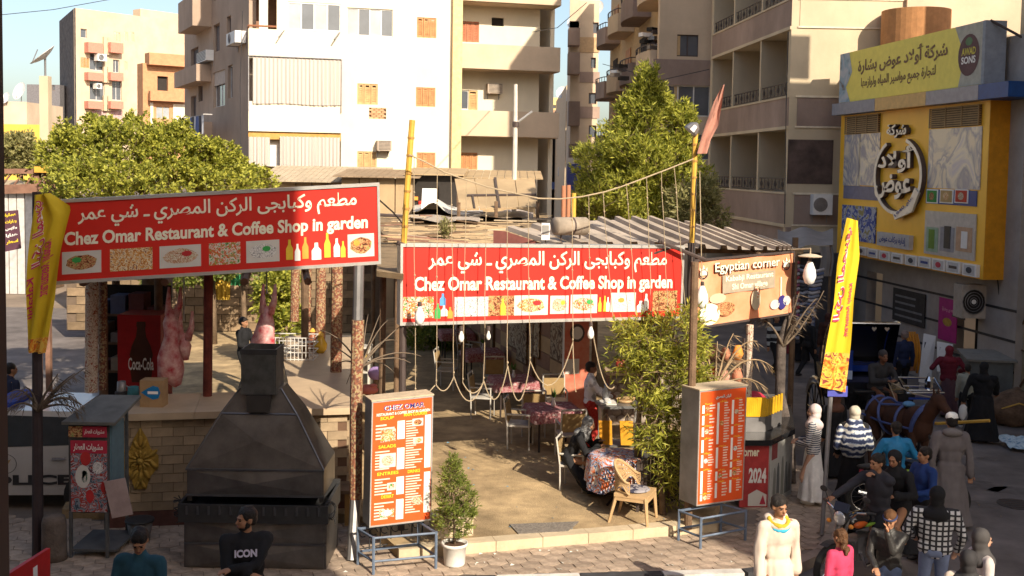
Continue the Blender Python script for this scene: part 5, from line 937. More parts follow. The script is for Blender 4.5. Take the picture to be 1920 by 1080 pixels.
m.build('loose_reeds', mat('loose_reed', (.42, .31, .19)), t, kind='stuff')
for k, (x, Y) in enumerate(((718, 15.9), (745, 21), (870, 25), (700, 27))): q = P(x, 520, Y); post(['thin post under the near tip of the reed roof', 'post under the reed roof behind the left end of the sunlit signboard', 'post under the middle of the reed roof', 'post under the far left of the reed roof'][k], [V((q.x, q.y, .25)), V((q.x, q.y, 3.83))], .05, wood)
for i, (x0, y0, x1, y1, z, c_, lb_) in enumerate(((775, 400, 905, 385, 4.05, (.7, .68, .62), 'crumpled white plastic sheet lying on the reed roof'), (880, 410, 1000, 395, 4.05, (.5, .42, .36), 'bent pale metal sheet lying on the reed roof'), (770, 416, 900, 404, 4.02, (.36, .3, .25), 'grey board lying on the near edge of the reed roof'))):
    m = MB(); nx, ny = 14, 5; vs = []
    for j in range(ny + 1):
        for k in range(nx + 1): p = G(x0 + (x1 - x0) * k / nx, y0 + (y1 - y0) * j / ny, z); vs.append(p + V((0, 0, .14 * noise.noise(p * 1.4) + (.25 * math.exp(-((k - 4) / 2) ** 2) if i == 0 else 0))))
    m._a(vs, [(j * (nx + 1) + k, j * (nx + 1) + k + 1, (j + 1) * (nx + 1) + k + 1, (j + 1) * (nx + 1) + k) for j in range(ny) for k in range(nx)]); solo(m, 'roof_sheet', mat('sheet_%d' % i, c_, r=.5, var=.15), lb_, 'sheet', smooth=(i == 0))
t = thing('board', 'white panel leaning upright on the far roof', 'board', G(805, 392, 4.0)); m = MB(); a = P(790, 392, 33.5); c = P(818, 354, 33.5); m.hexa([a, V((c.x, a.y, a.z)), V((c.x, a.y + .05, a.z)), V((a.x, a.y + .05, a.z)), V((a.x, a.y + .3, c.z)), V((c.x, a.y + .3, c.z)), V((c.x, a.y + .35, c.z)), V((a.x, a.y + .35, c.z))]); m.build('panel', white_p, t)
# corrugated roof over the right half
cor = mat('corrugated_sheet', (.50, .41, .33), r=.75, var=.15, sc_=2, stain=.3); t = thing('corrugated_roof', 'ribbed pale sheet metal roof over the corner stall', 'roof', (3, 18, 4.2))
RFL = [G(948, 432, 4.35), G(1112, 413, 4.45), G(1228, 411, 4.45), P(1366, 433, 20.6), P(1480, 461, 20.2)]; FRT = [P(1040, 463, 17.0), P(1215, 461, 17.5), P(1370, 468, 18.4), P(1460, 469, 19.1), P(1490, 468, 19.4)]
def lerpl(L_, v): x = v * (len(L_) - 1); i = min(int(x), len(L_) - 2); return L_[i].lerp(L_[i + 1], x - i)
NR = 15
for k in range(NR):
    m = MB(); v0, v1 = k / NR, (k + 1) / NR; w2 = (v1 - v0); rows = []
    for s_ in (0, .04, .3, .36, 1.0): h = (.0, .07, .07, .0, .0)[(0, .04, .3, .36, 1.0).index(s_)]; rows.append([lerpl(RFL, v0 + w2 * s_) + V((0, 0, h)), lerpl(RFL, v0 + w2 * s_).lerp(lerpl(FRT, v0 + w2 * s_), .5) + V((0, 0, h + .02 * math.sin(k))), lerpl(FRT, v0 + w2 * s_) + V((0, 0, h))])
    fl_ = [p for r in rows for p in r]; m._a(fl_, [(i * 3 + j, i * 3 + j + 1, (i + 1) * 3 + j + 1, (i + 1) * 3 + j) for i in range(4) for j in range(2)]); m.build('sheet', cor, t)
for v in (.0, .35, .65, 1): a, c = lerpl(RFL, v), lerpl(FRT, v); m = MB(); m.tube([a - V((0, 0, .08)), c - V((0, 0, .08))], .04, 6); m.build('rafter', wood, t)
m = MB(); m.prism([P(925, 432, 17), P(948, 434, 17), P(1040, 464, 17), P(1040, 468, 17), P(925, 460, 17)], (0, .05, 0)); m.build('fascia_board', mat('maroon_board', (.18, .06, .05), stain=.2), t)
for k, (x, y, z1) in enumerate(((1290, 985, 4.1), (1480, 800, 4.1), (1405, 985, 2.9), (1112, 780, 4.1))):
    q = G(x, y, .25); 
    if k == 2: q = V((P(1403, 720, 17.8).x, 17.8, .12))
    post(['dark post between the sunlit signboard and the orange banner', 'dark post at the right end of the corrugated roof', 'yellowish wrapped post below the orange banner', 'dark post at the inner corner beside the red poster'][k], [V((q.x, q.y, .2)), V((q.x, q.y, z1))], .06, wrapb if k == 2 else wood)
t = thing('water_tank', 'dusty horizontal steel barrel strapped on the roof edge', 'tank', P(1067, 440, 17)); a, c = P(1042, 424, 17.2), P(1097, 424, 17.5); m = MB(); d = (c - a).normalized(); m.tube([a - d * .03, a, c, c + d * .03], [.1, .145, .145, .1], 18); m.build('barrel', mat('dusty_barrel', (.34, .28, .22), r=.8, var=.2, stain=.2), t, True)
for p in (a + d * .1, c - d * .1): m = MB(); m.tube([p + V((0, 0, -.1)), p + V((0, 0, -.42))], .015, 5); m.build('leg', rail, t)
m = MB(); m.tube([a.lerp(c, .5) - d * .01, a.lerp(c, .5) + d * .02], .15, 18); m.build('strap', rail, t)
t = thing('speaker_box', 'pale upright box fixed on the roof edge left of the steel barrel', 'box', P(1022, 447, 16.9)); q = P(1023, 434, 16.9); m = MB(); m.box(q, (.13, .1, .26)); m.build('casing', white_p, t); m = MB(); m.box(q + V((0, -.055, .03)), (.1, .01, .14)); m.build('face_plate', casem, t); m = MB(); m.tube([q - V((0, 0, .13)), q - V((0, 0, .3))], .012, 5); m.build('bracket', rail, t)
for k, (x, y0, y1, Y) in enumerate(((1057, 398, 348, 24), (1066, 398, 347, 24.2), (1076, 405, 362, 23))): a = P(x, y0, Y); post(['left one of two reddish uprights on the roof near the tree', 'right one of two reddish uprights on the roof near the tree', 'yellowish stub post beside the two reddish uprights'][k], [V((a.x, a.y, 3.2)), P(x, y1, Y)], .05, mat('reddish_timber', (.42, .18, .1)) if k < 2 else bamboo)
# ================================================================ shacks behind
tan = mat('tan_board', (.46, .33, .19), r=.9, var=.12, sc_=1.2, stain=.2, bump=.3)
def shack(label, x0, x1, yt, yb, Y, roofm=tan, wallm=tan, zr=None, nb=4, group='tin roofed shacks below the cream block'):
    a, c = P(x0, yb, Y), P(x1, yb, Y); t = thing('shack', label, 'shack', ((a.x + c.x) / 2, Y + 1.5, 0), group); zt = P(x0, yb - 2, Y).z; zb_ = P(x0, yt, Y + 3).z
    w_ = (c.x - a.x) / nb
    for k in range(nb): m = MB(); m.bb(a.x + k * w_ + .02, a.x + (k + 1) * w_ - .02, Y - .04, Y, 0, zt); m.build('wall_panel', wallm, t)
    m = MB(); m.bb(a.x + .01, c.x - .01, Y + .001, Y + 3, 0, zt - .05); m.build('core', wood, t)
    nc = nb * 3; w2 = (c.x - a.x + .5) / nc
    for k in range(nc): m = MB(); x = a.x - .25 + k * w2; m.hexa([V((x + .01, Y - .35, zt)), V((x + w2 - .01, Y - .35, zt)), V((x + w2 - .01, Y + 3.2, zb_)), V((x + .01, Y + 3.2, zb_)), V((x + .01, Y - .35, zt + .04)), V((x + w2 - .01, Y - .35, zt + .04)), V((x + w2 - .01, Y + 3.2, zb_ + .04)), V((x + .01, Y + 3.2, zb_ + .04))]); m.build('roof_sheet', roofm, t)
    return t
shack('long shack with a pale sloping roof below the curtained balconies', 495, 705, 312, 342, 38, mat('pale_roof_sheet', (.5, .4, .28), stain=.2), tan, nb=7)
shack('shack with a flat brown roof left of the dark doorway', 640, 775, 318, 334, 37, mat('brown_roof_sheet', (.34, .24, .15), stain=.25), tan, nb=4)
t = shack('brown shack with a dark doorway holding bright goods', 772, 858, 316, 330, 37.5, tan, dark, nb=1)
for k in range(5): m = MB(); q = P(780 + k * 9, 372 + (k % 2) * 8, 37.4); m.box(q, (.14, .05, .12)); m.build('goods', [drm[2], red_s, white_p, drm[1], red_s][k], t)
shack('tan panelled shack crossed by dark battens right of the doorway', 858, 1005, 320, 336, 38.5, tan, tan, nb=4)
m = MB(); 
t = thing('shade_panel', 'sloping tan board canopy with dark battens above the reed roof', 'canopy', P(930, 380, 30)); SPB = Board(P(852, 335, 33), P(1003, 336, 33), P(1010, 388, 30), P(862, 392, 30))
for i in range(4): m = MB(); SPB.rect(m, i / 4 + .004, (i + 1) / 4 - .004, 0, 1, -.05, 0); m.build('panel', tan, t)
for q in ((.49, .52, 0, 1.02), (.12, .99, .38, .42), (.18, .2, 0, .4)): m = MB(); SPB.rect(m, *q, .001, .04); m.build('batten', rail, t)
for i in range(3): q = [P(860, 400, 30), P(1008, 398, 30), P(930, 398, 30)][i]; m = MB(); m.tube([V((q.x, q.y, 0)), q + V((0, 0, .3))], .05, 6); m.build('support', wood, t)
shack('dark low shack roofs behind the left tree', 150, 500, 336, 380, 37, mat('dark_roof_sheet', (.2, .16, .13), stain=.3), wood, nb=6)
shack('added market stalls in the far left passage, pale for its sunlit stripes', -60, 62, 338, 362, 44, mat('pale_roof_sheet', (.5, .4, .28)), mat('pale_sunlit_stripe', (.5, .48, .46)), nb=8)  # pale panels stand in for shop lights and sunlit stripes in the passage
# frame gantry and market street at the far left
t = thing('gantry', 'rusty steel gantry crossing the left edge above the market passage', 'gantry', P(70, 420, 22)); rust = mat('rusty_brown_steel', (.24, .13, .09), r=.8, var=.25)
for a, c, r_ in (((-30, 321, 22), (92, 321, 22), .07), ((-30, 356, 22), (110, 352, 22), .13)): m = MB(); m.tube([P(*a), P(*c)], r_, 4); m.build('beam', rust, t)
for x, r_ in ((70, .07), (88, .07)): q = P(x, 320, 22); m = MB(); m.tube([V((q.x, q.y, 0)), q], r_, 4); m.build('upright', rust, t)
m = MB(); q = P(80, 318, 21.9); m.box(q, (.3, .1, .12)); m.build('cap_plate', bamboo, t)
for k in range(4): m = MB(); m.tube([P(2 + k * 22, 350, 22), P(22 + k * 22, 324, 22)], .02, 4); m.build('brace', rust, t)
a, c = P(6, 395, 26), P(37, 395, 26); t = thing('shop_sign', 'dark hanging shop sign with rows of yellow and white Arabic words at the far left', 'sign', (a.x, 26, P(6, 470, 26).z)); SB = Board(P(6, 396, 26), P(32, 394, 26), P(38, 466, 26), P(10, 472, 26)); m = MB(); SB.rect(m, 0, 1, 0, 1, -.06, 0); m.build('panel', mat('sign_dark_maroon', (.1, .04, .06)), t)
for i, w_ in enumerate(('عطارة', 'بهارات', 'ملابس', 'هدايا', 'اسعار')): m = MB(); SB.text(m, arabic(w_), .1, .9, .84 - i * .17, .94 - i * .17, .04); m.build('lettering', yel_l if i in (0, 1, 4) else white_l, t)
for i in range(3):
    q = G(46 - i * 13, 502 - i * 6, 0); t = thing('plastic_chair', ['orange chair outside the shop at the far left, nearest to the passage', 'second orange chair behind the nearest one at the far left', 'third orange chair partly hidden at the far left edge'][i], 'chair', q, 'orange chairs in the left passage'); om = mat('orange_plastic', (.75, .2, .04), r=.4)
    m = MB(); m.bb(q.x - .25, q.x + .25, q.y - .25, q.y + .25, .42, .46); m.build('seat', om, t); m = MB(); m.bb(q.x - .25, q.x + .25, q.y + .2, q.y + .24, .461, .9); m.build('backrest', om, t)
    for sx in (-.22, .22):
        for sy in (-.22, .2): m = MB(); m.tube([V((q.x + sx, q.y + sy, .0)), V((q.x + sx, q.y + sy, .42))], .02, 5); m.build('leg', om, t)
# ================================================================ yellow shop front on the right
SH = Fr((10.25, 34, 0), (1.05, -8.0)); shz = lambda a, b_, c, d, n=0.0: rectuz(SH, a, b_, c, d, n); SN = .5
YF = Fr(SH.pt(0, 0, SN), SH.u.to_tuple()); Y1 = YF.U(1850, 350); Y0 = YF.U(1573, 350); zb_, zt_ = YF.uz(1850, 526)[1], YF.uz(1850, 178)[1]
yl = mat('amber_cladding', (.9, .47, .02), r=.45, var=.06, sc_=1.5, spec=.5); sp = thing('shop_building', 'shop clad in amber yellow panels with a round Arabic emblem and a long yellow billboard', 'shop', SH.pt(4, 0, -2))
wl = mat('pale_marble_wall', (.38, .34, .31), r=.5, var=.15, sc_=2, stain=.15)
m = MB(); hs = [(YF.U(x0, 640), YF.U(x1, 640), 0, z) for x0, x1, z in ((1612, 1632, 2.6), (1765, 1815, 2.5))]
hs = [rectuz(SH, 1626, 510, 1650, 660), rectuz(SH, 1790, 540, 1830, 700)]
hs = [(h[0], h[1], 0.01, h[3]) for h in hs]; wallh(m, SH, Y0 - .6, Y1 + .6, 0, 8.6, hs, .3); m.build('wall', wl, sp)
for i, h in enumerate(hs): m = MB(); m.fb(SH, h[0], h[1], h[2], h[3], -.9, -.6); m.build('doorway', dark, sp)
for z in (.9, 1.6, 2.3): m = MB(); m.fb(SH, Y0 - .6, Y1 + .6, z, z + .06, .001, .012); m.build('black_stripe', black_p, sp)
YS = YF
def yb(x0, y0, x1, y1, n=0.0): return rectuz(YS, x0, y0, x1, y1, n)
m = MB(); m.fb(YS, Y0, Y1, zb_, zt_, -SN + .01, 0); m.build('cladding', yl, sp)
yf = lambda x, y: YS.uz(x, y)
class UB:
    """a rectangle on the shop front given in wall coordinates"""
def FBoard(fr, r, n): return Board(fr.pt(r[0], r[3], n), fr.pt(r[1], r[3], n), fr.pt(r[1], r[2], n), fr.pt(r[0], r[2], n))
for x0, y0, x1, y1 in ((1589, 216, 1650, 250), (1748, 200, 1840, 238)):
    r_ = yb(x0, y0, x1, y1); v = [m_ for m_ in ()]; m = MB(); m.fb(YS, r_[0], r_[1], r_[2], r_[3], .001, .01); g_ = m.build('louvre_vent', dark, sp)
    for k in range(9): z = r_[2] + (r_[3] - r_[2]) * (k + .3) / 9; m = MB(); m.fb(YS, r_[0], r_[1], z, z + .035, .011, .06); m.build('louvre_slat', mat('louvre_tan', (.36, .24, .12)), g_)
    for a in (0, .34, .67, 1): m = MB(); u = r_[0] + (r_[1] - r_[0] - .04) * a; m.fb(YS, u, u + .04, r_[2], r_[3], .061, .08); m.build('louvre_bar', mat('louvre_tan', (.36, .24, .12)), g_)
refl = pattern('window_collage', 'soft', [(.5, .46, .5), (.75, .66, .5), (.28, .28, .34), (.7, .6, .45)], 1.1, dist=1.5, r=.25); blue = mat('shop_blue', (.02, .05, .22), r=.5); dbl = mat('shop_dim_blue', (.14, .14, .22), r=.5)
def pane_at(x0, y0, x1, y1, m_, name='window_panel', n=.02, parent=None): r_ = yb(x0, y0, x1, y1); m = MB(); m.fb(YS, r_[0], r_[1], r_[2], r_[3], .001, n); return m.build(name, m_, parent or sp), r_
tools = pattern('print_pipe_fittings', 'cells', [(.3, .28, .3), (.12, .12, .14), (.34, .32, .33), (.36, .3, .3), (.5, .5, .5), (.28, .27, .3)], 7)
for a in ((1585, 252, 1612, 348, refl), (1613, 250, 1648, 348, refl), (1744, 240, 1838, 354, refl)): pane_at(*a)
pane_at(1583, 349, 1648, 374, dbl, 'blue_band'); pane_at(1738, 356, 1832, 384, blue, 'blue_band'); pane_at(1581, 386, 1642, 452, pattern('print_taps', 'blot', [(.03, .05, .2), (.08, .1, .3), (.4, .4, .45), (.3, .25, .1)], 3, dist=2), 'poster', .03)
g_, r_ = pane_at(1737, 398, 1829, 482, mat('poster_grey', (.42, .40, .38), r=.3), 'poster', .03)
for i, (x0, x1, c_) in enumerate(((1740, 1760, (.3, .4, .28)), (1766, 1790, (.3, .29, .3)), (1796, 1824, (.5, .32, .2)))): pane_at(x0, 426, x1, 472, mat('poster_part_%d' % i, c_), 'poster_picture', .04, g_)
for i, (x0, x1, y0) in enumerate(((1745, 1754, 430), (1774, 1784, 424), (1806, 1816, 434))): pane_at(x0, y0, x1, 466, [mat('print_olive', (.15, .25, .04)), black_p, white_p][i], 'printed_fitting', .05, g_)
for i, (x0, x1, c_) in enumerate(((1740, 1760, (.05, .25, .05)), (1765, 1789, (.45, .3, .12)), (1793, 1817, (.5, .06, .03)))):
    g_, r_ = pane_at(x0, 355, x1, 381, white_l, 'small_picture', .035); B = FBoard(YS, r_, .036); m = MB(); B.rect(m, .08, .92, .08, .92, 0, .01); m.build('picture_face', mat('small_pic_%d' % i, c_), g_); m = MB(); B.disc(m, .5, .5, .22, .28, .014); m.build('printed_dish', foods[i], g_)
for k in range(9):
    x0 = [1612, 1633, 1655, 1678, 1704, 1729, 1755, 1782, 1812][k]; y0 = [463, 467, 471, 475, 479, 482, 486, 490, 495][k]; s_ = 15 + k
    g_, r_ = pane_at(x0, y0, x1 := x0 + s_ + 2, y0 + s_, white_p, 'brand_tile', .1); B = FBoard(YS, r_, .101); m = MB(); B.rect(m, .1, .9, .1, .9, 0, .004); m.build('tile_face', mat('tile_face_grey', (.5, .48, .46)), g_)
    m = MB(); [B.disc(m, .5, .5, .22, .26, .008), B.rect(m, .2, .8, .36, .62, .004, .008)][k % 2] if 0 else (B.disc(m, .5, .5, .22, .26, .008) if k % 2 == 0 else B.rect(m, .2, .8, .38, .62, .004, .008)); m.build('printed_mark', [cl[2], blue, crim, rail][k % 4], g_)
# raised emblem
sil = mat('silver_letter_face', (.62, .6, .56), r=.35, met=.2); dks = mat('letter_side_dark', (.10, .07, .06), r=.6)
def raised(B, s_, a0, a1, b0, b1, bo=.03):
    m = MB(); B.text(m, s_, a0, a1, b0, b1, bo + .012, .0, .12); m.build('letter_sides', dks, sp); m = MB(); B.text(m, s_, a0 - .003, a1 - .003, b0, b1, bo, .13); m.build('arabic_lettering', sil, sp)
EB = FBoard(YS, (Y0, Y1, zb_, zt_), .002)
def ab(x, y): u, z = yf(x, y); return ((u - Y0) / (Y1 - Y0), (z - zb_) / (zt_ - zb_))
(a0, b1), (a1, b0) = ab(1672, 234), ab(1708, 258); raised(EB, arabic('شركة'), a0, a1, b0, b1)
(a0, b1), (a1, b0) = ab(1656, 275), ab(1724, 325); raised(EB, arabic('أولاد'), a0, a1, b0, b1)
(a0, b1), (a1, b0) = ab(1650, 326), ab(1716, 376); raised(EB, arabic('عوض'), a0, a1, b0, b1)
ca, cb = ab(1690, 330); ra = (ab(1736, 330)[0] - ab(1645, 330)[0]) / 2; rbb = (ab(1690, 258)[1] - ab(1690, 404)[1]) / 2
for mm, l_, th, ww in ((dks, .0, .12, .1), (sil, .125, .01, .085)):
    m = MB(); EB.ring(m, ca, cb, ra, rbb, ww, l_, 36, R(120), R(430), th); m.build('emblem_ring', mm, sp)
pl_ = [ab(1688, 412), ab(1720, 398), ab(1733, 362), ab(1726, 352), ab(1712, 385), ab(1684, 400)]; m = MB(); m.prism([EB.p(a, b, .1) for a, b in pl_][::-1], EB.n * .06); m.build('emblem_tag', sil, sp)
m = MB(); o = EB.p(*ab(1690, 411), .17); ux = EB.p(*ab(1728, 372), .17) - o; uy = (EB.p(*ab(1684, 402), .17) - o); text_on(m, arabic('تأسست عام ١٩٤٥') if 0 else '1940 ' + arabic('عام'), o + ux * .05, ux * .9, uy * .7, .02, .006); m.build('arabic_lettering', blue, sp)
g_, r_ = pane_at(1652, 438, 1712, 464, mat('name_plate', (.45, .42, .40)), 'name_plate', .12); B = FBoard(YS, r_, .121); m = MB(); B.text(m, arabic('إدارة بركات عوض'), .08, .92, .2, .8, .03, .006); m.build('arabic_lettering', blue, g_)
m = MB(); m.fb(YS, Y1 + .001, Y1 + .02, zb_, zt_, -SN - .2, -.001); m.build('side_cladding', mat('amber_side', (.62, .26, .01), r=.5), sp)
# roof band above the cladding and the billboard
for x0, x1, c_ in ((1560, 1640, (.22, .23, .28)), (1640, 1735, (.6, .36, .12)), (1735, 1833, (.3, .28, .30)), (1833, 1852, (.01, .06, .22))):
    n_ = .75; Q = Fr(SH.pt(0, 0, SN + .35), SH.u.to_tuple()); u0, u1 = Q.U(x0, 200), Q.U(x1, 190); u1 = u1 if x1 < 1852 else Q.U(1890, 180); za, zc = Q.uz(1750, 196)[1], Q.uz(1750, 170)[1]; m = MB(); m.fb(Q, u0, u1 - .004, za, zc, -.8, 0); m.build('roof_band', mat('band_%d' % x0, c_, r=.5), sp)
BQ = Fr(SH.pt(0, 0, SN + .1), SH.u.to_tuple()); tl, tr, br2, bl2 = (1573, 106), (1840, 36), (1840, 158), (1573, 193)
ub0, zq0 = BQ.uz(*bl2); ub1, zq1 = BQ.uz(*br2); zt0 = BQ.uz(*tl)[1]; zt1 = BQ.uz(*tr)[1]; zlo = (zq0 + zq1) / 2; zhi = (zt0 + zt1) / 2
t = thing('billboard', 'long yellow billboard with brown Arabic lettering and a dark oval badge on the shop roof', 'billboard', BQ.pt((ub0 + ub1) / 2, zlo)); BBd = FBoard(BQ, (ub0, ub1, zlo, zhi), 0)
m = MB(); BBd.rect(m, 0, 1, 0, 1, -.5, 0); m.build('panel', mat('billboard_yellow', (.8, .66, .12), r=.6, var=.06), t)
m = MB(); m.poly([BBd.p(*q, .006) for q in ((0, 0), (.1, 0), (.06, .3), (.11, .6), (.08, 1), (0, 1))]); m.build('printed_pipes', pattern('print_pipes', 'soft', [(.2, .14, .1), (.3, .4, .45), (.5, .5, .5)], 1.2, dist=2), t)
m = MB(); m.poly([BBd.p(*q, .006) for q in ((.87, 0), (1, 0), (1, 1), (.84, 1), (.9, .5))]); m.build('printed_grey_corner', mat('billboard_grey', (.42, .40, .33)), t)
brn = mat('billboard_brown', (.22, .13, .07)); m = MB(); BBd.text(m, arabic('شركة أولاد عوض بشارة'), .16, .8, .5, .86, .03, .008); m.build('arabic_lettering', brn, t); m = MB(); BBd.text(m, arabic('لتجارة جميع مواسير المياه ولوازمها'), .19, .73, .18, .44, .02, .008); m.build('arabic_lettering', brn, t)
m = MB(); BBd.disc(m, .925, .5, .06, .34, .01, 24); m.build('badge', mat('badge_brown', (.13, .07, .07)), t); m = MB(); BBd.text(m, 'AWAD', .885, .965, .5, .62, .03, .014); m.build('lettering', mat('badge_yellow', (.6, .5, .08)), t); m = MB(); BBd.text(m, 'SONS', .885, .965, .36, .48, .03, .014); m.build('lettering', white_p, t)
m = MB(); BBd.disc(m, .925, .72, .02, .07, .014, 10); m.build('badge_crest', mat('badge_green', (.12, .2, .1)), t)
m = MB(); m.fb(BQ, ub1 + .001, ub1 + .12, zlo, zhi, -.5, .02); m.build('end_frame', mat('end_frame_grey', (.28, .3, .33)), t); m = MB(); m.tube([BQ.pt(ub1 + .1, zhi, -.1), SH.pt(YF.U(1888, 80), BQ.uz(1888, 84)[1] , -.3)], .03, 6); m.build('stay_bar', rail, t)
# right edge block details
RBW = Fr((11.74, 25.7, 0), (0, -1)); 
t = thing('round_balcony', 'rounded brown balcony on the building above the billboard', 'balcony', P(1752, 45, 30)); q = P(1752, 45, 31); m = MB(); m.lathe([(.75, -.75), (1.0, 0), (1.0, .1), (1.0, 1.0), (.9, 1.0), (.9, .12), (.01, .11)], q + V((.35, 2.4, -.3)), 40); m.build('shell', mat('balcony_ochre', (.42, .2, .08)), t)
m = MB(); m.bb(P(1700, 40, 33.9).x, q.x + 6, 33.9, 34.2, 0, q.z + 4); m.build('back_wall', plaster, t)
def rb_(x0, y0, x1, y1, n=0): return rectuz(RBW, x0, y0, x1, y1, n)
q = P(1890, 100, 25.75); t = thing('wall_box', 'grey equipment box fixed on the building corner right of the billboard', 'box', q); m = MB(); m.box((q.x - .05, 25.75, q.z), (.3, .4, .62)); m.build('casing', mat('dark_grey_box', (.12, .13, .13)), t); m = MB(); m.bb(q.x - .19, q.x + .09, 25.54, 25.549, q.z - .25, q.z + .25); m.build('lid', grey_m, t)
q0, q1 = P(1812, 600, 25.6), P(1872, 538, 25.6); t = thing('air_conditioner', 'large dusty split air conditioner on a bracket below the corner of the yellow shop', 'air conditioner', ((q0.x + q1.x) / 2, 26.2, q0.z)); m = MB(); m.bb(q0.x, q1.x, 25.9, 26.4, q0.z, q1.z); m.build('casing', mat('dusty_white', (.42, .36, .3), stain=.2), t)
cxx = q0.x + .28; czz = (q0.z + q1.z) / 2
m = MB(); m.poly([V((cxx + .27 * math.cos(a), 25.895, czz + .3 * math.sin(a))) for a in [i * math.pi / 10 for i in range(20)]]); m.build('fan_opening', dark, t); m = MB(); m.poly([V((cxx + .06 * math.cos(a), 25.88, czz + .06 * math.sin(a))) for a in [i * math.pi / 4 for i in range(8)]]); m.build('fan_hub', white_p, t)
for i in range(4): m = MB(); rr = .27 - i * .06; m.tube([V((cxx + rr * math.cos(a), 25.885, czz + rr * 1.1 * math.sin(a))) for a in [j * math.pi / 8 for j in range(17)]], .008, 4); m.build('fan_ring', grey_m, t)
for x in (q0.x + .08, q1.x - .08): m = MB(); m.bb(x - .02, x + .02, 25.9, 26.6, q0.z - .05, q0.z - .001); m.build('bracket', rail, t)
q0, q1 = P(1864, 518, 25.6), P(1886, 478, 25.6); t = thing('junction_box', 'grey electrical box at the lower right corner of the yellow shop', 'box', q0); m = MB(); m.bb(q0.x, q1.x + .15, 25.75, 25.95, q0.z, q1.z); m.build('casing', mat('jbox', (.28, .22, .18), stain=.3), t); m = MB(); m.tube([V((q1.x, 25.8, q0.z)), V((q1.x + .05, 25.7, q0.z - .4)), V((q1.x - .1, 25.7, q0.z - 1.0))], .03, 6); m.build('conduit', rail, t)
q0, q1 = P(1893, 800, 24.9), P(1935, 562, 24.9); t = thing('metal_door', 'cream metal double door with diagonal braces at the right edge', 'door', ((q0.x + q1.x) / 2, 25.3, 0)); m = MB(); m.bb(11.66, 11.73, 22.6, 25.3, .02, 3.0); m.build('leaf', mat('cream_metal', (.46, .38, .25), r=.6, var=.1), t)
for a, c in (((25.2, .1), (23.9, 1.4)), ((25.2, 1.5), (23.9, 2.9)), ((25.25, 1.45), (23.8, 1.45)), ((25.25, .05), (25.25, 2.95))): m = MB(); m.tube([V((11.64, a[0], a[1])), V((11.64, c[0], c[1]))], .025, 4); m.build('brace', wood, t)
# things in front of the shop
t = thing('roll_up_banner', 'tall magenta roll-up banner against the shop wall', 'banner', SH.pt(SH.U(1776, 640), 1.0, .2)); r_ = rectuz(SH, 1761, 560, 1792, 640, .1); B = FBoard(SH, r_, .1); m = MB(); B.rect(m, 0, 1, 0, 1, -.02, 0); m.build('sheet', mat('magenta', (.38, .01, .17), r=.5), t); m = MB(); B.disc(m, .5, .45, .25, .1, .004); m.build('printed_emblem', gold, t); m = MB(); B.text(m, arabic('عطور وهدايا'), .2, .8, .68, .8, .03, .005); m.build('lettering', mat('pink_l', (.7, .3, .4)), t)
for i, (x0, y0, x1, y1, sh_) in enumerate(((1722, 625, 1745, 720, 10), (1757, 640, 1787, 700, 0))):
    Y = 27.2 - i * .6; B = Board(P(x0 + sh_, y0, Y + .2), P(x1 + sh_, y0 + 5, Y), P(x1, y1, Y - .1), P(x0, y1 - 4, Y)); t = thing('notice_board', ['white product board leaning against the shop wall beside the yellow hose', 'white product board with blue pictures below the magenta banner'][i], 'board', B.p(.5, 0)); m = MB(); B.rect(m, 0, 1, 0, 1, -.04, 0); m.build('board', white_p, t)
    for k in range(4): m = MB(); B.rect(m, .15, .85, .1 + k * .2, .23 + k * .2, 0, .005); m.build('picture_row', [foods[4], cl[1], foods[0], cl[2]][(k + i) % 4], t)
    m = MB(); B.rect(m, .1, .9, -.35, -.001, -.03, 0); m.build('lower_panel', grey_m, t)
r_ = rectuz(SH, 1676, 545, 1734, 607, .02); t = thing('wall_sign', 'black wall sign with faint rows of white writing beside the shop doorway', 'sign', SH.pt(r_[0], r_[2], .05)); B = FBoard(SH, r_, .04); m = MB(); B.rect(m, 0, 1, 0, 1, -.02, 0); m.build('panel', black_p, t)
m = MB(); rn = random.Random(2)
for k in range(4): B.rect(m, .08, rn.uniform(.7, .94), .15 + k * .2, .21 + k * .2, 0, .004)
m.build('faint_writing', mat('faint_white', (.2, .2, .2)), t, kind='stuff')
t = thing('metal_bin', 'large dark grey metal cabinet standing by the right edge door', 'cabinet', G(1850, 778, 0)); q = G(1845, 775, 0); cbm = mat('bin_grey', (.12, .13, .13), r=.6, stain=.2); m = MB(); m.box(q + V((.2, .45, .62)), (.95, .8, 1.2), Matrix.Rotation(R(-8), 3, 'Z')); m.build('body', cbm, t); m = MB(); m.box(q + V((.2, .45, 1.25)), (1.1, .95, .05), Matrix.Rotation(R(-8), 3, 'Z') @ Matrix.Rotation(R(6), 3, 'X')); m.build('lid', mat('lid_grey', (.2, .19, .17)), t)
t = thing('hose_coil', 'tall bundle of orange yellow hose hanging by the shop doorway', 'hose', P(1708, 690, 27)); hm_ = mat('orange_hose', (.55, .22, .02), r=.5)
for k in range(6): x = 1696 + k * 4.6; m = MB(); m.tube([P(x + 2 * math.sin(v * 3.1), 622 + v * 73 + (4 if k in (0, 5) else 0), 27 + .03 * k) + V((0, -.12 * math.sin(v * math.pi), 0)) for v in [j / 8 for j in range(9)]], .032, 6); m.build('hose', hm_, t, True)
t = thing('sack', 'bulky brown bundle of rags on the ground by the right edge', 'sack', G(1905, 806, 0)); q = G(1905, 802, 0); m = MB(); m.ell(q + V((.1, .4, .3)), (.62, .5, .42), 24, 14)
for v in m.v: d = noise.noise(v * 3.2) * .16 + noise.noise(v * 9) * .05; v.z = max(0.01, v.z + d * .8); v.x += d
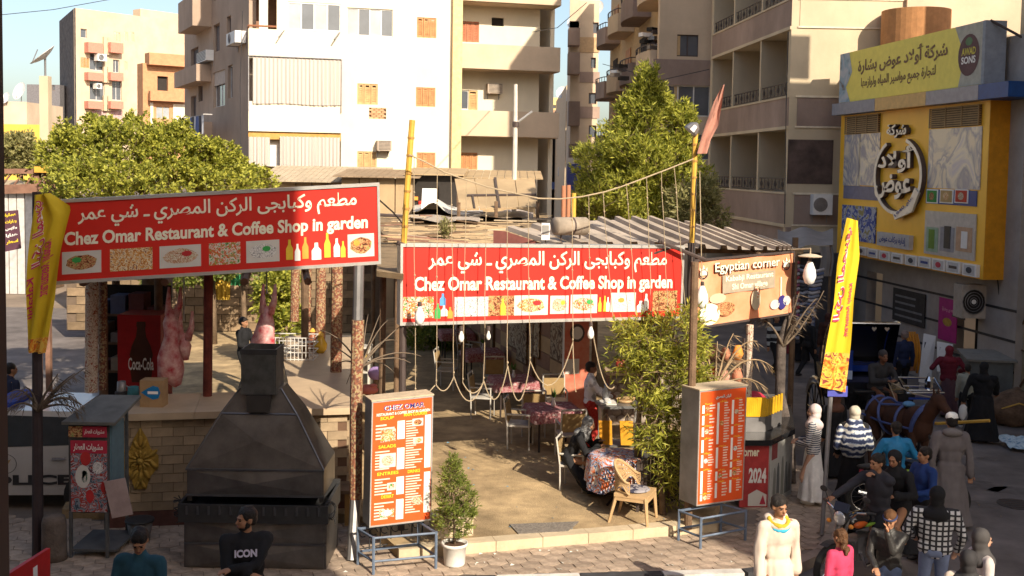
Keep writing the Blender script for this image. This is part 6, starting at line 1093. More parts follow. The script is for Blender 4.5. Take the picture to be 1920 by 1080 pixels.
m.build('bundle', mat('brown_sacking', (.13, .08, .05), r=.95, var=.4, bump=.9, bs=30), t, True); m = MB(); m.tube([q + V((-.4, .1, .35)), q + V((0, -.1, .55)), q + V((.5, 0, .4))], .018, 5); m.build('tie', bamboo, t)
t = thing('plastic_sheet', 'crumpled pale blue plastic on the road at the right edge', 'litter', G(1915, 838, 0)); q = G(1918, 842, 0); m = MB(); vs = []
for j in range(9):
    for i in range(9): p = q + V((-.35 + i * .1, -.3 + j * .09, 0)); vs.append(p + V((0, 0, .03 + .2 * abs(noise.noise(p * 5)) + .1 * (j / 8))))
m._a(vs, [(j * 9 + i, j * 9 + i + 1, (j + 1) * 9 + i + 1, (j + 1) * 9 + i) for j in range(8) for i in range(8)]); m.build('sheet', pattern('print_blue_bag', 'blot', [(.35, .5, .6), (.5, .62, .7), (.2, .35, .5)], 9), t); 
# market awning and goods beyond the banner
t = thing('awning', 'grey cloth awning slung over the clothes stalls left of the yellow shop', 'awning', P(1515, 480, 31)); awm = mat('grey_awning', (.26, .24, .23), r=.9, var=.15, sc_=2)
ap = [(1460, 445), (1472, 428), (1520, 430), (1560, 436)]; rows = []
for j in range(5):
    v = j / 4; rows.append([P(1458 + (1562 - 1458) * i / 10, (430 + 5 * math.sin(i)) + v * 34 + 8 * math.sin(i * .6) * v, 32.6 - 2.2 * v) for i in range(11)])
m = MB(); m._a([p for r in rows for p in r], [(j * 11 + i, (j + 1) * 11 + i, (j + 1) * 11 + i + 1, j * 11 + i + 1) for j in range(4) for i in range(10)]); m.build('cloth', awm, t, True)
rows = [[P(1536 + i * 5 + 3 * math.sin(j), 462 + j * 14, 30.4 + .1 * math.sin(i * 2)) for i in range(6)] for j in range(5)]; m = MB(); m._a([p for r in rows for p in r], [(j * 6 + i, (j + 1) * 6 + i, (j + 1) * 6 + i + 1, j * 6 + i + 1) for j in range(4) for i in range(5)]); m.build('side_flap', awm, t, True)
for x, Y in ((1462, 31), (1558, 30.5), (1500, 32)): q = P(x, 460, Y); m = MB(); m.tube([V((q.x, q.y, 0)), q], .04, 6); m.build('prop', wood, t)
rn = random.Random(17); sc2 = [mat('scarf_%d' % i, c, r=.9) for i, c in enumerate(((.4, .06, .08), (.5, .48, .5), (.12, .16, .3), (.06, .06, .07), (.3, .32, .4), (.28, .1, .2)))]
for g_i, (x0, y0, y1, w_, cols, lb_) in enumerate(((1488, 492, 610, 20, (0, 1, 5, 1), 'hanging column of folded red and white scarves at the clothes stall'), (1508, 498, 640, 22, (3, 4, 3), 'dark hanging column of folded cloth between the red and the blue ones'), (1530, 505, 632, 30, (1, 2, 1, 4), 'hanging column of folded blue and white cloth under the awning flap'))):
    Y = 29.5 + g_i * .2; q = P(x0, y1, Y); t = thing('hanging_scarves', lb_, 'scarves', q, 'columns of folded scarves at the clothes stall'); y = y0; k = 0
    while y < y1:
        a = P(x0 - w_ / 2 - (y - y0) * .1 * g_i, y, Y); c = P(x0 + w_ / 2 - (y - y0) * .1 * g_i, y, Y); m = MB(); m.tube([a, a.lerp(c, .5) + V((0, -.08, -.04)), c], .045, 6); m.build('scarf', sc2[cols[k % len(cols)]], t, True); y += 7; k += 1
    m = MB(); m.tube([P(x0, y0 - 8, Y + .05), P(x0, y1, Y + .05)], .01, 4); m.build('cord', rail, t)
m = MB(); a = V((9.4, 33.0, 0)); 
t = thing('clothes_stall', 'dark recess of the clothes stall under the awning', 'stall', (9, 32.6, 0)); m.bb(7.9, 10.0, 32.7, 33.0, 0, 3.0); m.build('back_cloth', cl[2], t)
for k in range(5): m = MB(); m.bb(8.0 + k * .38, 8.32 + k * .38, 32.4, 32.69, .0, .7 + .2 * (k % 3)); m.build('stacked_goods', sc2[k % 6], t)
# corner counter with 2024 panels
K = [G(1385, 950, .12), G(1438, 950, .12), G(1480, 925, .12), V((5.0, 19.4, .12)), V((3.6, 19.4, .12))]
t = thing('corner_counter', 'angular stall counter with a red 2024 panel and a grey figure panel', 'counter', K[1]); hz = 1.02
def panel(a, c, m_, name, z0=.0, z1=hz): return Board(V((a.x, a.y, a.z + z1)), V((c.x, c.y, c.z + z1)), V((c.x, c.y, c.z + z0)), V((a.x, a.y, a.z + z0)))
m = MB(); m.prism([V((p.x, p.y, .12)) for p in K], (0, 0, hz - .01)); m.build('core', rail, t)
P1, P2 = panel(K[0], K[1], 0, 0), panel(K[1], K[2], 0, 0); m = MB(); P1.rect(m, .0, .995, 0, 1, 0, .03); m.build('red_panel', mat('red_worn_panel', (.46, .05, .05), var=.2, stain=.2), t)
m = MB(); P2.rect(m, .005, 1, 0, 1, 0, .03); m.build('figure_panel', mat('grey_mural', (.36, .36, .34), var=.25, sc_=3, c2=(.55, .55, .52)), t)
m = MB(); P1.text(m, '2024', .3, .92, .38, .62, .04, .035); m.build('lettering', white_p, t); m = MB(); P1.text(m, 'corner', .0, .65, .8, .9, .03, .035); m.build('lettering', cream, t)
m = MB(); m.poly([P1.p(*q, .035) for q in ((.3, .02), (.95, .02), (.95, .2), (.6, .28), (.3, .2))]); m.build('printed_white_patch', plate_m, t); m = MB(); m.poly([P1.p(*q, .04) for q in ((.7, .05), (.92, .05), (.82, .2))]); m.build('printed_red_triangle', crim, t)
for k, (a, h_) in enumerate(((.2, .5), (.36, .55), (.55, .62), (.72, .5), (.86, .45))): m = MB(); m.poly([P2.p(a + x * .07, .08 + y * h_, .035) for x, y in ((-1, 0), (1, 0), (.9, .5), (.7, .85), (.3, 1), (-.3, 1), (-.7, .85), (-.9, .5))]); m.build('printed_figure', mat('mural_dark', (.14, .15, .15)) if k % 2 else mat('mural_mid', (.22, .22, .2)), t)
m = MB(); m.poly([P2.p(*q, .035) for q in ((.05, .72), (.3, .72), (.3, .98), (.05, .98))]); m.build('printed_square', mat('mural_red', (.25, .06, .06)), t)
KO = [k_ + (k_ - V((4.2, 18.6, .12))) * .09 for k_ in K]; m = MB(); m.prism([V((p.x, p.y, 1.13)) for p in KO], (0, 0, .09)); m.build('black_top', mat('black_marble', (.02, .02, .022), r=.2), t)
KI = [k_.lerp(V((4.2, 18.6, .12)), .25) for k_ in K]; m = MB(); m.prism([V((p.x, p.y, 1.221)) for p in KI], (0, 0, .25)); m.build('display_base', grey_m, t)
for k in range(11): q = KI[0].lerp(KI[1], (k + .5) / 11); m = MB(); m.tube([V((q.x, q.y, 1.472)), V((q.x + .01, q.y, 1.78))], [.028, .02], 6); m.build('yellow_bottle', mat('mustard_yellow', (.65, .38, .02), r=.4), t)
for k in range(6): q = KI[1].lerp(KI[2], (k + .5) / 6); m = MB(); m.tube([V((q.x, q.y, 1.472)), V((q.x + .01, q.y, 1.75))], [.028, .02], 6); m.build('yellow_bottle', mat('mustard_yellow', (.65, .38, .02), r=.4), t)
q = KI[0].lerp(KI[2], .5); t2 = thing('glass_bowl', 'clear bowl and lid standing on the corner counter behind the yellow bottles', 'bowl', q); m = MB(); m.lathe([(.08, 0), (.2, .12), (.22, .2), (.2, .2), (.05, .02)], V((q.x - .1, q.y + .3, 1.47)), 14); m.build('bowl', gls_b, t2, True); m = MB(); m.lathe([(.21, .2), (.12, .27), (.02, .3)], V((q.x - .1, q.y + .3, 1.47)), 14); m.build('lid', crim, t2, True)
# spice shelf seen beside the post: crates of red goods
t = thing('goods_rack', 'rack of terracotta coloured goods between the bush and the wrapped post', 'rack', (3.7, 18.9, .25)); rn = random.Random(6)
for z in (.9, 1.3, 1.7, 2.1): m = MB(); m.bb(3.2, 4.1, 18.7, 19.2, z, z + .04); m.build('shelf', wood, t)
for z in (.94, 1.34, 1.74, 2.14):
    for k in range(4): m = MB(); x = 3.3 + k * .22; m.lathe([(.06, 0), (.1, .1), (.05, .2 + .05 * (k % 2))], (x, 18.85, z), 10); m.build('pot', [mat('terracotta', (.5, .2, .12)), drm[2], red_s, mat('salmon', (.6, .3, .22))][(k + int(z * 3)) % 4], t, True)
for x in (3.22, 4.08): m = MB(); m.tube([V((x, 18.95, .25)), V((x, 18.95, 2.5))], .025, 5); m.build('upright', rail, t)
# ================================================================ people
def remesh(mb, vox, it=1, wr=0.0, wf=7.0, seed=0.0):
    me = mb.mesh('tmp', []  or [white_p]); o = bpy.data.objects.new('tmp', me)
    r = o.modifiers.new('r', 'REMESH'); r.mode = 'VOXEL'; r.voxel_size = vox
    if it: s_ = o.modifiers.new('s', 'SMOOTH'); s_.factor = .5; s_.iterations = it
    out = evald(o); bpy.data.meshes.remove(me)
    if wr:
        nv = len(out.vertices); co = [0.0] * (nv * 3); no = [0.0] * (nv * 3); out.vertices.foreach_get('co', co); out.vertices.foreach_get('normal', no)
        for i in range(0, nv * 3, 3):
            q = V((co[i] * wf, co[i + 1] * wf, co[i + 2] * wf * .3 + seed)); n = (noise.noise(q) + .5 * noise.noise(q * 2.1)) * wr
            for j in (i, i + 1, i + 2): co[j] += no[j] * n
        out.vertices.foreach_set('co', co)
    out.materials.clear(); out.polygons.foreach_set('use_smooth', [True] * len(out.polygons)); out.update(); return out
def ik(a, b, l1, l2, pole):
    d = b - a; L = d.length; mx = (l1 + l2) * .995
    if L > mx: b = a + d * (mx / L); d = b - a; L = mx
    x = (l1 * l1 - l2 * l2 + L * L) / (2 * L); h = math.sqrt(max(0, l1 * l1 - x * x)); u = d / L; p = V(pole); p = p - u * p.dot(u); p = p.normalized() if p.length > 1e-5 else V((0, 0, 1))
    return a + u * x + p * h, b
SK = {'light': mat('skin_light', (.50, .29, .20), r=.55, var=.08), 'mid': mat('skin_tan', (.36, .18, .10), r=.55, var=.08), 'dark': mat('skin_brown', (.20, .09, .05), r=.5, var=.1)}
HAIR = mat('black_hair', (.016, .012, .010), r=.55, bump=.8, bs=80); EYE = mat('eye_dark', (.015, .01, .01), r=.2); LIP = mat('lips', (.22, .07, .06), r=.5)
SHOE = mat('dark_shoe', (.03, .025, .025), r=.5); black_c = mat('black_cloth', (.012, .012, .014), r=.9, var=.3, sc_=4); jean = mat('blue_jeans', (.10, .14, .24), r=.85, var=.2)
def person(label, loc, rz, h=1.7, skin='mid', top=None, bottom=None, robe=None, skirt=None, hijab=None, hair=True, cap=None, cape=None, lean=0, hip=None, hands={}, feet={}, yaw=0, pitch=0, roll=0, vox=.0115, veil=False, beard=False, group=None, chest_text=None, scarf=None, extras=None, wide=1.0, pole=None, kneepole=None, hood=None, hairm=None, shoe=None, long_hair=False, cuff=True):
    k = h / 1.7; t = thing('person', label, 'person', (0, 0, 0), group)
    H = V(hip) if hip is not None else V((0, 0, .90 * k)); Rl = Matrix.Rotation(-lean, 3, 'X').transposed() if 0 else Matrix.Rotation(lean, 3, 'X')
    up = Rl @ V((0, 0, 1)); C_ = H + up * .30 * k; Sh = H + up * .49 * k; N_ = H + up * .55 * k; Hd = N_ + (Rl @ V((0, -.015, .125))) * k
    Mh = Matrix.Rotation(yaw, 3, 'Z') @ Matrix.Rotation(pitch, 3, 'X') @ Matrix.Rotation(roll, 3, 'Y')
    b = MB(); tp = MB(); bt = MB(); sw_ = .175 * k * wide
    b.ell(H + V((0, 0, .02)), (.155 * k, .11 * k, .12 * k), 16, 10); b.ell(H + up * .2 * k, (.13 * k, .095 * k, .17 * k), 16, 10, Rl); b.ell(C_ + up * .05 * k, (.16 * k, .105 * k, .17 * k), 16, 10, Rl)
    b.cone(Sh - V((sw_ * .85, 0, 0)) - up * .02, Sh + V((sw_ * .85, 0, 0)) - up * .02, .06 * k, .06 * k)
    b.cone(N_ - up * .06 * k, Hd - V((0, 0, .04 * k)), .058 * k, .05 * k)
    g_ = 1.32 * wide
    tp.ell(H + V((0, 0, .03)), (.165 * k * wide, .125 * k, .15 * k), 18, 10); tp.ell(H + up * .2 * k, (.155 * k * wide, .12 * k, .2 * k), 18, 10, Rl); tp.ell(C_ + up * .05 * k, (.185 * k * wide, .13 * k, .185 * k), 18, 10, Rl)
    tp.cone(Sh - V((sw_ * .9, 0, 0)) - up * .025, Sh + V((sw_ * .9, 0, 0)) - up * .025, .075 * k, .075 * k); tp.cone(N_ - up * .05 * k, N_ - up * .01, .085 * k, .07 * k)
    ends = {}
    for s in (-1, 1):
        S = Sh + V((s * sw_, 0, -.02 * k)); hd = V(hands.get(s, (s * .24 * k * wide, -.03, .80 * k))); pl = (pole or {}).get(s, (s * .6, .6, -.3)); E, W = ik(S, hd, .29 * k, .26 * k, pl)
        b.cone(S, E, .05 * k, .038 * k); b.cone(E, W, .038 * k, .026 * k); f = (W - E).normalized(); side = f.cross(V((0, 0, 1))); side = side.normalized() if side.length > .2 else V((s, 0, 0)); nn = side.cross(f).normalized()
        pc_ = W + f * .05 * k; b.ell(pc_, (.042 * k, .05 * k, .022 * k), 10, 6, Matrix((side, f, nn)).transposed())
        for i, (o_, L_) in enumerate(((-.030, .070), (-.010, .080), (.011, .074), (.030, .058))):
            r0 = pc_ + side * o_ * k + f * .03 * k; r1 = r0 + (f * .55 + nn * -.1) * L_ * k; r2 = r1 + (f * .35 - nn * .35) * L_ * k * .8; b.cone(r0, r1, .0098 * k, .009 * k, 8); b.cone(r1, r2, .009 * k, .0078 * k, 8)
        sd_ = -s; b.cone(pc_ + side * sd_ * .028 * k - f * .015 * k, pc_ + side * sd_ * .062 * k + f * .02 * k, .012 * k, .0105 * k, 8); b.cone(pc_ + side * sd_ * .062 * k + f * .02 * k, pc_ + side * sd_ * .06 * k + f * .048 * k - nn * .01, .0105 * k, .009 * k, 8)
        tp.cone(S, E, .07 * k, .056 * k); tp.cone(E, W - f * .005, .056 * k, .045 * k * (1.4 if robe else 1)); ends[s] = (W, f)
        hp_ = H + V((s * .09 * k, 0, -.02 * k)); fo = V(feet.get(s, (s * .10 * k, 0, .075 * k))); K_, A_ = ik(hp_, fo, .44 * k, .42 * k, (kneepole or (s * .08, -1, .1)))
        b.cone(hp_, K_, .08 * k, .052 * k); b.cone(K_, A_, .052 * k, .036 * k); b.ell(A_ + V((0, -.06 * k, -.04 * k)), (.042 * k, .115 * k, .036 * k), 12, 8)
        bt.cone(hp_ + V((0, 0, .03)), K_, .1 * k, .074 * k); bt.cone(K_, A_ + V((0, 0, .02)), .074 * k, .058 * k); ends[(s, 'f')] = A_
    bt.ell(H + V((0, 0, .0)), (.165 * k, .125 * k, .12 * k), 18, 10)
    # head
    def hp(x, y, z): return Hd + Mh @ V((x * k, y * k, z * k))
    for c, r_ in (((0, .012, .035), (.074, .093, .083)), ((0, -.025, -.025), (.062, .068, .075)), ((0, -.045, -.07), (.036, .036, .03)), ((-.03, -.068, -.015), (.022, .018, .02)), ((.03, -.068, -.015), (.022, .018, .02)), ((0, -.08, .028), (.05, .016, .012)), ((0, -.086, -.052), (.024, .014, .012))): b.ell(hp(*c), tuple(v * k for v in r_), 16, 10, Mh)
    b.cone(hp(0, -.085, .015), hp(0, -.108, -.018), .009 * k, .014 * k, 8)
    for s in (-1, 1): b.ell(hp(s * .076, .008, .0), (.012 * k, .022 * k, .034 * k), 8, 6, Mh)
    me = remesh(b, vox, 1); me.name = 'body'; me.materials.append(SK[skin]); body = link('body', me, t); ORI[body.name] = V((0, 0, 0))
    if not veil:
        for s in (-1, 1): m = MB(); m.ell(hp(s * .03, -.084, .008), (.014 * k, .008 * k, .007 * k), 8, 6, Mh); m.build('eye', EYE, t, True); m = MB(); m.cone(hp(s * .014, -.093, .03), hp(s * .048, -.084, .032), .0045 * k, .003 * k, 6); m.build('eyebrow', HAIR, t, True)
        m = MB(); m.ell(hp(0, -.096, -.052), (.022 * k, .008 * k, .008 * k), 8, 6, Mh); m.build('lips', LIP, t, True)
    if beard: m = MB(); m.ell(hp(0, -.035, -.075), (.05 * k, .05 * k, .036 * k), 12, 8, Mh); m.ell(hp(-.055, -.01, -.035), (.014 * k, .035 * k, .045 * k), 8, 6, Mh); m.ell(hp(.055, -.01, -.035), (.014 * k, .035 * k, .045 * k), 8, 6, Mh); me = remesh(m, .009, 2); me.materials.append(HAIR); link('beard', me, t)
    if hijab:
        m = MB(); m.ell(hp(0, .03, .035), (.098 * k, .105 * k, .105 * k), 18, 12, Mh); m.ell(hp(0, .03, -.05), (.088 * k, .088 * k, .1 * k), 18, 12, Mh); m.cone(hp(0, .0, -.10), N_ - up * .10 * k, .085 * k, .15 * k, 16); m.ell(N_ - up * .1 * k, (.19 * k, .15 * k, .11 * k), 18, 10, Rl)
        if veil: m.ell(hp(0, -.04, -.045), (.066 * k, .066 * k, .09 * k), 14, 10, Mh)
        me = remesh(m, .012, 2, .009, 9, loc[0]); me.materials.append(hijab); link('headscarf', me, t)
    elif hair:
        m = MB(); m.ell(hp(0, .022, .055), (.088 * k, .099 * k, .084 * k), 16, 10, Mh); m.ell(hp(0, .055, .0), (.076 * k, .062 * k, .07 * k), 14, 8, Mh)
        if long_hair:
            for q in ((0, .07, -.06, .06), (.03, .08, -.12, .05), (-.03, .085, -.16, .045), (0, .09, -.2, .035), (.05, .03, -.02, .05), (-.05, .03, -.02, .05)): m.ell(hp(q[0], q[1], q[2]), (q[3] * k,) * 3, 10, 8, Mh)
        me = remesh(m, .010, 1, .010 if not long_hair else .022, 18, 3); me.materials.append(hairm or HAIR); link('hair', me, t)
    if cap: m = MB(); m.lathe([(.085 * k, -.0), (.092 * k, .03 * k), (.08 * k, .075 * k), (.045 * k, .1 * k), (.005, .105 * k)], hp(0, .02, .05), 18, M=Mh); m.build('cap', cap, t, True)
    if robe:
        tp_m = robe; f0, f1 = ends[(-1, 'f')], ends[(1, 'f')]; base = (f0 + f1) / 2; zb2 = min(f0.z, f1.z) - .02; n = 36; rings = []
        for j in range(9):
            v = j / 8; c = H.lerp(V((base.x, base.y, zb2)), v); wx = (.165 + .075 * v) * k * wide + abs(f1.x - f0.x) * .3 * v; wy = (.125 + .085 * v) * k + abs(f1.y - f0.y) * .4 * v; rings.append([c + V((math.cos(a) * wx * (1 + .06 * v * math.sin(a * 9 + 1)), math.sin(a) * wy * (1 + .06 * v * math.sin(a * 9 + 1)), (.0 if j else .06))) for a in [i * 2 * math.pi / n for i in range(n)]])
        o0 = len(tp.v); tp.v += [p for r in rings for p in r]; tp.mi += [0] * (8 * n + 2); tp.f += [(o0 + j * n + i, o0 + (j + 1) * n + i, o0 + (j + 1) * n + (i + 1) % n, o0 + j * n + (i + 1) % n) for j in range(8) for i in range(n)] + [tuple(o0 + i for i in range(n)), tuple(o0 + 8 * n + i for i in range(n))[::-1]]
    if skirt:
        sk_ = MB(); f0, f1 = ends[(-1, 'f')], ends[(1, 'f')]; base = (f0 + f1) / 2; zb2 = min(f0.z, f1.z) - .0; n = 40; vs = []
        for j in range(9):
            v = j / 8; c = (H + V((0, 0, .05))).lerp(V((base.x, base.y, zb2)), v); wx = (.15 + .11 * v) * k; wy = (.125 + .1 * v) * k; vs += [c + V((math.cos(a) * wx * (1 + .08 * v * math.sin(a * 8)), math.sin(a) * wy * (1 + .08 * v * math.sin(a * 8)), 0)) for a in [i * 2 * math.pi / n for i in range(n)]]
        sk_._a(vs, [(j * n + i, (j + 1) * n + i, (j + 1) * n + (i + 1) % n, j * n + (i + 1) % n) for j in range(8) for i in range(n)] + [tuple(range(n)), tuple(8 * n + i for i in range(n))[::-1]]); me = remesh(sk_, .017, 1, .016, 9, 1); me.materials.append(skirt); link('skirt', me, t)
    if cape: tp.cone(N_ - up * .08 * k, H + up * .1 * k, .16 * k, .26 * k, 20)
    me = remesh(tp, .0155, 1, .02 if robe else .014, 9, loc[0] * 3); me.materials.append(robe or top or black_c); link('robe' if robe else 'shirt', me, t)
    if bottom and not skirt: me = remesh(bt, .016, 1, .012, 9, 4); me.materials.append(bottom); link('trousers', me, t)
    for s in (-1, 1):
        A_ = ends[(s, 'f')]; m = MB(); m.ell(A_ + V((0, -.055 * k, -.038 * k)), (.048 * k, .125 * k, .04 * k), 12, 8); m.ell(A_ + V((0, .01, -.01)), (.045 * k, .05 * k, .05 * k), 10, 8); m.build('shoe', shoe or SHOE, t, True)
    if scarf:
        for i, (m_, dz, r_) in enumerate(scarf): m = MB(); m.tube([N_ + V((math.cos(a) * .105 * k, math.sin(a) * .095 * k - .01, dz - .055 * (1 - math.sin(a)) * k * .8)) for a in [j * math.pi / 8 for j in range(17)]], r_ * k, 8); me = remesh(m, .009, 1, .009, 14, i); me.materials.append(m_); link('scarf', me, t)
    if hood: m = MB(); m.ell(N_ + V((0, .07 * k, -.01)), (.15 * k, .08 * k, .07 * k), 16, 8); m.tube([N_ + V((math.cos(a) * .12 * k, math.sin(a) * .1 * k, -.02 - .03 * (1 - math.sin(a)) * k)) for a in [j * math.pi / 8 for j in range(17)]], .034 * k, 8); me = remesh(m, .014, 2, .006); me.materials.append(hood); link('hood', me, t)
    if chest_text: o = C_ + V((-.115, -.172 * k, .045)); m = MB(); text_on(m, chest_text, o, (.23, 0, 0), (0, 0, .085), .05, .0); m.build('printed_lettering', mat('print_violet_white', (.62, .6, .75)), t)
    if extras: extras(t, ends, Hd, Mh, k)
    t.location = loc; t.rotation_euler = (0, 0, rz); return t
def ppos(px, Y, z=0): q = P(px, 900, Y); return V((q.x, q.y, z))
D = math.radians
cross = {-1: (.10, -.20, 1.14), 1: (-.10, -.235, 1.10)}
def watch(t, ends, Hd, Mh, k): W, f = ends[-1]; m = MB(); m.tube([W - f * .01, W + f * .012], .034, 12); m.build('wristwatch', alu, t)
cream_c = mat('cream_cotton', (.60, .50, .42), r=.95, var=.06)
stripes = pattern('navy_white_stripes', 'stripes', [(.04, .05, .1), (.6, .58, .56)], 9.0, 'Z', dist=1.2); plaid = pattern('black_white_plaid', 'plaid', [(.03, .03, .035), (.55, .55, .56), (.62, .62, .62)], 5.0, 'Z', dist=.2)
shawl = pattern('blue_white_shawl', 'stripes', [(.03, .04, .09), (.2, .24, .34), (.6, .6, .58)], 3.2, 'Z', dist=4)
leath = mat('black_leather', (.03, .028, .027), r=.45, var=.3, bump=.4)
person('man in a black sweater printed ICON with crossed arms, standing before the grill', ppos(462, 11.35), D(12), 1.78, 'mid', top=black_c, bottom=black_c, hands={-1: (.04, -.27, 1.15), 1: (-.14, -.29, 1.22)}, pole={-1: (-.8, .1, -.6), 1: (.8, .1, -.6)}, yaw=D(-62), beard=True, chest_text='ICON', extras=watch, wide=1.18, vox=.010)
person('man in a dark teal pullover looking down at the lower left', ppos(262, 10.75), D(-5), 1.74, 'mid', top=mat('teal_pullover', (.02, .07, .10), r=.9), bottom=jean, hands={-1: (-.12, -.28, 1.02), 1: (.12, -.28, 1.02)}, yaw=D(15), pitch=D(32), wide=1.15, vox=.010)
person('man in a cream hooded robe with a yellow and blue scarf walking on the road', ppos(1462, 12.2), D(12), 1.74, 'mid', robe=cream_c, yaw=D(8), pitch=D(8), scarf=[(mat('scarf_yellow', (.5, .36, .03)), .02, .027), (mat('scarf_blue', (.05, .4, .6)), -.025, .027)], hood=cream_c, hands={-1: (-.25, -.08, .84), 1: (.26, .06, .82)}, feet={-1: (-.1, -.15, .08), 1: (.1, .12, .08)}, vox=.010)
def bagm(col, s=1, dz=-.12, w_=.16, hh=.3):
    def f(t, ends, Hd, Mh, k):
        W, ff = ends[s]; m = MB(); c = W + V((0, 0, dz - hh / 2)); m.ell(c, (w_ / 2, w_ * .35, hh / 2), 12, 8)
        for v in m.v: v.x += noise.noise(v * 14) * .03; v.y += noise.noise(v * 11) * .02
        m.build('carried_bag', col, t, True, kind=None); m = MB(); m.tube([c + V((-.03, 0, hh / 2 - .03)), W + V((0, 0, -.03)), c + V((.03, 0, hh / 2 - .03))], .006, 4); m.build('bag_handle', col, t)
    return f
person('woman in a striped blouse and long white skirt by the flag pole', ppos(1523, 17.2, .12), D(-115), 1.6, 'light', top=stripes, skirt=mat('white_skirt', (.74, .72, .70), r=.9), hijab=mat('pale_pink_scarf', (.55, .46, .45), r=.9), hands={-1: (-.06, -.24, 1.0), 1: (.1, -.24, .98)}, wide=1.15, pitch=D(5), shoe=white_p)
person('woman in a cream headscarf and blue white shawl over a black robe, back turned', ppos(1598, 17.6), D(172), 1.62, 'light', robe=black_c, hijab=mat('cream_scarf', (.5, .45, .36), r=.9), hands={-1: (-.2, -.25, 1.0), 1: (.22, -.2, .8)})
def shawl_part(t): m = MB(); m.cone((0, 0, 1.28), (0, 0, .98), .17, .24, 20); m.cone((-.2, 0, 1.26), (-.26, -.02, .95), .07, .07); m.cone((.2, 0, 1.26), (.26, -.02, .95), .07, .07); me = remesh(m, .018, 2, .012, 8); me.materials.append(shawl); o = link('shawl', me, t)
shawl_part([o for o in COL.objects if o.get('label', '').startswith('woman in a cream headscarf')][0])
person('dark clothed woman with a brown patterned scarf half hidden behind the flag pole', ppos(1562, 19.2), D(200), 1.55, 'mid', robe=black_c, hijab=mat('brown_scarf', (.12, .05, .03)), vox=.014)
person('person in a bright blue jacket with black hair, back turned, beside the carriage', ppos(1677, 16.6), D(185), 1.6, 'mid', top=mat('bright_blue_jacket', (.02, .20, .42), r=.6, var=.15), bottom=black_c, hands={-1: (-.2, -.22, 1.05), 1: (.2, -.25, 1.0)}, wide=1.1, long_hair=False)
person('man in a long grey robe and white skullcap, back turned, right of the horse', ppos(1780, 16.5), D(170), 1.76, 'mid', robe=mat('grey_wool_robe', (.17, .15, .15), r=.95, var=.12), cap=white_l, hood=mat('grey_wool_hood', (.19, .17, .165), r=.95), wide=1.15, hands={-1: (-.3, .02, .8), 1: (.3, .05, .82)})
person('young man in a blue top looking left behind the motorcycle riders', ppos(1733, 15.0), D(-70), 1.62, 'mid', top=mat('royal_blue_top', (.015, .045, .18), r=.85), bottom=black_c, hands={-1: (-.1, -.25, 1.05), 1: (.1, -.25, 1.0)}, yaw=D(-10))
person('woman in a black and white plaid shirt, jeans and black headscarf, back turned', ppos(1758, 13.0), D(165), 1.64, 'light', top=plaid, bottom=mat('pale_jeans', (.2, .25, .4), r=.9), hijab=black_c, wide=1.3, hands={-1: (-.26, -.1, .85), 1: (.24, -.2, .95)}, vox=.010)
person('child in a black leather jacket and headband with a hand on the mouth', ppos(1672, 12.6), D(-25), 1.46, 'mid', top=leath, bottom=jean, hands={-1: (-.12, -.28, .86), 1: (.0, -.17, 1.24)}, yaw=D(-5), pitch=D(22), scarf=None, wide=1.1, hairm=mat('brown_hair', (.09, .04, .015)), vox=.009, extras=lambda t, e, Hd, Mh, k: (lambda m: (m.tube([Hd + Mh @ V((.088 * k * math.cos(a), .012 + .1 * k * math.sin(a), .05 * k)) for a in [j * math.pi / 8 for j in range(17)]], .014 * k, 6), m.build('headband', mat('navy_band', (.03, .04, .1)), t)))(MB()))
person('girl with brown plaited hair and a pink top at the bottom beside the motorcycle', ppos(1580, 12.2), D(-150), 1.36, 'mid', top=mat('pink_top', (.55, .05, .12), r=.9), bottom=jean, hairm=mat('brown_plait_hair', (.10, .045, .018), bump=1.0, bs=60, r=.5), long_hair=True, pitch=D(10), vox=.010)
person('woman in a grey headscarf and pale top at the bottom right', ppos(1845, 11.5), D(95), 1.62, 'light', top=mat('pale_top', (.5, .44, .42)), bottom=black_c, hijab=mat('dark_grey_scarf', (.06, .055, .055)), pitch=D(5))
person('woman in a black headscarf and cream top, nearest at the bottom right', ppos(1822, 10.95), D(150), 1.58, 'light', top=cream_c, bottom=black_c, hijab=mat('charcoal_scarf', (.03, .028, .03)))
person('woman in a maroon headscarf and top in front of the leaning white boards', ppos(1770, 24.2), D(175), 1.6, 'mid', top=mat('maroon_cloth', (.13, .012, .025), r=.9), skirt=mat('mauve_skirt', (.10, .05, .06)), hijab=mat('maroon_scarf', (.16, .012, .025)), wide=1.2, vox=.014, hands={-1: (-.3, -.2, 1.0), 1: (.28, -.2, 1.05)})
person('woman in a full black robe carrying a white bag near the metal cabinet', ppos(1836, 21.9), D(150), 1.64, 'mid', robe=black_c, hijab=black_c, wide=1.25, hands={-1: (-.2, -.4, .95), 1: (.36, .02, .82)}, extras=bagm(white_p, 1, -.08, .16, .34), vox=.014)
person('child in a pale shirt and black trousers walking ahead of the woman in black', ppos(1806, 23.0), D(160), 1.4, 'mid', top=mat('grey_green_shirt', (.35, .35, .28)), bottom=black_c, feet={-1: (-.1, -.18, .08), 1: (.1, .15, .12)}, vox=.014, shoe=white_p)
person('grey haired man in navy seen over the carriage hood', ppos(1686, 26.0), D(190), 1.66, 'mid', top=mat('navy_cloth', (.012, .02, .06)), bottom=black_c, hairm=mat('grey_hair', (.2, .15, .13)), vox=.016)
person('man in a black and white banded shirt walking in the market beyond the banner', ppos(1446, 28.8), D(25), 1.66, 'mid', top=pattern('wide_bands', 'stripes', [(.02, .02, .025), (.4, .42, .42)], 1.6, 'Z'), bottom=black_c, feet={-1: (-.12, -.25, .08), 1: (.14, .25, .1)}, wide=1.1, vox=.014, shoe=bamboo)
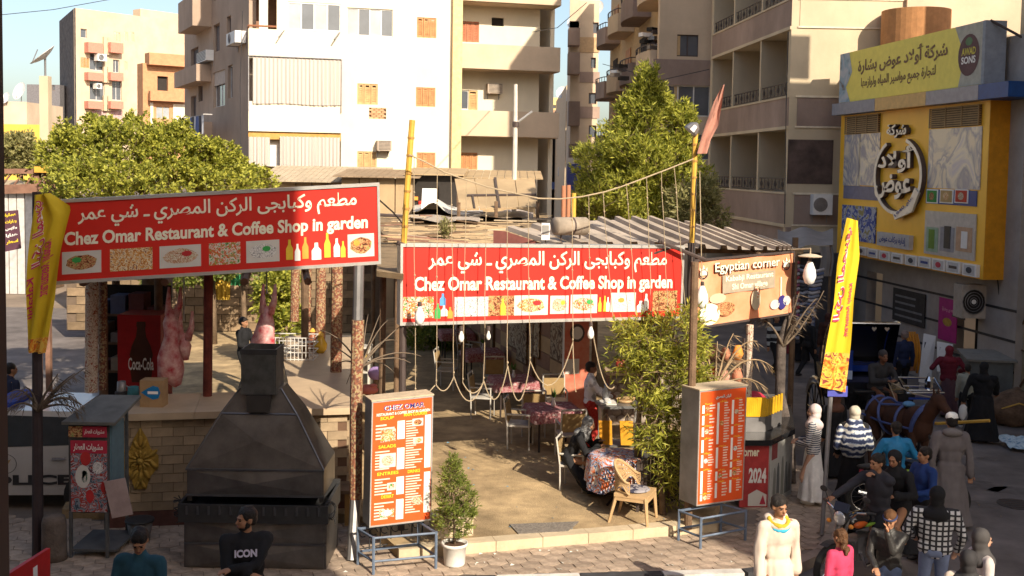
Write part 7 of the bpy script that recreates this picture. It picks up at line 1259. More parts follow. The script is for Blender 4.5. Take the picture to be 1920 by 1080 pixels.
person('woman in black beside the scarf columns in the market', ppos(1493, 31.0), D(160), 1.6, 'mid', robe=black_c, hijab=black_c, vox=.016)
person('bearded man in dark clothes stepping between the scarf columns', ppos(1506, 28.6), D(120), 1.66, 'mid', top=black_c, bottom=black_c, feet={-1: (-.12, -.25, .08), 1: (.14, .2, .1)}, vox=.016)
person('woman in a dark brown robe under the awning left of the yellow flag', ppos(1542, 29.5), D(170), 1.6, 'dark', robe=mat('dark_brown_cloth', (.05, .02, .015)), hijab=mat('brown_black_scarf', (.06, .02, .015)), vox=.016)
person('cook in a white patterned shirt and red trousers at the serving table', ppos(1103, 19.9, .25), D(-100 + 190), 1.62, 'dark', top=pattern('white_leaf_shirt', 'blot', [(.7, .7, .74), (.72, .72, .76), (.45, .46, .52)], 6), bottom=mat('red_dotted_trousers', (.34, .01, .01), r=.9, c2=(.5, .06, .04), sc_=22), hands={-1: (-.1, -.38, 1.0), 1: (.12, -.36, 1.02)}, vox=.011)
person('woman in black sitting on a chair at the flowered table', ppos(1072, 17.35, .25), D(75), 1.6, 'mid', robe=black_c, hijab=mat('black_grey_scarf', (.03, .03, .035), c2=(.3, .3, .3), sc_=18), hip=(0, .05, .52), wide=1.35, lean=D(28), feet={-1: (-.12, -.42, .08), 1: (.12, -.38, .08)}, hands={-1: (-.12, -.45, .75), 1: (.12, -.42, .78)}, yaw=D(10), pitch=D(15), vox=.011)
person('man in black with dark hair standing in the stall left of the chimney', ppos(456, 24.6, .25), D(70), 1.68, 'mid', top=black_c, bottom=black_c, wide=1.1, vox=.014, hands={-1: (-.15, -.3, 1.0), 1: (.15, -.3, 1.0)})
person('person in dark navy clothes passing the far left edge behind the police car', ppos(22, 19.5), D(140), 1.75, 'mid', robe=mat('navy_robe', (.015, .02, .05)), vox=.014)
# rider, pillion passenger, carriage driver
MX, MY = 4.72, 14.25; md = V((-.80, -.60, 0)).normalized(); mrz = math.atan2(md.y, md.x) + math.pi / 2
person('man in dark grey riding the motorcycle, one arm on the handlebar, hand at his mouth', V((MX, MY, 0)) - md * .35, mrz, 1.72, 'mid', top=mat('charcoal_jacket', (.035, .035, .045), r=.85), bottom=black_c, hip=(0, 0, .86), lean=D(6), feet={-1: (-.24, -.12, .32), 1: (.24, -.12, .32)}, hands={-1: (-.36, -.6, 1.04), 1: (.0, -.2, 1.42)}, yaw=D(-15), pitch=D(5), kneepole=(0, -1, .6), vox=.010, wide=1.1)
person('woman in black robe and headscarf riding pillion behind the man', V((MX, MY, 0)) - md * .8, mrz, 1.62, 'mid', robe=black_c, hijab=black_c, hip=(0, 0, .90), lean=D(12), feet={-1: (-.26, -.15, .35), 1: (.26, -.15, .35)}, hands={-1: (-.18, -.35, 1.1), 1: (.18, -.35, 1.1)}, yaw=D(10), pitch=D(12), kneepole=(0, -1, .6), vox=.011, wide=1.15)
person('carriage driver in a dark grey robe leaning forward with the reins', V((7.0, 20.6, 0)), D(12), 1.7, 'dark', robe=mat('dark_grey_robe', (.035, .035, .038), r=.95), hairm=mat('short_grey_hair', (.05, .045, .045)), hip=(0, .05, 1.32), lean=D(18), feet={-1: (-.16, -.42, .85), 1: (.16, -.42, .85)}, hands={-1: (-.08, -.42, 1.55), 1: (.1, -.4, 1.55)}, vox=.012, wide=1.1)
# ================================================================ motorcycle
chrome = mat('chrome', (.7, .7, .7), r=.15, met=1.0, var=.05); tyre = mat('tyre_rubber', (.025, .024, .023), r=.85)
t = thing('motorcycle', 'black motorcycle with a round headlight and an orange and green tank', 'motorcycle', (0, 0, 0))
def torus(mb, c, Rr, r_, n=28, k=8, w_=1.0):   # wheel in the local YZ plane
    vs = [V(c) + V((r_ * w_ * math.sin(b_), (Rr + r_ * math.cos(b_)) * math.cos(a), (Rr + r_ * math.cos(b_)) * math.sin(a))) for a in [i * 2 * math.pi / n for i in range(n)] for b_ in [j * 2 * math.pi / k for j in range(k)]]
    mb._a(vs, [(i * k + j, ((i + 1) % n) * k + j, ((i + 1) % n) * k + (j + 1) % k, i * k + (j + 1) % k) for i in range(n) for j in range(k)])
for y in (-.68, .62):
    w_ = MB(); torus(w_, (0, y, .31), .27, .045); wo_ = w_.build('wheel', tyre, t, True); m = MB(); torus(m, (0, y, .31), .215, .014, 24, 5); m.build('rim', chrome, wo_, True); m = MB(); m.tube([(-.05, y, .31), (.05, y, .31)], .04, 10)
    for i in range(12): a = i * math.pi / 6; m.tube([(0, y, .31), (0, y + .21 * math.cos(a), .31 + .21 * math.sin(a))], .004, 3)
    m.build('hub_and_spokes', chrome, wo_)
for s in (-1, 1): m = MB(); m.tube([(s * .075, -.68, .31), (s * .075, -.5, .72), (s * .07, -.42, .92)], [.024, .022, .022], 8); m.build('fork_leg', grey_m, t); m = MB(); m.tube([(s * .08, -.42, .93), (s * .2, -.42, 1.03), (s * .36, -.34, 1.05)], .014, 8); m.build('handlebar', chrome, t); m = MB(); m.tube([(s * .3, -.37, 1.05), (s * .4, -.31, 1.05)], .02, 8); m.build('grip', black_p, t); m = MB(); m.tube([(s * .25, -.4, 1.06), (s * .3, -.42, 1.2)], .006, 4); m.ell((s * .33, -.42, 1.23), (.06, .012, .04), 10, 6); m.build('mirror', black_p, t); m = MB(); m.ell((s * .17, -.5, .86), (.035, .03, .03), 10, 6); m.build('indicator', drm[2], t, True)
m = MB(); m.lathe([(.02, .12), (.09, .08), (.105, 0), (.1, -.01)], (0, -.5, .93), 16, M=Matrix.Rotation(R(90), 3, 'X') @ Matrix.Rotation(R(180), 3, 'X')); hl = m.build('headlight', black_p, t, True); m = MB(); m.ell((0, -.515, .93), (.094, .03, .094), 14, 8); m.build('lens', mat('lens_glass', (.6, .62, .65), r=.08, met=.5), hl, True)
m = MB(); m.box((0, -.47, 1.07), (.2, .05, .12), Matrix.Rotation(R(-25), 3, 'X')); m.build('dash_cowl', mat('dash_blue_black', (.03, .04, .07)), t)
m = MB(); m.ell((0, -.12, .84), (.13, .26, .13), 18, 12); m.build('fuel_tank', mat('tank_black', (.015, .012, .012), r=.12, coat=.5), t, True)
for s in (-1, 1): m = MB(); m.ell((s * .1, -.2, .82), (.05, .14, .05), 12, 8); m.build('tank_flash', mat('tank_orange', (.6, .12, .02), r=.2), t, True); m = MB(); m.ell((s * .118, -.02, .79), (.03, .14, .022), 12, 8); m.build('tank_stripe', mat('tank_green', (.25, .42, .05), r=.2), t, True)
m = MB(); m.ell((0, .35, .8), (.12, .42, .06), 18, 10); m.build('saddle', leath, t, True); m = MB(); m.box((0, -.05, .48), (.2, .36, .3)); m.tube([(0, -.1, .4), (0, -.22, .62)], .08, 12); m.build('engine', grey_m, t)
m = MB(); m.tube([(.0, -.42, .88), (0, -.3, .45), (0, .1, .3), (0, .4, .45), (0, .55, .75)], .025, 8); m.build('frame', black_p, t); m = MB(); m.tube([(.11, -.2, .45), (.13, -.1, .25), (.14, .3, .28), (.15, .7, .36)], [.022, .022, .035, .045], 10); m.build('exhaust', chrome, t)
for y, r2 in ((-.68, (20, 120)), (.62, (30, 150))): m = MB(); pts = [(0, y + .35 * math.cos(R(a)), .31 + .35 * math.sin(R(a))) for a in range(r2[0], r2[1] + 1, 12)]; vs = [V((x, p[1], p[2])) for p in pts for x in (-.06, .06)]; m._a(vs, [(2 * i, 2 * i + 1, 2 * i + 3, 2 * i + 2) for i in range(len(pts) - 1)]); m.build('mudguard', black_p, t)
m = MB(); m.box((0, .68, .7), (.14, .06, .07)); m.build('tail_light', crim, t)
t.location = (MX, MY, 0); t.rotation_euler = (0, 0, mrz)
t2 = copy_tree(t, loc=(6.25, 16.9, 0), rz=mrz + 2.4, label='second dark motorcycle parked behind the woman with the shawl')
# ================================================================ carriage and horse
cb_ = mat('carriage_black_lacquer', (.012, .012, .014), r=.15, coat=.6); cbl = mat('carriage_blue', (.01, .035, .22), r=.2, coat=.4); X0, Yc = 6.95, 21.3
t = thing('horse_carriage', 'black and blue horse drawn carriage with a folded hood and chrome rails', 'carriage', (X0, Yc, 0))
m = MB(); n = 12; k_ = []; w_ = .62
for x in (-w_, -w_ / 3, w_ / 3, w_): k_.append([V((X0 + x, Yc + .75 - .95 * (1 - math.cos(R(8 + 82 * i / n))) * 1.0 + .0, 1.5 + 1.02 * math.sin(R(100 * i / n)))) for i in range(n + 1)])
vs = [p for r in k_ for p in r]; m._a(vs, [(i * (n + 1) + j, (i + 1) * (n + 1) + j, (i + 1) * (n + 1) + j + 1, i * (n + 1) + j + 1) for i in range(3) for j in range(n)])
for r in (k_[0], k_[-1]): m.poly(r + [V((r[0].x, Yc + .2, 1.5))])
hd_ = m.build('hood', cb_, t)
for x in (-w_, w_): m = MB(); m.tube([p + V((0, -.02, 0)) for p in (k_[0] if x < 0 else k_[-1])], .02, 5); m.build('hood_bow', chrome, hd_)
m = MB(); m.tube([V((X0 - w_, Yc - .22, 2.5)), V((X0 + w_, Yc - .22, 2.5))], .018, 5); m.build('hood_rim', chrome, hd_)
for x in (-.45, .1, .35): m = MB(); q = V((X0 + x, Yc - .25, 2.4)); m.poly([q + V((a, 0, b)) for a, b in ((0, -.05), (.05, .01), (.03, .04), (0, .02), (-.03, .04), (-.05, .01))]); m.build('heart_stud', chrome, hd_)
m = MB(); m.hexa([V((X0 - .6, Yc - .9, .95)), V((X0 + .6, Yc - .9, .95)), V((X0 + .6, Yc + .8, .9)), V((X0 - .6, Yc + .8, .9)), V((X0 - .68, Yc - 1.0, 1.3)), V((X0 + .68, Yc - 1.0, 1.3)), V((X0 + .68, Yc + .9, 1.55)), V((X0 - .68, Yc + .9, 1.55))]); m.build('tub', cb_, t)
m = MB(); m.bb(X0 - .6, X0 + .6, Yc + .1, Yc + .6, 1.5, 1.62); m.build('seat_cushion', cbl, t); m = MB(); m.bb(X0 - .45, X0 + .5, Yc - .95, Yc - .55, 1.25, 1.32); m.build('driver_seat', leath, t)
m = MB(); q = Board((X0 - .95, Yc - .6, 2.05), (X0 - .45, Yc - .75, 2.05), (X0 - .45, Yc - .75, 1.5), (X0 - .95, Yc - .6, 1.5)); q.rect(m, 0, 1, 0, 1, -.05, 0); dp = m.build('blue_side_panel', cbl, t); m = MB(); q.disc(m, .55, .6, .15, .16, .01); m.build('flower_badge', chrome, dp); m = MB(); q.rect(m, 0, 1, 0, .3, .001, .01); m.build('pale_strip', mat('pale_blue_strip', (.3, .38, .55)), dp)
for dx in (0, .75): m = MB(); m.tube([V((X0 + .55 + dx * .0, Yc - .95 + .5 * dx, 1.35)), V((X0 + 1.15, Yc - .95 + .5 * dx, 1.35))], .02, 6); m.build('chrome_rail', chrome, t)
m = MB(); m.tube([V((X0 + .5, Yc - 1.0, 1.3)), V((X0 + 1.2, Yc - 1.0, 1.32)), V((X0 + 1.2, Yc - .5, 1.5)), V((X0 + .5, Yc - .5, 1.5)), V((X0 + .5, Yc - 1.0, 1.3))], .022, 6); m.build('foot_rail', chrome, t); m = MB(); m.bb(X0 + .55, X0 + 1.15, Yc - .98, Yc - .52, 1.18, 1.22); m.build('foot_board', cbl, t)
for y, x, r_ in ((Yc - .75, -.72, .42), (Yc - .75, .72, .42), (Yc + .65, -.75, .58), (Yc + .65, .75, .58)):
    m = MB(); torus(m, (X0 + x, y, r_ + .02), r_ - .03, .03, 30, 6); wh_ = m.build('wheel', cb_, t, True); m = MB(); m.tube([(X0 + x - .07, y, r_ + .02), (X0 + x + .07, y, r_ + .02)], .06, 10); m.build('hub', chrome, wh_)
    for i in range(12): a = i * math.pi / 6; m = MB(); m.tube([(X0 + x, y, r_ + .02), (X0 + x, y + (r_ - .05) * math.cos(a), r_ + .02 + (r_ - .05) * math.sin(a))], .014, 5); m.build('spoke', cb_, wh_)
    m = MB(); m.tube([(X0 + x, y + (r_ + .09) * math.cos(R(a)), r_ + .02 + (r_ + .09) * math.sin(R(a))) for a in range(20, 161, 14)], .03, 5); m.build('mudguard', chrome if x < 0 else cb_, t)
m = MB(); m.tube([(X0 + .1, Yc - .85, .75), (X0 + .15, Yc - 1.6, .85), (X0 + .3, Yc - 2.6, 1.1)], .03, 6); m.build('shaft', bamboo, t); m = MB(); m.tube([(X0 + .75, Yc - .85, .75), (X0 + .9, Yc - 1.5, .85), (X0 + 1.5, Yc - 2.3, 1.1)], .03, 6); m.build('shaft', bamboo, t)
for x in (-.85, .95): m = MB(); q = V((X0 + x, Yc - .9, 1.45)); m.lathe([(.05, -.12), (.08, -.05), (.08, .08), (.03, .16)], q, 8); m.build('carriage_lamp', chrome, t)
# horse, standing side on, heading right and a little towards the viewer
horse_c = mat('bay_horse_coat', (.06, .025, .014), r=.85, var=.25, sc_=3); HX, HY = P(1722, 800, 18.9).x, 18.9
t = thing('horse', 'brown bay horse in blue harness standing before the carriage', 'horse', (0, 0, 0)); b = MB()   # local: faces -Y
b.ell((0, .55, 1.22), (.29, .42, .32), 18, 12); b.ell((0, .05, 1.18), (.28, .5, .32), 18, 12); b.ell((0, -.45, 1.2), (.25, .36, .36), 18, 12); b.cone((0, -.55, 1.3), (0, -1.0, 1.75), .2, .12, 14); b.cone((0, -.95, 1.8), (0, -1.3, 1.6), .12, .07, 12); b.ell((0, -1.02, 1.8), (.1, .15, .12), 12, 8); b.ell((0, -1.32, 1.58), (.065, .08, .065), 12, 8)
for s in (-1, 1):
    b.cone((s * .05, -.93, 1.9), (s * .06, -.92, 2.02), .035, .012, 8)
    for p in (((s * .16, -.5, 1.05), (s * .15, -.52, .6), (s * .15, -.5, .28), (s * .15, -.52, .07)),): b.cone(p[0], p[1], .11, .055, 10); b.cone(p[1], p[2], .055, .036, 10); b.cone(p[2], p[3], .036, .045, 10); b.ell((p[3][0], p[3][1] - .03, .05), (.055, .07, .05), 10, 6)
    p = ((s * .17, .62, 1.1), (s * .16, .5, .78), (s * .15, .74, .52), (s * .15, .68, .1)); b.cone(p[0], p[1], .17, .09, 10); b.cone(p[1], p[2], .09, .05, 10); b.cone(p[2], p[3], .045, .04, 10); b.ell((p[3][0], p[3][1] - .04, .05), (.055, .07, .05), 10, 6)
me = remesh(b, .018, 3); me.materials.append(horse_c); link('body', me, t)
m = MB(); m.cone((0, .95, 1.35), (0, 1.08, .7), .06, .07, 8); m.build('tail', HAIR, t, True); m = MB()
for i in range(9): a = i / 8; m.cone((0, -.55 - .4 * a, 1.5 + .42 * a), (.06, -.45 - .4 * a, 1.38 + .42 * a), .03, .02, 6)
m.build('mane', HAIR, t, True, kind='stuff'); hb_ = mat('blue_harness', (.06, .09, .25), r=.6)
def band(y, rx, rz_, cz, r_=.03, tilt=0, name='harness_strap', a0=0, a1=360): m = MB(); m.tube([V((rx * math.cos(R(a)), y + tilt * math.sin(R(a)), cz + rz_ * math.sin(R(a)))) for a in range(a0, a1 + 1, 15)], r_, 5); m.build(name, hb_, t)
band(.3, .31, .35, 1.2, tilt=.12); band(-.15, .3, .34, 1.19); band(.75, .25, .3, 1.25, a0=0, a1=180, tilt=-.1); band(-.6, .25, .36, 1.28, .05, tilt=-.15, name='collar')
for s in (-1, 1): m = MB(); m.tube([V((s * .27, .85, 1.15)), V((s * .31, .2, 1.12)), V((s * .28, -.55, 1.15))], .022, 5); m.build('trace_strap', hb_, t); m = MB(); m.tube([V((s * .06, .8, 1.52)), V((s * .22, .35, 1.45)), V((s * .06, -.1, 1.52))], .022, 5); m.build('harness_strap', hb_, t)
m = MB(); m.ell((0, -.2, 1.55), (.13, .12, .06), 10, 6); m.build('harness_saddle', mat('pale_blue_pad', (.1, .25, .45)), t, True); t.location = (HX - .2, HY + .3, 0); t.scale = (.88,) * 3; t.rotation_euler = (0, 0, R(22))
# reins
t = thing('reins', 'pale rope reins running from the driver to the horse', 'reins', (7.0, 20.2, 1.5)); m = MB(); q0 = V((7.05, 20.2, 1.55)); q1 = V((HX + .4, HY - .1, 1.5)); m.tube([q0, q0.lerp(q1, .5) + V((0, 0, -.08)), q1], .012, 5); m.build('rein', rope_m, t); m = MB(); m.tube([q0, q0 + V((.1, -.3, -.4)), q0 + V((.15, -.6, -.9))], .012, 5); m.build('rein', rope_m, t)
# ================================================================ police car
pw = mat('car_white', (.46, .44, .42), r=.25, coat=.4, var=.03); CX, CY = -8.0, 16.9
t = thing('police_car', 'white police car parked behind the dark pole at the left', 'car', (0, 0, 0))   # local: length along X (front at -X), side towards -Y
prof = [(-2.3, .35), (-2.35, .7), (-2.2, .9), (-1.2, 1.02), (-.55, 1.5), (.2, 1.6), (1.2, 1.58), (1.75, 1.1), (2.25, 1.02), (2.32, .6), (2.25, .35)]
m = MB(); n = len(prof); rows = []
for y, sx, dz in ((-.88, 1, 0), (-.9, 1, 0), (.9, 1, 0)): pass
L0 = [V((x, -.9 if z < 1.03 else -.9 + (z - 1.02) * .38, z)) for x, z in prof]; L1 = [V((p.x, -p.y, p.z)) for p in L0]
m._a(L0 + L1, [tuple(range(n))] + [tuple(n + i for i in range(n))[::-1]] + [(i, n + i, n + (i + 1) % n, (i + 1) % n) for i in range(n)]); m.build('body', pw, t)
sg = mat('car_glass', (.03, .035, .04), r=.08)
for s in (-1, 1):
    def sp_(x, z): return V((x, s * (.9 - (z - 1.02) * .38 + .006), z))
    for pts in (((-.98, 1.08), (-.48, 1.46), (.12, 1.53), (.12, 1.08)), ((.2, 1.08), (.2, 1.53), (1.15, 1.5), (1.5, 1.12))): m = MB(); ps = [sp_(*p) for p in pts]; m.prism(ps, (0, s * .006, 0)); m.build('side_window', sg, t)
    for x in (-.95, .16, 1.3): m = MB(); m.bb(x - .006, x + .006, s * .901, s * .906, .4, 1.03); m.build('door_gap', black_p, t)
    for x in (-.02, 1.05): m = MB(); m.bb(x - .1, x + .1, s * .903, s * .93, .9, .93); m.build('door_handle', chrome, t)
    for x in (-1.5, 1.45):
        w_ = MB(); w_.lathe([(.33, -.1), (.35, -.06), (.35, .06), (.33, .1)], (x, s * .82, .35), 24, M=Matrix.Rotation(R(90), 3, 'X')); wo_ = w_.build('wheel', tyre, t, True); m = MB(); m.lathe([(.2, 0), (.2, .01)], (x, s * .925, .35), 16, M=Matrix.Rotation(R(90), 3, 'X')); m.build('hubcap', chrome, wo_)
    m = MB(); m.ell((-.85, s * 1.0, 1.1), (.1, .08, .07), 10, 6); m.build('door_mirror', pw, t, True)
SDB = Board((-.9, -.905, 1.0), (1.3, -.905, 1.0), (1.3, -.905, .4), (-.9, -.905, .4)); m = MB(); SDB.text(m, 'POLICE', .3, .98, .18, .44, .05, .008); m.build('lettering', black_p, t); m = MB(); SDB.ring(m, .52, .72, .085, .26, .05, .006, 24); m.build('emblem_ring', black_p, t); m = MB(); m.poly([SDB.p(.52 + x * .05, .72 + y * .17, .006) for x, y in ((0, .9), (.3, .4), (.95, .7), (.5, -.1), (.3, -.9), (-.3, -.9), (-.5, -.1), (-.95, .7), (-.3, .4))]); m.build('emblem_eagle', mat('emblem_gold', (.3, .2, .08)), t)
m = MB(); m.poly([V((-1.18, -.78, 1.03)), V((-.57, -.68, 1.49)), V((-.57, .68, 1.49)), V((-1.18, .78, 1.03))]); m.build('windscreen', sg, t); m = MB(); m.bb(-.1, .25, -.5, .5, 1.6, 1.68); m.build('roof_light_bar', mat('light_bar_blue', (.02, .05, .3)), t)
for s in (-1, 1): m = MB(); m.ell((-2.25, s * .65, .75), (.08, .18, .08), 10, 6); m.build('headlight', mat('lens_glass', (.6, .62, .65)), t, True)
t.location = (CX + .1, CY + .2, 0.0); t.rotation_euler = (0, 0, R(4))
# ================================================================ dining furniture
cane = mat('tan_resin_wicker', (.50, .33, .17), r=.6, var=.1); dkw = mat('dark_chair_frame', (.05, .035, .03), r=.6); greyw = mat('pale_grey_seat', (.5, .47, .42), r=.7); tanw = mat('tan_sling', (.3, .2, .09), r=.85)
def dining_chair():
    t = thing('dining_chair', 'x', 'chair', (0, 0, 0), 'slatted garden chairs in the dining area')   # faces -Y
    m = MB(); m.box((0, 0, .44), (.46, .44, .035)); m.build('seat', greyw, t)
    m = MB(); m.box((0, .23, .68), (.42, .025, .34), Matrix.Rotation(R(-8), 3, 'X')); m.build('backrest', tanw, t)
    for sx in (-.22, .22):
        m = MB(); m.tube([(sx, .2, .0), (sx, .21, .44), (sx, .28, .92)], .016, 6); m.build('rear_leg', greyw, t); m = MB(); m.tube([(sx, -.2, .0), (sx, -.2, .64)], .016, 6); m.build('front_leg', greyw, t); m = MB(); m.tube([(sx, -.22, .645), (sx, .22, .65)], .02, 6); m.build('armrest', greyw, t)
    m = MB(); m.tube([(-.22, .28, .92), (.22, .28, .92)], .018, 6); m.build('top_rail', greyw, t); return t
cloth_r = pattern('rose_tablecloth', 'blot', [(.26, .07, .08), (.38, .2, .2), (.3, .1, .11), (.5, .36, .34)], 9)
def dining_table():
    t = thing('dining_table', 'x', 'table', (0, 0, 0), 'square dining tables with rose cloths'); m = MB(); m.box((0, 0, .73), (.8, .8, .03)); m.build('table_top', wood, t)
    for sx in (-.34, .34):
        for sy in (-.34, .34): m = MB(); m.tube([(sx, sy, 0), (sx, sy, .715)], .02, 6); m.build('leg', dkw, t)
    return t
def cloth_on(n_=26, s=.44, drop=.2, m_=cloth_r, z=.75, round_=False):
    b = MB(); vs = []
    for j in range(n_ + 1):
        for i in range(n_ + 1):
            x, y = (i / n_ * 2 - 1) * (s + drop), (j / n_ * 2 - 1) * (s + drop)
            if round_: r_ = math.hypot(x, y); over = max(0, r_ - s)
            else: over = max(0, abs(x) - s, abs(y) - s)
            if over > 0:
                f = .012 + .018 * math.sin(math.atan2(y, x) * 11) * min(1, over * 8)
                if round_: k = (s + .01 + over * .12 + f) / r_; x, y = x * k, y * k
                else: x = max(-s - f - over * .15, min(s + f + over * .15, x)); y = max(-s - f - over * .15, min(s + f + over * .15, y))
            vs.append(V((x, y, z - min(over, drop * 1.2))))
    b._a(vs, [(j * (n_ + 1) + i, j * (n_ + 1) + i + 1, (j + 1) * (n_ + 1) + i + 1, (j + 1) * (n_ + 1) + i) for j in range(n_) for i in range(n_)]); return b
ch0, tb0 = dining_chair(), dining_table(); usedc = usedt = False
def FP(x, y): return G(x, y, .25)
tables = [(1036, 838, 12, 'nearest square dining table with a rose cloth, by the board wall'), (962, 775, 12, 'middle square dining table with a rose cloth'), (905, 715, 12, 'third square dining table with a rose cloth, farther in'), (855, 672, 10, 'farthest dining table near the reed roof posts')]
for i, (x, y, a, lb_) in enumerate(tables):
    q = FP(x, y)
    if i == 0: tb0.location = q; tb0.rotation_euler = (0, 0, R(a)); tb0['label'] = lb_
    else: copy_tree(tb0, loc=q, rz=R(a), label=lb_)
    c = cloth_on(); me = c.mesh('tablecloth', cloth_r, True); o = link('tablecloth', me, None, q, ['rose patterned cloth on the nearest dining table', 'rose patterned cloth on the middle dining table', 'rose patterned cloth on the third dining table', 'rose patterned cloth on the farthest dining table'][i], 'tablecloth', 'rose tablecloths in the dining area'); o.rotation_euler = (0, 0, R(a))
    v = thing('vase', ['small vase with greenery on the nearest dining table', 'small vase with greenery on the middle dining table', 'small vase with greenery on the third dining table', 'small vase on the farthest dining table'][i], 'vase', q + V((0, 0, .755)), 'table vases'); m = MB(); m.lathe([(.03, 0), (.045, .05), (.02, .13), (.028, .17)], q + V((0, 0, .755)), 10); m.build('body', white_p, v, True); m = MB(); rn = random.Random(i)
    for k in range(14): d = V((rn.uniform(-.08, .08), rn.uniform(-.08, .08), rn.uniform(.08, .2))); p = q + V((0, 0, .9)); m.poly([p, p + d * .6 + V((.015, 0, 0)), p + d, p + d * .6 - V((.015, 0, 0))])
    m.build('leaves', leafmat('vase_leaf', (.05, .12, .02), (.1, .2, .04)), v, kind='stuff')
chs = [(975, 838, 205, 'pale chair at the left side of the nearest dining table'), (1068, 858, 20, 'tan backed chair in front of the nearest dining table'), (905, 782, 200, 'chair with a tan back left of the middle dining table'), (1000, 815, 15, 'chair between the nearest and the middle tables'), (838, 728, 205, 'chair at the left side of the third dining table'), (925, 740, 20, 'chair in front of the third dining table'), (1040, 790, 150, 'chair behind the nearest dining table'), (880, 690, 100, 'chair beside the farthest dining table')]
for i, (x, y, a, lb_) in enumerate(chs):
    q = FP(x, y)
    rz_ = R(a - 90 if a > 100 else a + 180)
    if i == 0: ch0.location = q; ch0.rotation_euler = (0, 0, R(80)); ch0['label'] = lb_
    else: copy_tree(ch0, loc=q, rz=[0, R(190), R(80), R(180), R(80), R(185), R(5), R(60)][i], label=lb_)
# round table with the flowered cloth
q = FP(1154, 940); t = thing('round_table', 'small round table under the flowered cloth beside the wicker chair', 'table', q); m = MB(); m.lathe([(.4, .7), (.4, .73)], q, 24); m.build('table_top', wood, t); m = MB(); m.tube([q, q + V((0, 0, .7))], .04, 8); m.build('column', dkw, t)
for a in range(0, 360, 120): m = MB(); m.tube([q + V((0, 0, .12)), q + V((.3 * math.cos(R(a)), .3 * math.sin(R(a)), .02))], .02, 6); m.build('foot', dkw, t)
c = cloth_on(34, .41, .42, None, .745, True); me = c.mesh('tablecloth', pattern('flowered_cloth', 'blot', [(.04, .04, .09), (.45, .5, .65), (.5, .12, .04), (.6, .55, .5), (.06, .12, .3)], 7, dist=1.5), True); link('tablecloth', me, None, q, 'blue white and orange flowered cloth on the round table', 'tablecloth')
# wicker armchair: perforated resin shell
q = FP(1190, 975); t = thing('wicker_armchair', 'tan resin wicker armchair with curved arms at the round table', 'chair', (0, 0, 0))   # faces -Y
m = MB(); m.box((0, 0, .42), (.52, .5, .05)); m.build('seat', cane, t); m = MB(); m.box((0, -.01, .37), (.5, .48, .06)); m.build('apron', cane, t)
for (x, y), (x2, y2) in (((-.24, -.22), (-.26, -.26)), ((.24, -.22), (.26, -.26)), ((-.22, .22), (-.26, .32)), ((.22, .22), (.26, .32))): m = MB(); m.tube([(x, y, .42), (x2, y2, 0)], [.03, .02], 6); m.build('leg', cane, t)
sh_ = lambda u, v: None
n_u, n_v = 27, 6; up_pts, lo_pts = [], []
for i in range(n_u + 1):
    a = -100 + 200 * i / n_u; back = math.cos(R(a)); x = .29 * math.sin(R(a)); y = .05 + .24 * math.cos(R(a)); top = .62 + .24 * max(0, back) ** 1.2; bot = .455 if abs(a) > 95 or abs(a) < 35 else .455 + .13 * math.sin(R((abs(a) - 35) / 60 * 180)); up_pts.append(V((x * (1 + .1 * (top - .6)), y + .08 * (top - .6), top))); lo_pts.append(V((x, y, bot)))
m = MB(); m.tube(up_pts, .02, 6); m.build('top_rim', cane, t); m = MB(); m.tube(lo_pts, .014, 6); m.build('lower_rim', cane, t); m = MB()
for i in range(n_u):
    for d_ in (-1, 1):
        pts = []
        for j in range(n_v + 1):
            ii = i + d_ * j * .5; ii = min(max(ii, 0), n_u); i0 = int(min(ii, n_u - 1)); f = ii - i0; a, c = lo_pts[i0].lerp(lo_pts[i0 + 1], f), up_pts[i0].lerp(up_pts[i0 + 1], f); pts.append(a.lerp(c, j / n_v))
        m.tube(pts, .0085, 4, False)
for v in (.25, .5, .75): m.tube([lo_pts[i].lerp(up_pts[i], v) for i in range(n_u + 1)], .008, 4, False)
m.build('woven_shell', cane, t, kind='stuff'); t.location = q; t.rotation_euler = (0, 0, R(68))
t2 = thing('seat_cushion', 'patterned cushion on the tan wicker armchair', 'cushion', q + V((0, 0, .445))); m = MB(); m.ell(q + V((0, 0, .47)), (.22, .21, .035), 16, 8); m.build('pad', pattern('navy_pattern', 'blot', [(.04, .04, .07), (.3, .28, .3)], 14), t2, True)
c2 = copy_tree(ch0, loc=ppos(1076, 17.4, .25), rz=R(75), scale=.92, label='chair under the seated woman in black')
t = thing('door_mat', 'grey woven mat lying at the entrance step', 'mat', FP(1015, 992)); m = MB(); a, b_, c, d = FP(955, 985), FP(1085, 980), FP(1065, 998), FP(972, 1003); m.prism([a + V((0, 0, .003)), d + V((0, 0, .003)), c + V((0, 0, .003)), b_ + V((0, 0, .003))], (0, 0, .018)); m.build('weave', mat('grey_mat', (.22, .19, .16), r=.95, var=.35, sc_=30, bump=1, bs=60), t)
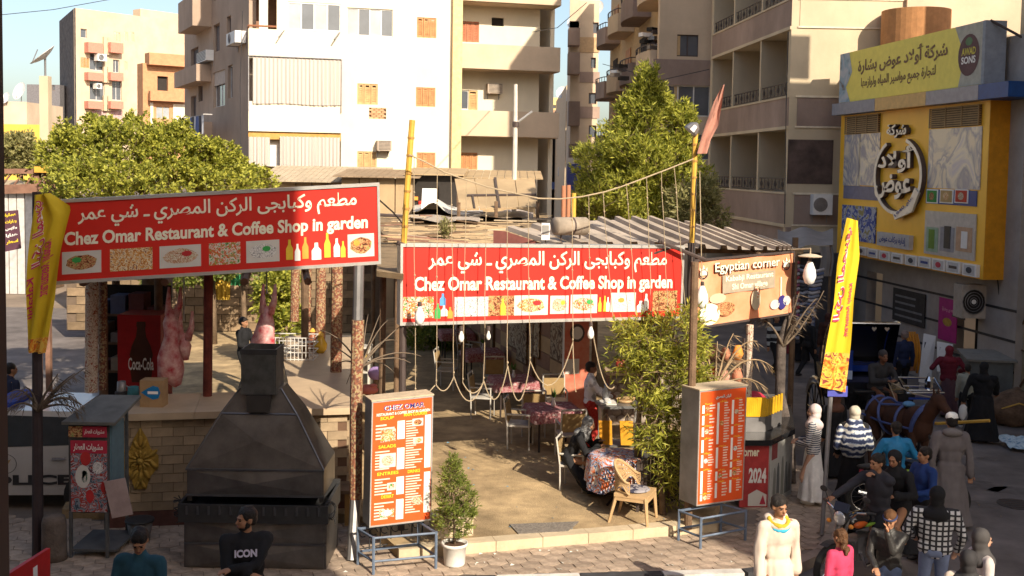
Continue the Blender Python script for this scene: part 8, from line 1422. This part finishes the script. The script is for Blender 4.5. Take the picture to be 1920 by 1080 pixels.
# serving table and kitchen corner
q = FP(1158, 862); t = thing('serving_table', 'steel topped serving table with trays in front of the cook', 'table', q); stl = mat('worn_steel_top', (.3, .3, .3), r=.35, met=.7)
m = MB(); m.box(q + V((0, 0, 1.0)), (.72, .55, .05), Matrix.Rotation(R(12), 3, 'Z')); m.build('table_top', stl, t)
for sx in (-.32, .32):
    for sy in (-.23, .23): m = MB(); m.tube([q + V((sx, sy, 0)), q + V((sx, sy, .98))], .025, 6); m.build('leg', alu, t)
m = MB(); m.box(q + V((0, 0, .3)), (.66, .5, .03)); m.build('low_shelf', stl, t)
t = thing('bread_basket', 'round basket of flat bread on the serving table', 'basket', q + V((.12, 0, 1.03))); m = MB(); m.lathe([(.12, 0), (.17, .06), (.16, .06), (.1, .01)], q + V((.12, .05, 1.027)), 16); m.build('basket', cane, t, True)
for k in range(4): m = MB(); m.ell(q + V((.12 + .02 * k, .05, 1.07 + k * .014)), (.12, .12, .01), 12, 6); m.build('flat_bread', mat('flat_bread', (.55, .36, .17)), t, True)
t = thing('tray', 'white tray of dishes on the serving table beside the basket', 'tray', q + V((-.2, 0, 1.03))); m = MB(); m.box(q + V((-.2, -.04, 1.04)), (.28, .36, .02)); m.build('base', plate_m, t)
for k in range(3): m = MB(); m.lathe([(.04, 0), (.06, .03), (.05, .03)], q + V((-.2, -.15 + k * .11, 1.05)), 10); m.build('dish', white_p, t, True)
t = thing('glass_jug', 'clear bottle standing on the far side of the serving table', 'bottle', q + V((-.25, .3, 1.0))); m = MB(); m.lathe([(.06, 0), (.065, .15), (.03, .22), (.03, .27)], q + V((-.22, .18, 1.03)), 12); m.build('body', gls_b, t, True); m = MB(); m.lathe([(.033, .27), (.03, .3)], q + V((-.22, .18, 1.03)), 8); m.build('cap', blue, t)
for i, (dx, c_, lb_) in enumerate(((-.25, (.62, .28, .02), 'left orange cloth bag hanging under the serving table'), (.12, (.62, .30, .02), 'right orange cloth bag hanging under the serving table'))):
    t = thing('cloth_bag', lb_, 'bag', q + V((dx, -.28, .3))); m = MB(); p = q + V((dx, -.3, .35)); m.hexa([p + V(v) for v in ((-.1, -.04, 0), (.12, -.04, 0), (.12, .04, 0), (-.1, .04, 0), (-.13, -.02, .42), (.1, -.02, .42), (.1, .02, .42), (-.13, .02, .42))]); m.build('body', mat('orange_cloth_%d' % i, c_), t); m = MB(); m.tube([p + V((-.08, 0, .42)), p + V((0, 0, .55)), p + V((.08, 0, .42))], .01, 4); m.build('handle', rope_m, t)
t = thing('gas_cylinder', 'dark rounded gas cylinder beside the serving table', 'gas cylinder', q + V((.35, -.1, 0))); m = MB(); p = q + V((.42, -.15, 0)); m.lathe([(.13, 0), (.15, .06), (.15, .42), (.1, .52), (.04, .55)], p, 16); m.build('body', black_p, t, True); m = MB(); m.lathe([(.08, .55), (.08, .64), (.07, .64)], p, 12); m.build('collar', rail, t)
q = FP(1215, 790); t = thing('stone_counter', 'kitchen counter faced with round stones behind the bush', 'counter', q); m = MB(); m.box(q + V((0, 0, .5)), (1.7, .6, 1.0)); m.build('core', mat('counter_mortar', (.2, .15, .12)), t); rn = random.Random(12); stm = mat('round_stone', (.36, .3, .25), rnd=.25, bump=.3); qb = MB(); qb.ell((0, 0, 0), (.1, .05, .08), 10, 6); qm2 = qb.mesh('stone', stm, True)
for r_ in range(6):
    for k in range(8): o = link('stone', qm2, t, q + V((-.78 + k * .21 + (r_ % 2) * .1, -.3, .1 + r_ * .16))); o.rotation_euler = (0, rn.uniform(-.4, .4), 0)
m = MB(); m.box(q + V((0, 0, 1.03)), (1.8, .7, .05)); m.build('counter_top', slab_m, t)
for k, (dx, c_, h_, r_, lb_) in enumerate(((-.6, (.4, .05, .04), .2, .09, 'red pot on the stone counter'), (-.25, (.5, .5, .5), .14, .12, 'grey pan on the stone counter'), (.15, (.05, .05, .05), .3, .08, 'black pot at the middle of the stone counter'), (.5, (.5, .42, .3), .18, .1, 'beige pot at the right end of the stone counter'))):
    t = thing('pot', lb_, 'pot', q + V((dx, 0, 1.056))); m = MB(); m.lathe([(r_ * .8, 0), (r_, h_ * .4), (r_, h_), (r_ * .9, h_), (r_ * .85, .02)], q + V((dx, 0, 1.056)), 14); m.build('body', mat('pot_%d' % k, c_, r=.4), t, True); m = MB(); m.lathe([(r_ * 1.02, h_), (r_ * .5, h_ + .04), (.01, h_ + .05)], q + V((dx, 0, 1.056)), 14); m.build('lid', mat('pot_%d' % k, c_), t, True)
# fence of thin dark pickets under the bush and small bench by the counter end
t = thing('picket_fence', 'low dark picket fence under the leafy bush at the right of the entrance', 'fence', FP(1230, 960)); a, c = FP(1195, 960), FP(1290, 930)
for k in range(16): p = a.lerp(c, k / 15); m = MB(); m.box(p + V((0, 0, .4)), (.045, .02, .8)); m.build('picket', dkw, t)
for z in (.2, .65): m = MB(); m.tube([a + V((0, .02, z)), c + V((0, .02, z))], .02, 4); m.build('rail', dkw, t)
q = G(632, 985, .12); t = thing('wooden_bench', 'small rough wooden bench between the grill and the wrapped post', 'bench', q); m = MB(); m.box(q + V((0, .15, .52)), (.4, .5, .05)); m.build('seat', wood, t)
for sx in (-.15, .15): m = MB(); m.box(q + V((sx, .0, .25)), (.07, .07, .48)); m.build('leg', mat('ochre_plank', (.35, .2, .07)), t)
t = thing('iron_scroll_fence', 'small black wrought iron scroll fence behind the English menu stand', 'fence', G(705, 1040, .12)); a, c = G(672, 1038, .12), G(830, 1010, .12)
for k in range(9): p = a.lerp(c, k / 8); m = MB(); m.tube([p, p + V((0, 0, .42))], .01, 5); m.build('bar', black_p, t); m = MB(); m.tube([p + V((.06 + .05 * math.cos(u), 0, .28 + .05 * math.sin(u))) for u in [j * math.pi / 4 for j in range(8)]], .007, 4); m.build('scroll', black_p, t)
for z in (.06, .4): m = MB(); m.tube([a + V((0, 0, z)), c + V((0, 0, z))], .01, 4); m.build('rail', black_p, t)
# carpets, junk in the middle ground between the posts
rn = random.Random(40); 
for i, (x, y, c_, s_, lb_) in enumerate(((655, 672, (.45, .42, .4), (.9, .5, .5), 'pale low shelf with goods behind the wrapped posts'), (640, 715, (.6, .42, .14), (.35, .3, .3), 'yellow painted animal shaped basket beside the nearest patterned post'), (690, 730, (.4, .12, .1), (.4, .3, .18), 'dark red cushion beside the wrapped post'), (705, 700, (.3, .2, .4), (.3, .2, .25), 'small violet cloth bundle by the drooping palm'))):
    q = P(x, y, 19.5 + (i == 0) * 2.5); t = thing('bundle' if i else 'low_shelf', lb_, 'goods', q + V((0, 0, -s_[2] / 2))); m = MB()
    if i == 0:
        for z in (-.25, 0, .25): m = MB(); m.box(q + V((0, 0, z)), (.9, .4, .03)); m.build('shelf', greyw, t)
        for sx in (-.42, .42): m = MB(); m.box(q + V((sx, 0, -.6)), (.04, .4, 1.75)); m.build('side', greyw, t)
        for k in range(7): m = MB(); m.box(q + V((-.35 + k * .12, -.1, .08)), (.08, .1, .12)); m.build('goods', [red_s, white_p, drm[1], blue][k % 4], t)
    else:
        m.ell(q, (s_[0] / 2, s_[1] / 2, s_[2] / 2), 14, 8); m.build('body', mat('bundle_%d' % i, c_), t, True); m = MB(); m.ell(q + V((.1, -.05, s_[2] * .4)), (s_[0] * .2, s_[1] * .2, s_[2] * .25), 10, 6); m.build('knot', mat('bundle_%d' % i, c_), t, True); m = MB(); m.tube([V((q.x, q.y, .25)), q], .05, 6); m.build('stand', wood, t)
# ================================================================ vegetation
lf_a = leafmat('leaf_yellow_green', (.12, .15, .02), (.66, .64, .11), .5); lf_b = leafmat('leaf_mid_green', (.10, .15, .025), (.34, .38, .08), .45); lf_c = leafmat('leaf_dusty', (.2, .2, .07), (.42, .38, .16), .4); bark = mat('bark', (.16, .11, .07), r=.95, bump=.8, var=.3)
dry = mat('dry_frond', (.34, .24, .14), r=.9, var=.25); dryd = mat('dark_dry_frond', (.16, .12, .085), r=.9, var=.3)
def leaves(mb, c, d, L_, w_, rn):
    d = d.normalized(); s = d.cross(V((rn.uniform(-1, 1), rn.uniform(-1, 1), rn.uniform(-1, 1)))).normalized(); n_ = s.cross(d); q = c + d * L_
    mb._a([c, c + d * L_ * .45 + s * w_ + n_ * w_ * .4, q, c + d * L_ * .45 - s * w_ + n_ * w_ * .4], [(0, 1, 2), (0, 2, 3)])
def foliage(name, label, cat, lobes, n, L_, w_, lm, trunk, seed, group=None, updir=.3, clump=7, shell=.55, nz=.35, base=None):
    """lobes: (centre, radii, weight); twigs grow outward through the volume and carry clumps of small leaves"""
    rn = random.Random(seed); t = thing(name, label, cat, base or trunk[0][0][0], group); m = MB(); tw = MB(); tot = sum(l_[2] for l_ in lobes)
    for c, r_, wt in lobes:
        c = V(c)
        for k in range(int(n * wt / tot)):
            while True:
                p = V((rn.uniform(-1, 1), rn.uniform(-1, 1), rn.uniform(-1, 1)))
                if p.length <= 1: break
            l_ = max(.05, p.length); p = p / l_ * (l_ ** shell); q = V((p.x * r_[0], p.y * r_[1], p.z * r_[2])); nn = noise.noise((c + q) * (1.6 / max(.5, r_[0]))) + .6 * noise.noise((c + q) * 4.0 / max(.5, r_[0]))
            if nn < -.04 - .12 * rn.random(): continue
            q *= 1 + nz * nn; pos = c + q; out = (V((p.x, p.y, p.z * .7)) + V((rn.gauss(0, .5), rn.gauss(0, .5), updir + rn.gauss(0, .4)))).normalized()
            if k % 5 == 0: tw.tube([pos - out * L_ * 2.5, pos + out * L_], .004 + L_ * .02, 3, False)
            for j in range(clump): leaves(m, pos + out * L_ * rn.uniform(-1, 1), out + V((rn.gauss(0, .75), rn.gauss(0, .75), rn.gauss(0, .6))), L_ * rn.uniform(.7, 1.25), w_ * rn.uniform(.7, 1.2), rn)
    m.build('crown', lm, t, kind='stuff'); tw.build('twigs', bark, t, kind='stuff')
    for i, (pts, rs) in enumerate(trunk): b = MB(); b.tube(pts, rs, 8); b.build('trunk' if i == 0 else 'limb', bark, t, True)
    return t
def lobe(x, y, Y, rx, ry, w=1.0, dz=None): q = P(x, y, Y); s = Y / 2050; return (q, (rx * s, (dz or rx) * s, ry * s), w)
Y = 22.5
tp_ = G(255, 640, 0); q0 = V((P(270, 400, Y).x, Y, 0))
foliage('tree', 'broad leafy tree rising over the shaded signboard at the left', 'tree', [lobe(145, 290, Y, 62, 50, 1), lobe(230, 295, Y - .4, 85, 58, 1.6), lobe(330, 300, Y, 80, 52, 1.4), lobe(420, 325, Y + .2, 60, 38, .9), lobe(270, 345, Y - .3, 180, 40, 2.2), lobe(470, 335, Y + .3, 36, 22, .3), lobe(110, 335, Y, 40, 42, .5), lobe(175, 232, Y, 12, 14, .12), lobe(250, 228, Y, 10, 12, .1), lobe(345, 240, Y, 14, 16, .14), lobe(430, 285, Y, 14, 18, .12), lobe(205, 245, Y, 26, 16, .3), lobe(300, 252, Y, 30, 16, .3), lobe(385, 275, Y, 26, 14, .25), lobe(125, 255, Y, 20, 18, .25)], 8600, .085, .026, lf_a, [([q0, q0 + V((.1, 0, 3)), P(265, 330, Y)], [.2, .15, .06]), ([q0 + V((.1, 0, 3)), P(180, 300, Y)], [.1, .03]), ([q0 + V((.1, 0, 3)), P(380, 320, Y)], [.1, .03])], 1, clump=8, nz=.6, updir=.5)
Y = 27.5; q0 = V((P(1215, 420, Y).x, Y, 0))
foliage('tree', 'tall pointed bright green tree in front of the round balconied block', 'tree', [lobe(1212, 175, Y, 24, 36, .5), lobe(1205, 230, Y, 42, 50, 1.1), lobe(1270, 245, Y, 28, 42, .6), lobe(1215, 300, Y, 75, 50, 1.8), lobe(1130, 310, Y, 46, 38, .7), lobe(1160, 365, Y, 70, 45, 1.3), lobe(1265, 350, Y, 60, 55, 1.3), lobe(1200, 395, Y, 95, 32, 1.2), lobe(1110, 380, Y, 30, 38, .4), lobe(1222, 150, Y, 10, 22, .12), lobe(1240, 200, Y, 14, 30, .15), lobe(1170, 225, Y, 16, 30, .2), lobe(1285, 215, Y, 10, 22, .1)], 7600, .15, .022, lf_a, [([q0, q0 + V((0, 0, 3.5)), P(1212, 180, Y)], [.2, .14, .04]), ([q0 + V((0, 0, 2.6)), P(1140, 320, Y)], [.1, .03]), ([q0 + V((0, 0, 3)), P(1268, 260, Y)], [.1, .03])], 2, updir=.9, clump=8, nz=.75)
Y = 26; q0 = V((P(1320, 420, Y).x, Y, 0))
foliage('shrub', 'dusty brownish shrub spilling right of the tall pointed tree', 'shrub', [lobe(1295, 385, Y, 50, 40, 1), lobe(1325, 360, Y - .2, 26, 28, .4), lobe(1345, 410, Y - .4, 20, 20, .3)], 900, .13, .02, lf_c, [([q0, q0 + V((-.1, 0, 2.5)), P(1300, 380, Y)], [.08, .06, .02])], 3, updir=.4)
Y = 16.3; q0 = FP(1243, 965); q1 = FP(1196, 935)
foliage('shrub', 'tall leafy bush with narrow leaves beside the entrance and the Arabic menu board', 'shrub', [lobe(1205, 635, Y, 50, 38, 1.2), lobe(1275, 630, Y, 42, 42, 1.1), lobe(1240, 700, Y, 66, 55, 2.2), lobe(1235, 790, Y - .1, 48, 45, 1.3), lobe(1250, 860, Y - .1, 30, 42, .5), lobe(1175, 665, Y, 28, 35, .5), lobe(1300, 690, Y, 30, 50, .7), lobe(1255, 915, Y, 26, 26, .15)], 1900, .13, .012, lf_a, [([q0, P(1238, 860, Y), P(1235, 690, Y)], [.055, .045, .02]), ([q1, P(1195, 830, Y + .2), P(1205, 660, Y + .1)], [.06, .05, .02]), ([P(1238, 860, Y), P(1275, 660, Y)], [.03, .012])], 4, updir=.1, clump=7, nz=.6)
pq = G(852, 1058, .12)
t = thing('flower_pot', 'white plastic pot holding the shrub at the left of the entrance', 'pot', pq); m = MB(); m.lathe([(.135, 0), (.14, .02), (.155, .25), (.175, .26), (.178, .3), (.165, .3), (.15, .26), (.12, .25)], pq, 24); m.build('body', mat('white_pot_plastic', (.72, .70, .66), r=.5, stain=.12), t, True); m = MB(); m.lathe([(.15, .262), (.01, .275)], pq, 16); m.build('soil', mat('soil', (.09, .05, .03), r=1), t)
Y = pq.y
foliage('potted_shrub', 'small conical conifer like shrub growing in the white pot', 'shrub', [lobe(848, 890, Y, 20, 26, .5), lobe(852, 930, Y, 32, 34, 1.2), lobe(853, 975, Y, 36, 34, 1.3), lobe(880, 945, Y, 14, 26, .3), lobe(850, 870, Y, 8, 14, .12)], 1000, .055, .007, lf_b, [([pq + V((0, 0, .25)), P(850, 900, Y)], [.02, .008])], 5, updir=.6, clump=8, nz=.35, base=pq + V((0, 0, .27)))
Y = 27; q0 = V((P(522, 640, Y).x, Y, .25))
foliage('shrub', 'bright sunlit bush behind the counter left of the patterned posts', 'shrub', [lobe(520, 535, Y, 32, 42, 1), lobe(528, 600, Y, 34, 50, 1.3), lobe(505, 560, Y, 22, 40, .5)], 1300, .13, .035, lf_a, [([q0, P(522, 560, Y)], [.06, .03])], 6)
Y = 48; q0 = V((P(40, 330, Y).x, Y, 0))
foliage('tree', 'dusty olive tree in front of the yellow wall at the far left', 'tree', [lobe(35, 285, Y, 40, 34, 1), lobe(60, 300, Y, 26, 24, .5), lobe(10, 300, Y, 26, 24, .4)], 1500, .2, .05, lf_c, [([q0, P(40, 290, Y)], [.15, .06])], 7)
q0 = P(842, 455, 22)
foliage('shrub', 'thin dry weed sprouting through the reed roof', 'shrub', [lobe(842, 430, 22, 13, 20, 1)], 160, .09, .012, lf_c, [([q0, P(842, 415, 22)], [.012, .006])], 8, updir=.8, clump=5)
Y = 31; q0 = V((P(845, 640, Y).x, Y, .25))
foliage('shrub', 'dark bush at the back of the dining floor under the sunlit signboard', 'shrub', [lobe(850, 615, Y, 55, 34, 1), lobe(800, 640, Y, 40, 40, .7)], 1100, .14, .035, lf_b, [([q0, P(845, 610, Y)], [.05, .02])], 9)
# a row of garden trees behind the stall shading its back
Y = 31; q0 = V((P(400, 640, Y).x, Y, .25))
foliage('tree', 'shade tree behind the garden wall seen under the shaded signboard', 'tree', [lobe(340, 500, Y, 70, 36, 1), lobe(450, 495, Y, 70, 30, 1)], 1500, .14, .035, lf_b, [([q0, P(400, 520, Y)], [.12, .06]), ([V((q0.x + .9, Y, .25)), P(455, 510, Y)], [.1, .05])], 10)
# drooping dry palm fronds tied on posts
def fronds(name, label, base, tips, seed, m_=dry, leaf=True, r0=.022):
    t = thing(name, label, 'dry palm', base); rn = random.Random(seed)
    for tip, lift in tips:
        a = V(base); c = V(tip); n_ = 9; pts = [a.lerp(c, i / n_) + V((0, rn.uniform(-.02, .02), lift * 4 * (i / n_) * (1 - i / n_))) for i in range(n_ + 1)]
        m = MB(); m.tube(pts, [r0 * (1 - .75 * i / n_) for i in range(n_ + 1)], 5); m.build('frond_stem', m_, t, True)
        if leaf:
            m = MB()
            for p, q in zip(pts[3:], pts[4:]):
                for k in range(4): d = (q - p).normalized(); leaves(m, p.lerp(q, k / 4), d * .6 + V((rn.gauss(0, .3), rn.gauss(0, .3), -.7)), rn.uniform(.1, .25), .006, rn)
            m.build('dry_leaflets', m_, t, kind='stuff')
    return t
Y = 15.2
fronds('dry_palm', 'bare drooping dry palm stems on the wrapped post in the middle', P(676, 690, 14.9), [(P(x, y, Y + dy), l_) for x, y, dy, l_ in ((760, 605, .3, .05), (728, 600, 0, .1), (790, 668, .1, .12), (770, 680, -.2, .1), (745, 640, .2, .15), (600, 620, .1, .12), (620, 650, .2, .05), (690, 590, .3, .05), (712, 590, .2, .02), (650, 720, 0, .1), (740, 700, 0, .12), (625, 690, .2, .1))], 1, dryd, leaf=False, r0=.016)
fronds('dry_palm', 'dry brown palm fronds fanning below the orange banner', P(1340, 735, 17.3), [(P(x, y, 17.2 + dy), l_) for x, y, dy, l_ in ((1300, 660, 0, .1), (1318, 640, .3, .1), (1345, 640, .1, .05), (1375, 625, .2, .12), (1420, 640, .1, .25), (1450, 690, 0, .3), (1295, 715, 0, .1), (1385, 665, .2, .1), (1440, 730, 0, .2))], 2)
fronds('dry_palm', 'dark drooping palm fronds on the dark pole at the far left', P(72, 770, 14.4), [(P(x, y, 14.2 + dy), l_) for x, y, dy, l_ in ((150, 755, 0, .12), (155, 775, .1, .1), (140, 700, 0, .05), (20, 735, 0, .12), (12, 770, 0, .1), (160, 690, .2, .05), (110, 700, 0, .05), (45, 725, 0, .08), (160, 765, -.1, .15), (138, 740, 0, .1))], 3, dryd)
t = fronds('dry_palm', 'thick leaning dead palm trunk with stubs right of the orange banner post', P(1468, 650, 18.65), [(P(1395, 615, 18.4), .3), (P(1500, 600, 18.4), .1), (P(1530, 560, 18.6), .05), (P(1545, 545, 18.6), -.1), (P(1500, 545, 18.5), .05)], 4, dryd, r0=.026)
m = MB(); m.tube([G(1478, 905, .12), P(1480, 820, 18.6), P(1462, 740, 18.6), P(1466, 640, 18.7), P(1480, 590, 18.7)], [.12, .11, .09, .07, .05], 10)
for v in m.v: v.x += noise.noise(v * 7) * .04
m.build('trunk', mat('shaggy_trunk', (.10, .08, .07), r=1, var=.5, sc_=6, bump=1, bs=30), t, True)
# wires across the sky and the yard, rubble on the roof edges
for i, (pts, r_, lb_) in enumerate((([P(-20, 30, 30), P(100, 18, 32), P(222, -4, 36)], .012, 'thin black wire crossing the sky at the upper left'), ([P(998, 60, 40), P(1045, 52, 46), P(1100, 5, 52)], .015, 'thin wire hanging across the street gap'), ([P(700, 365, 16), P(737, 398, 17), P(760, 425, 18)], .012, 'sagging wire from the shaded signboard to the bamboo pole'), ([P(1306, 300, 17), P(1304, 420, 16.9), P(1296, 600, 16.8), P(1290, 700, 16.7)], .009, 'cord running down beside the orange banner'))):
    m = MB(); m.tube(pts, r_, 4); solo(m, 'wire', black_p, lb_, 'wire')
rn = random.Random(77); rb2 = thing('roof_junk', 'scattered planks and sticks lying along the edge of the reed roof', 'junk', G(860, 460, 3.98))
for k in range(26):
    p = G(rn.uniform(712, 1030), rn.uniform(398, 458), 4.0); a = rn.uniform(-.5, .5); m = MB(); m.box(p + V((0, 0, .05)), (rn.uniform(.3, 1.3), rn.uniform(.04, .14), .03), Matrix.Rotation(a, 3, 'Z') @ Matrix.Rotation(rn.uniform(-.1, .1), 3, 'Y')); m.build('plank', rn.choice([wood, tan, grey_m, rust, casel]), rb2)
for k, (x0, y0, x1, y1, Y) in enumerate(((745, 455, 786, 470, 15.3), (1235, 452, 1322, 487, 16.6), (1225, 475, 1290, 452, 16.7), (700, 402, 762, 406, 20))): m = MB(); m.tube([P(x0, y0, Y), P(x1, y1, Y + .2)], .03, 6); solo(m, 'plank', rail, ['short dark stick sticking out over the upper left corner of the sunlit signboard', 'dark stick crossing the gap beside the orange banner', 'pale stick crossing the dark one by the bamboo pole', 'dark pole lying across the reed roof near the shaded signboard'][k], 'stick')
# street stains, a manhole cover and litter
rn = random.Random(91); t = thing('manhole_cover', 'round iron manhole cover in the asphalt right of the robed man', 'manhole', G(1905, 945, 0)); q = G(1905, 945, 0); m = MB(); m.lathe([(.3, -.02), (.3, .004), (.27, .006), (.01, .006)], q, 20); m.build('lid', mat('iron_lid', (.05, .045, .045), r=.6, bump=.6), t)
for k in range(5): m = MB(); m.box(q + V((0, -.2 + k * .1, .009)), (.4, .02, .006)); m.build('rib', rail, t)
stn = mat('oil_stain', (.13, .112, .105), r=.7, var=.3); b0 = struct(MB().poly([G(1700, 900, .0)] * 3), 'road_stains', stn)
m = MB()
for k in range(26):
    c = G(rn.uniform(1450, 1910), rn.uniform(640, 1060), 0); c.z = -.004; r_ = rn.uniform(.12, .8); n_ = 14
    m.poly([c + V((r_ * rn.uniform(.6, 1.1) * math.cos(a), r_ * .7 * rn.uniform(.6, 1.1) * math.sin(a), 0)) for a in [i * 2 * math.pi / n_ for i in range(n_)]])
bpy.data.objects.remove(b0); solo(m, 'road_stains', stn, 'dark worn stains and patches on the asphalt', 'stain', kind='stuff')
lm_ = [mat('litter_%d' % i, c) for i, c in enumerate(((.6, .58, .52), (.3, .2, .1), (.15, .3, .4)))]
for k_, (x0, x1, y0, y1, z) in enumerate(((620, 1400, 1030, 1075, .124), (1480, 1900, 700, 1050, .0), (830, 1250, 830, 1000, .253))):
    m = MB()
    for k in range(40): c = G(rn.uniform(x0, x1), rn.uniform(y0, y1), z); a = rn.uniform(0, 3); s_ = rn.uniform(.012, .04); d = V((math.cos(a), math.sin(a), 0)); e = V((-d.y, d.x, 0)); m.poly([c + d * s_, c + e * s_ * .6 + V((0, 0, s_ * .4)), c - d * s_, c - e * s_ * .5 + V((0, 0, .003))])
    solo(m, 'litter', lm_[k_], ['bits of pale paper and leaves scattered on the pavement', 'small scraps scattered on the asphalt', 'dry leaf bits scattered on the sandy dining floor'][k_], 'litter', kind='stuff')
for k, (pts, lb_) in enumerate((([P(1478, 60, 33.8), P(1474, 200, 33.8), P(1471, 420, 33.8)], 'black cable running down the corner of the loggia block'), ([P(455, 20, 45), P(450, 160, 45.2), P(452, 300, 45)], 'cable running down the corner of the cream block'), ([P(1330, 130, 43), P(1240, 150, 44), P(1130, 120, 46)], 'sagging cable between the loggia block and the round balconies'), ([P(1870, 520, 25.4), P(1880, 620, 25.4), P(1868, 700, 25.4)], 'cable hanging from the junction box at the right edge'))):
    m = MB(); m.tube(pts, .016, 4); solo(m, 'cable', black_p, lb_, 'cable')
# window frame of the viewer's own room at the left edge
m = MB(); a = P(-60, 540, .8); c = P(5, 540, .8); m.bb(a.x, P(4, 540, .86).x, .8, .86, 4.4, 6.2); solo(m, 'window_frame', mat('dark_red_frame', (.035, .012, .012), r=.5), 'dark reddish window frame running up the left edge', 'frame')
for o in list(bpy.data.objects):
    if o.type == 'EMPTY' and not o.children: bpy.data.objects.remove(o)
bpy.data.scenes.remove(TS)
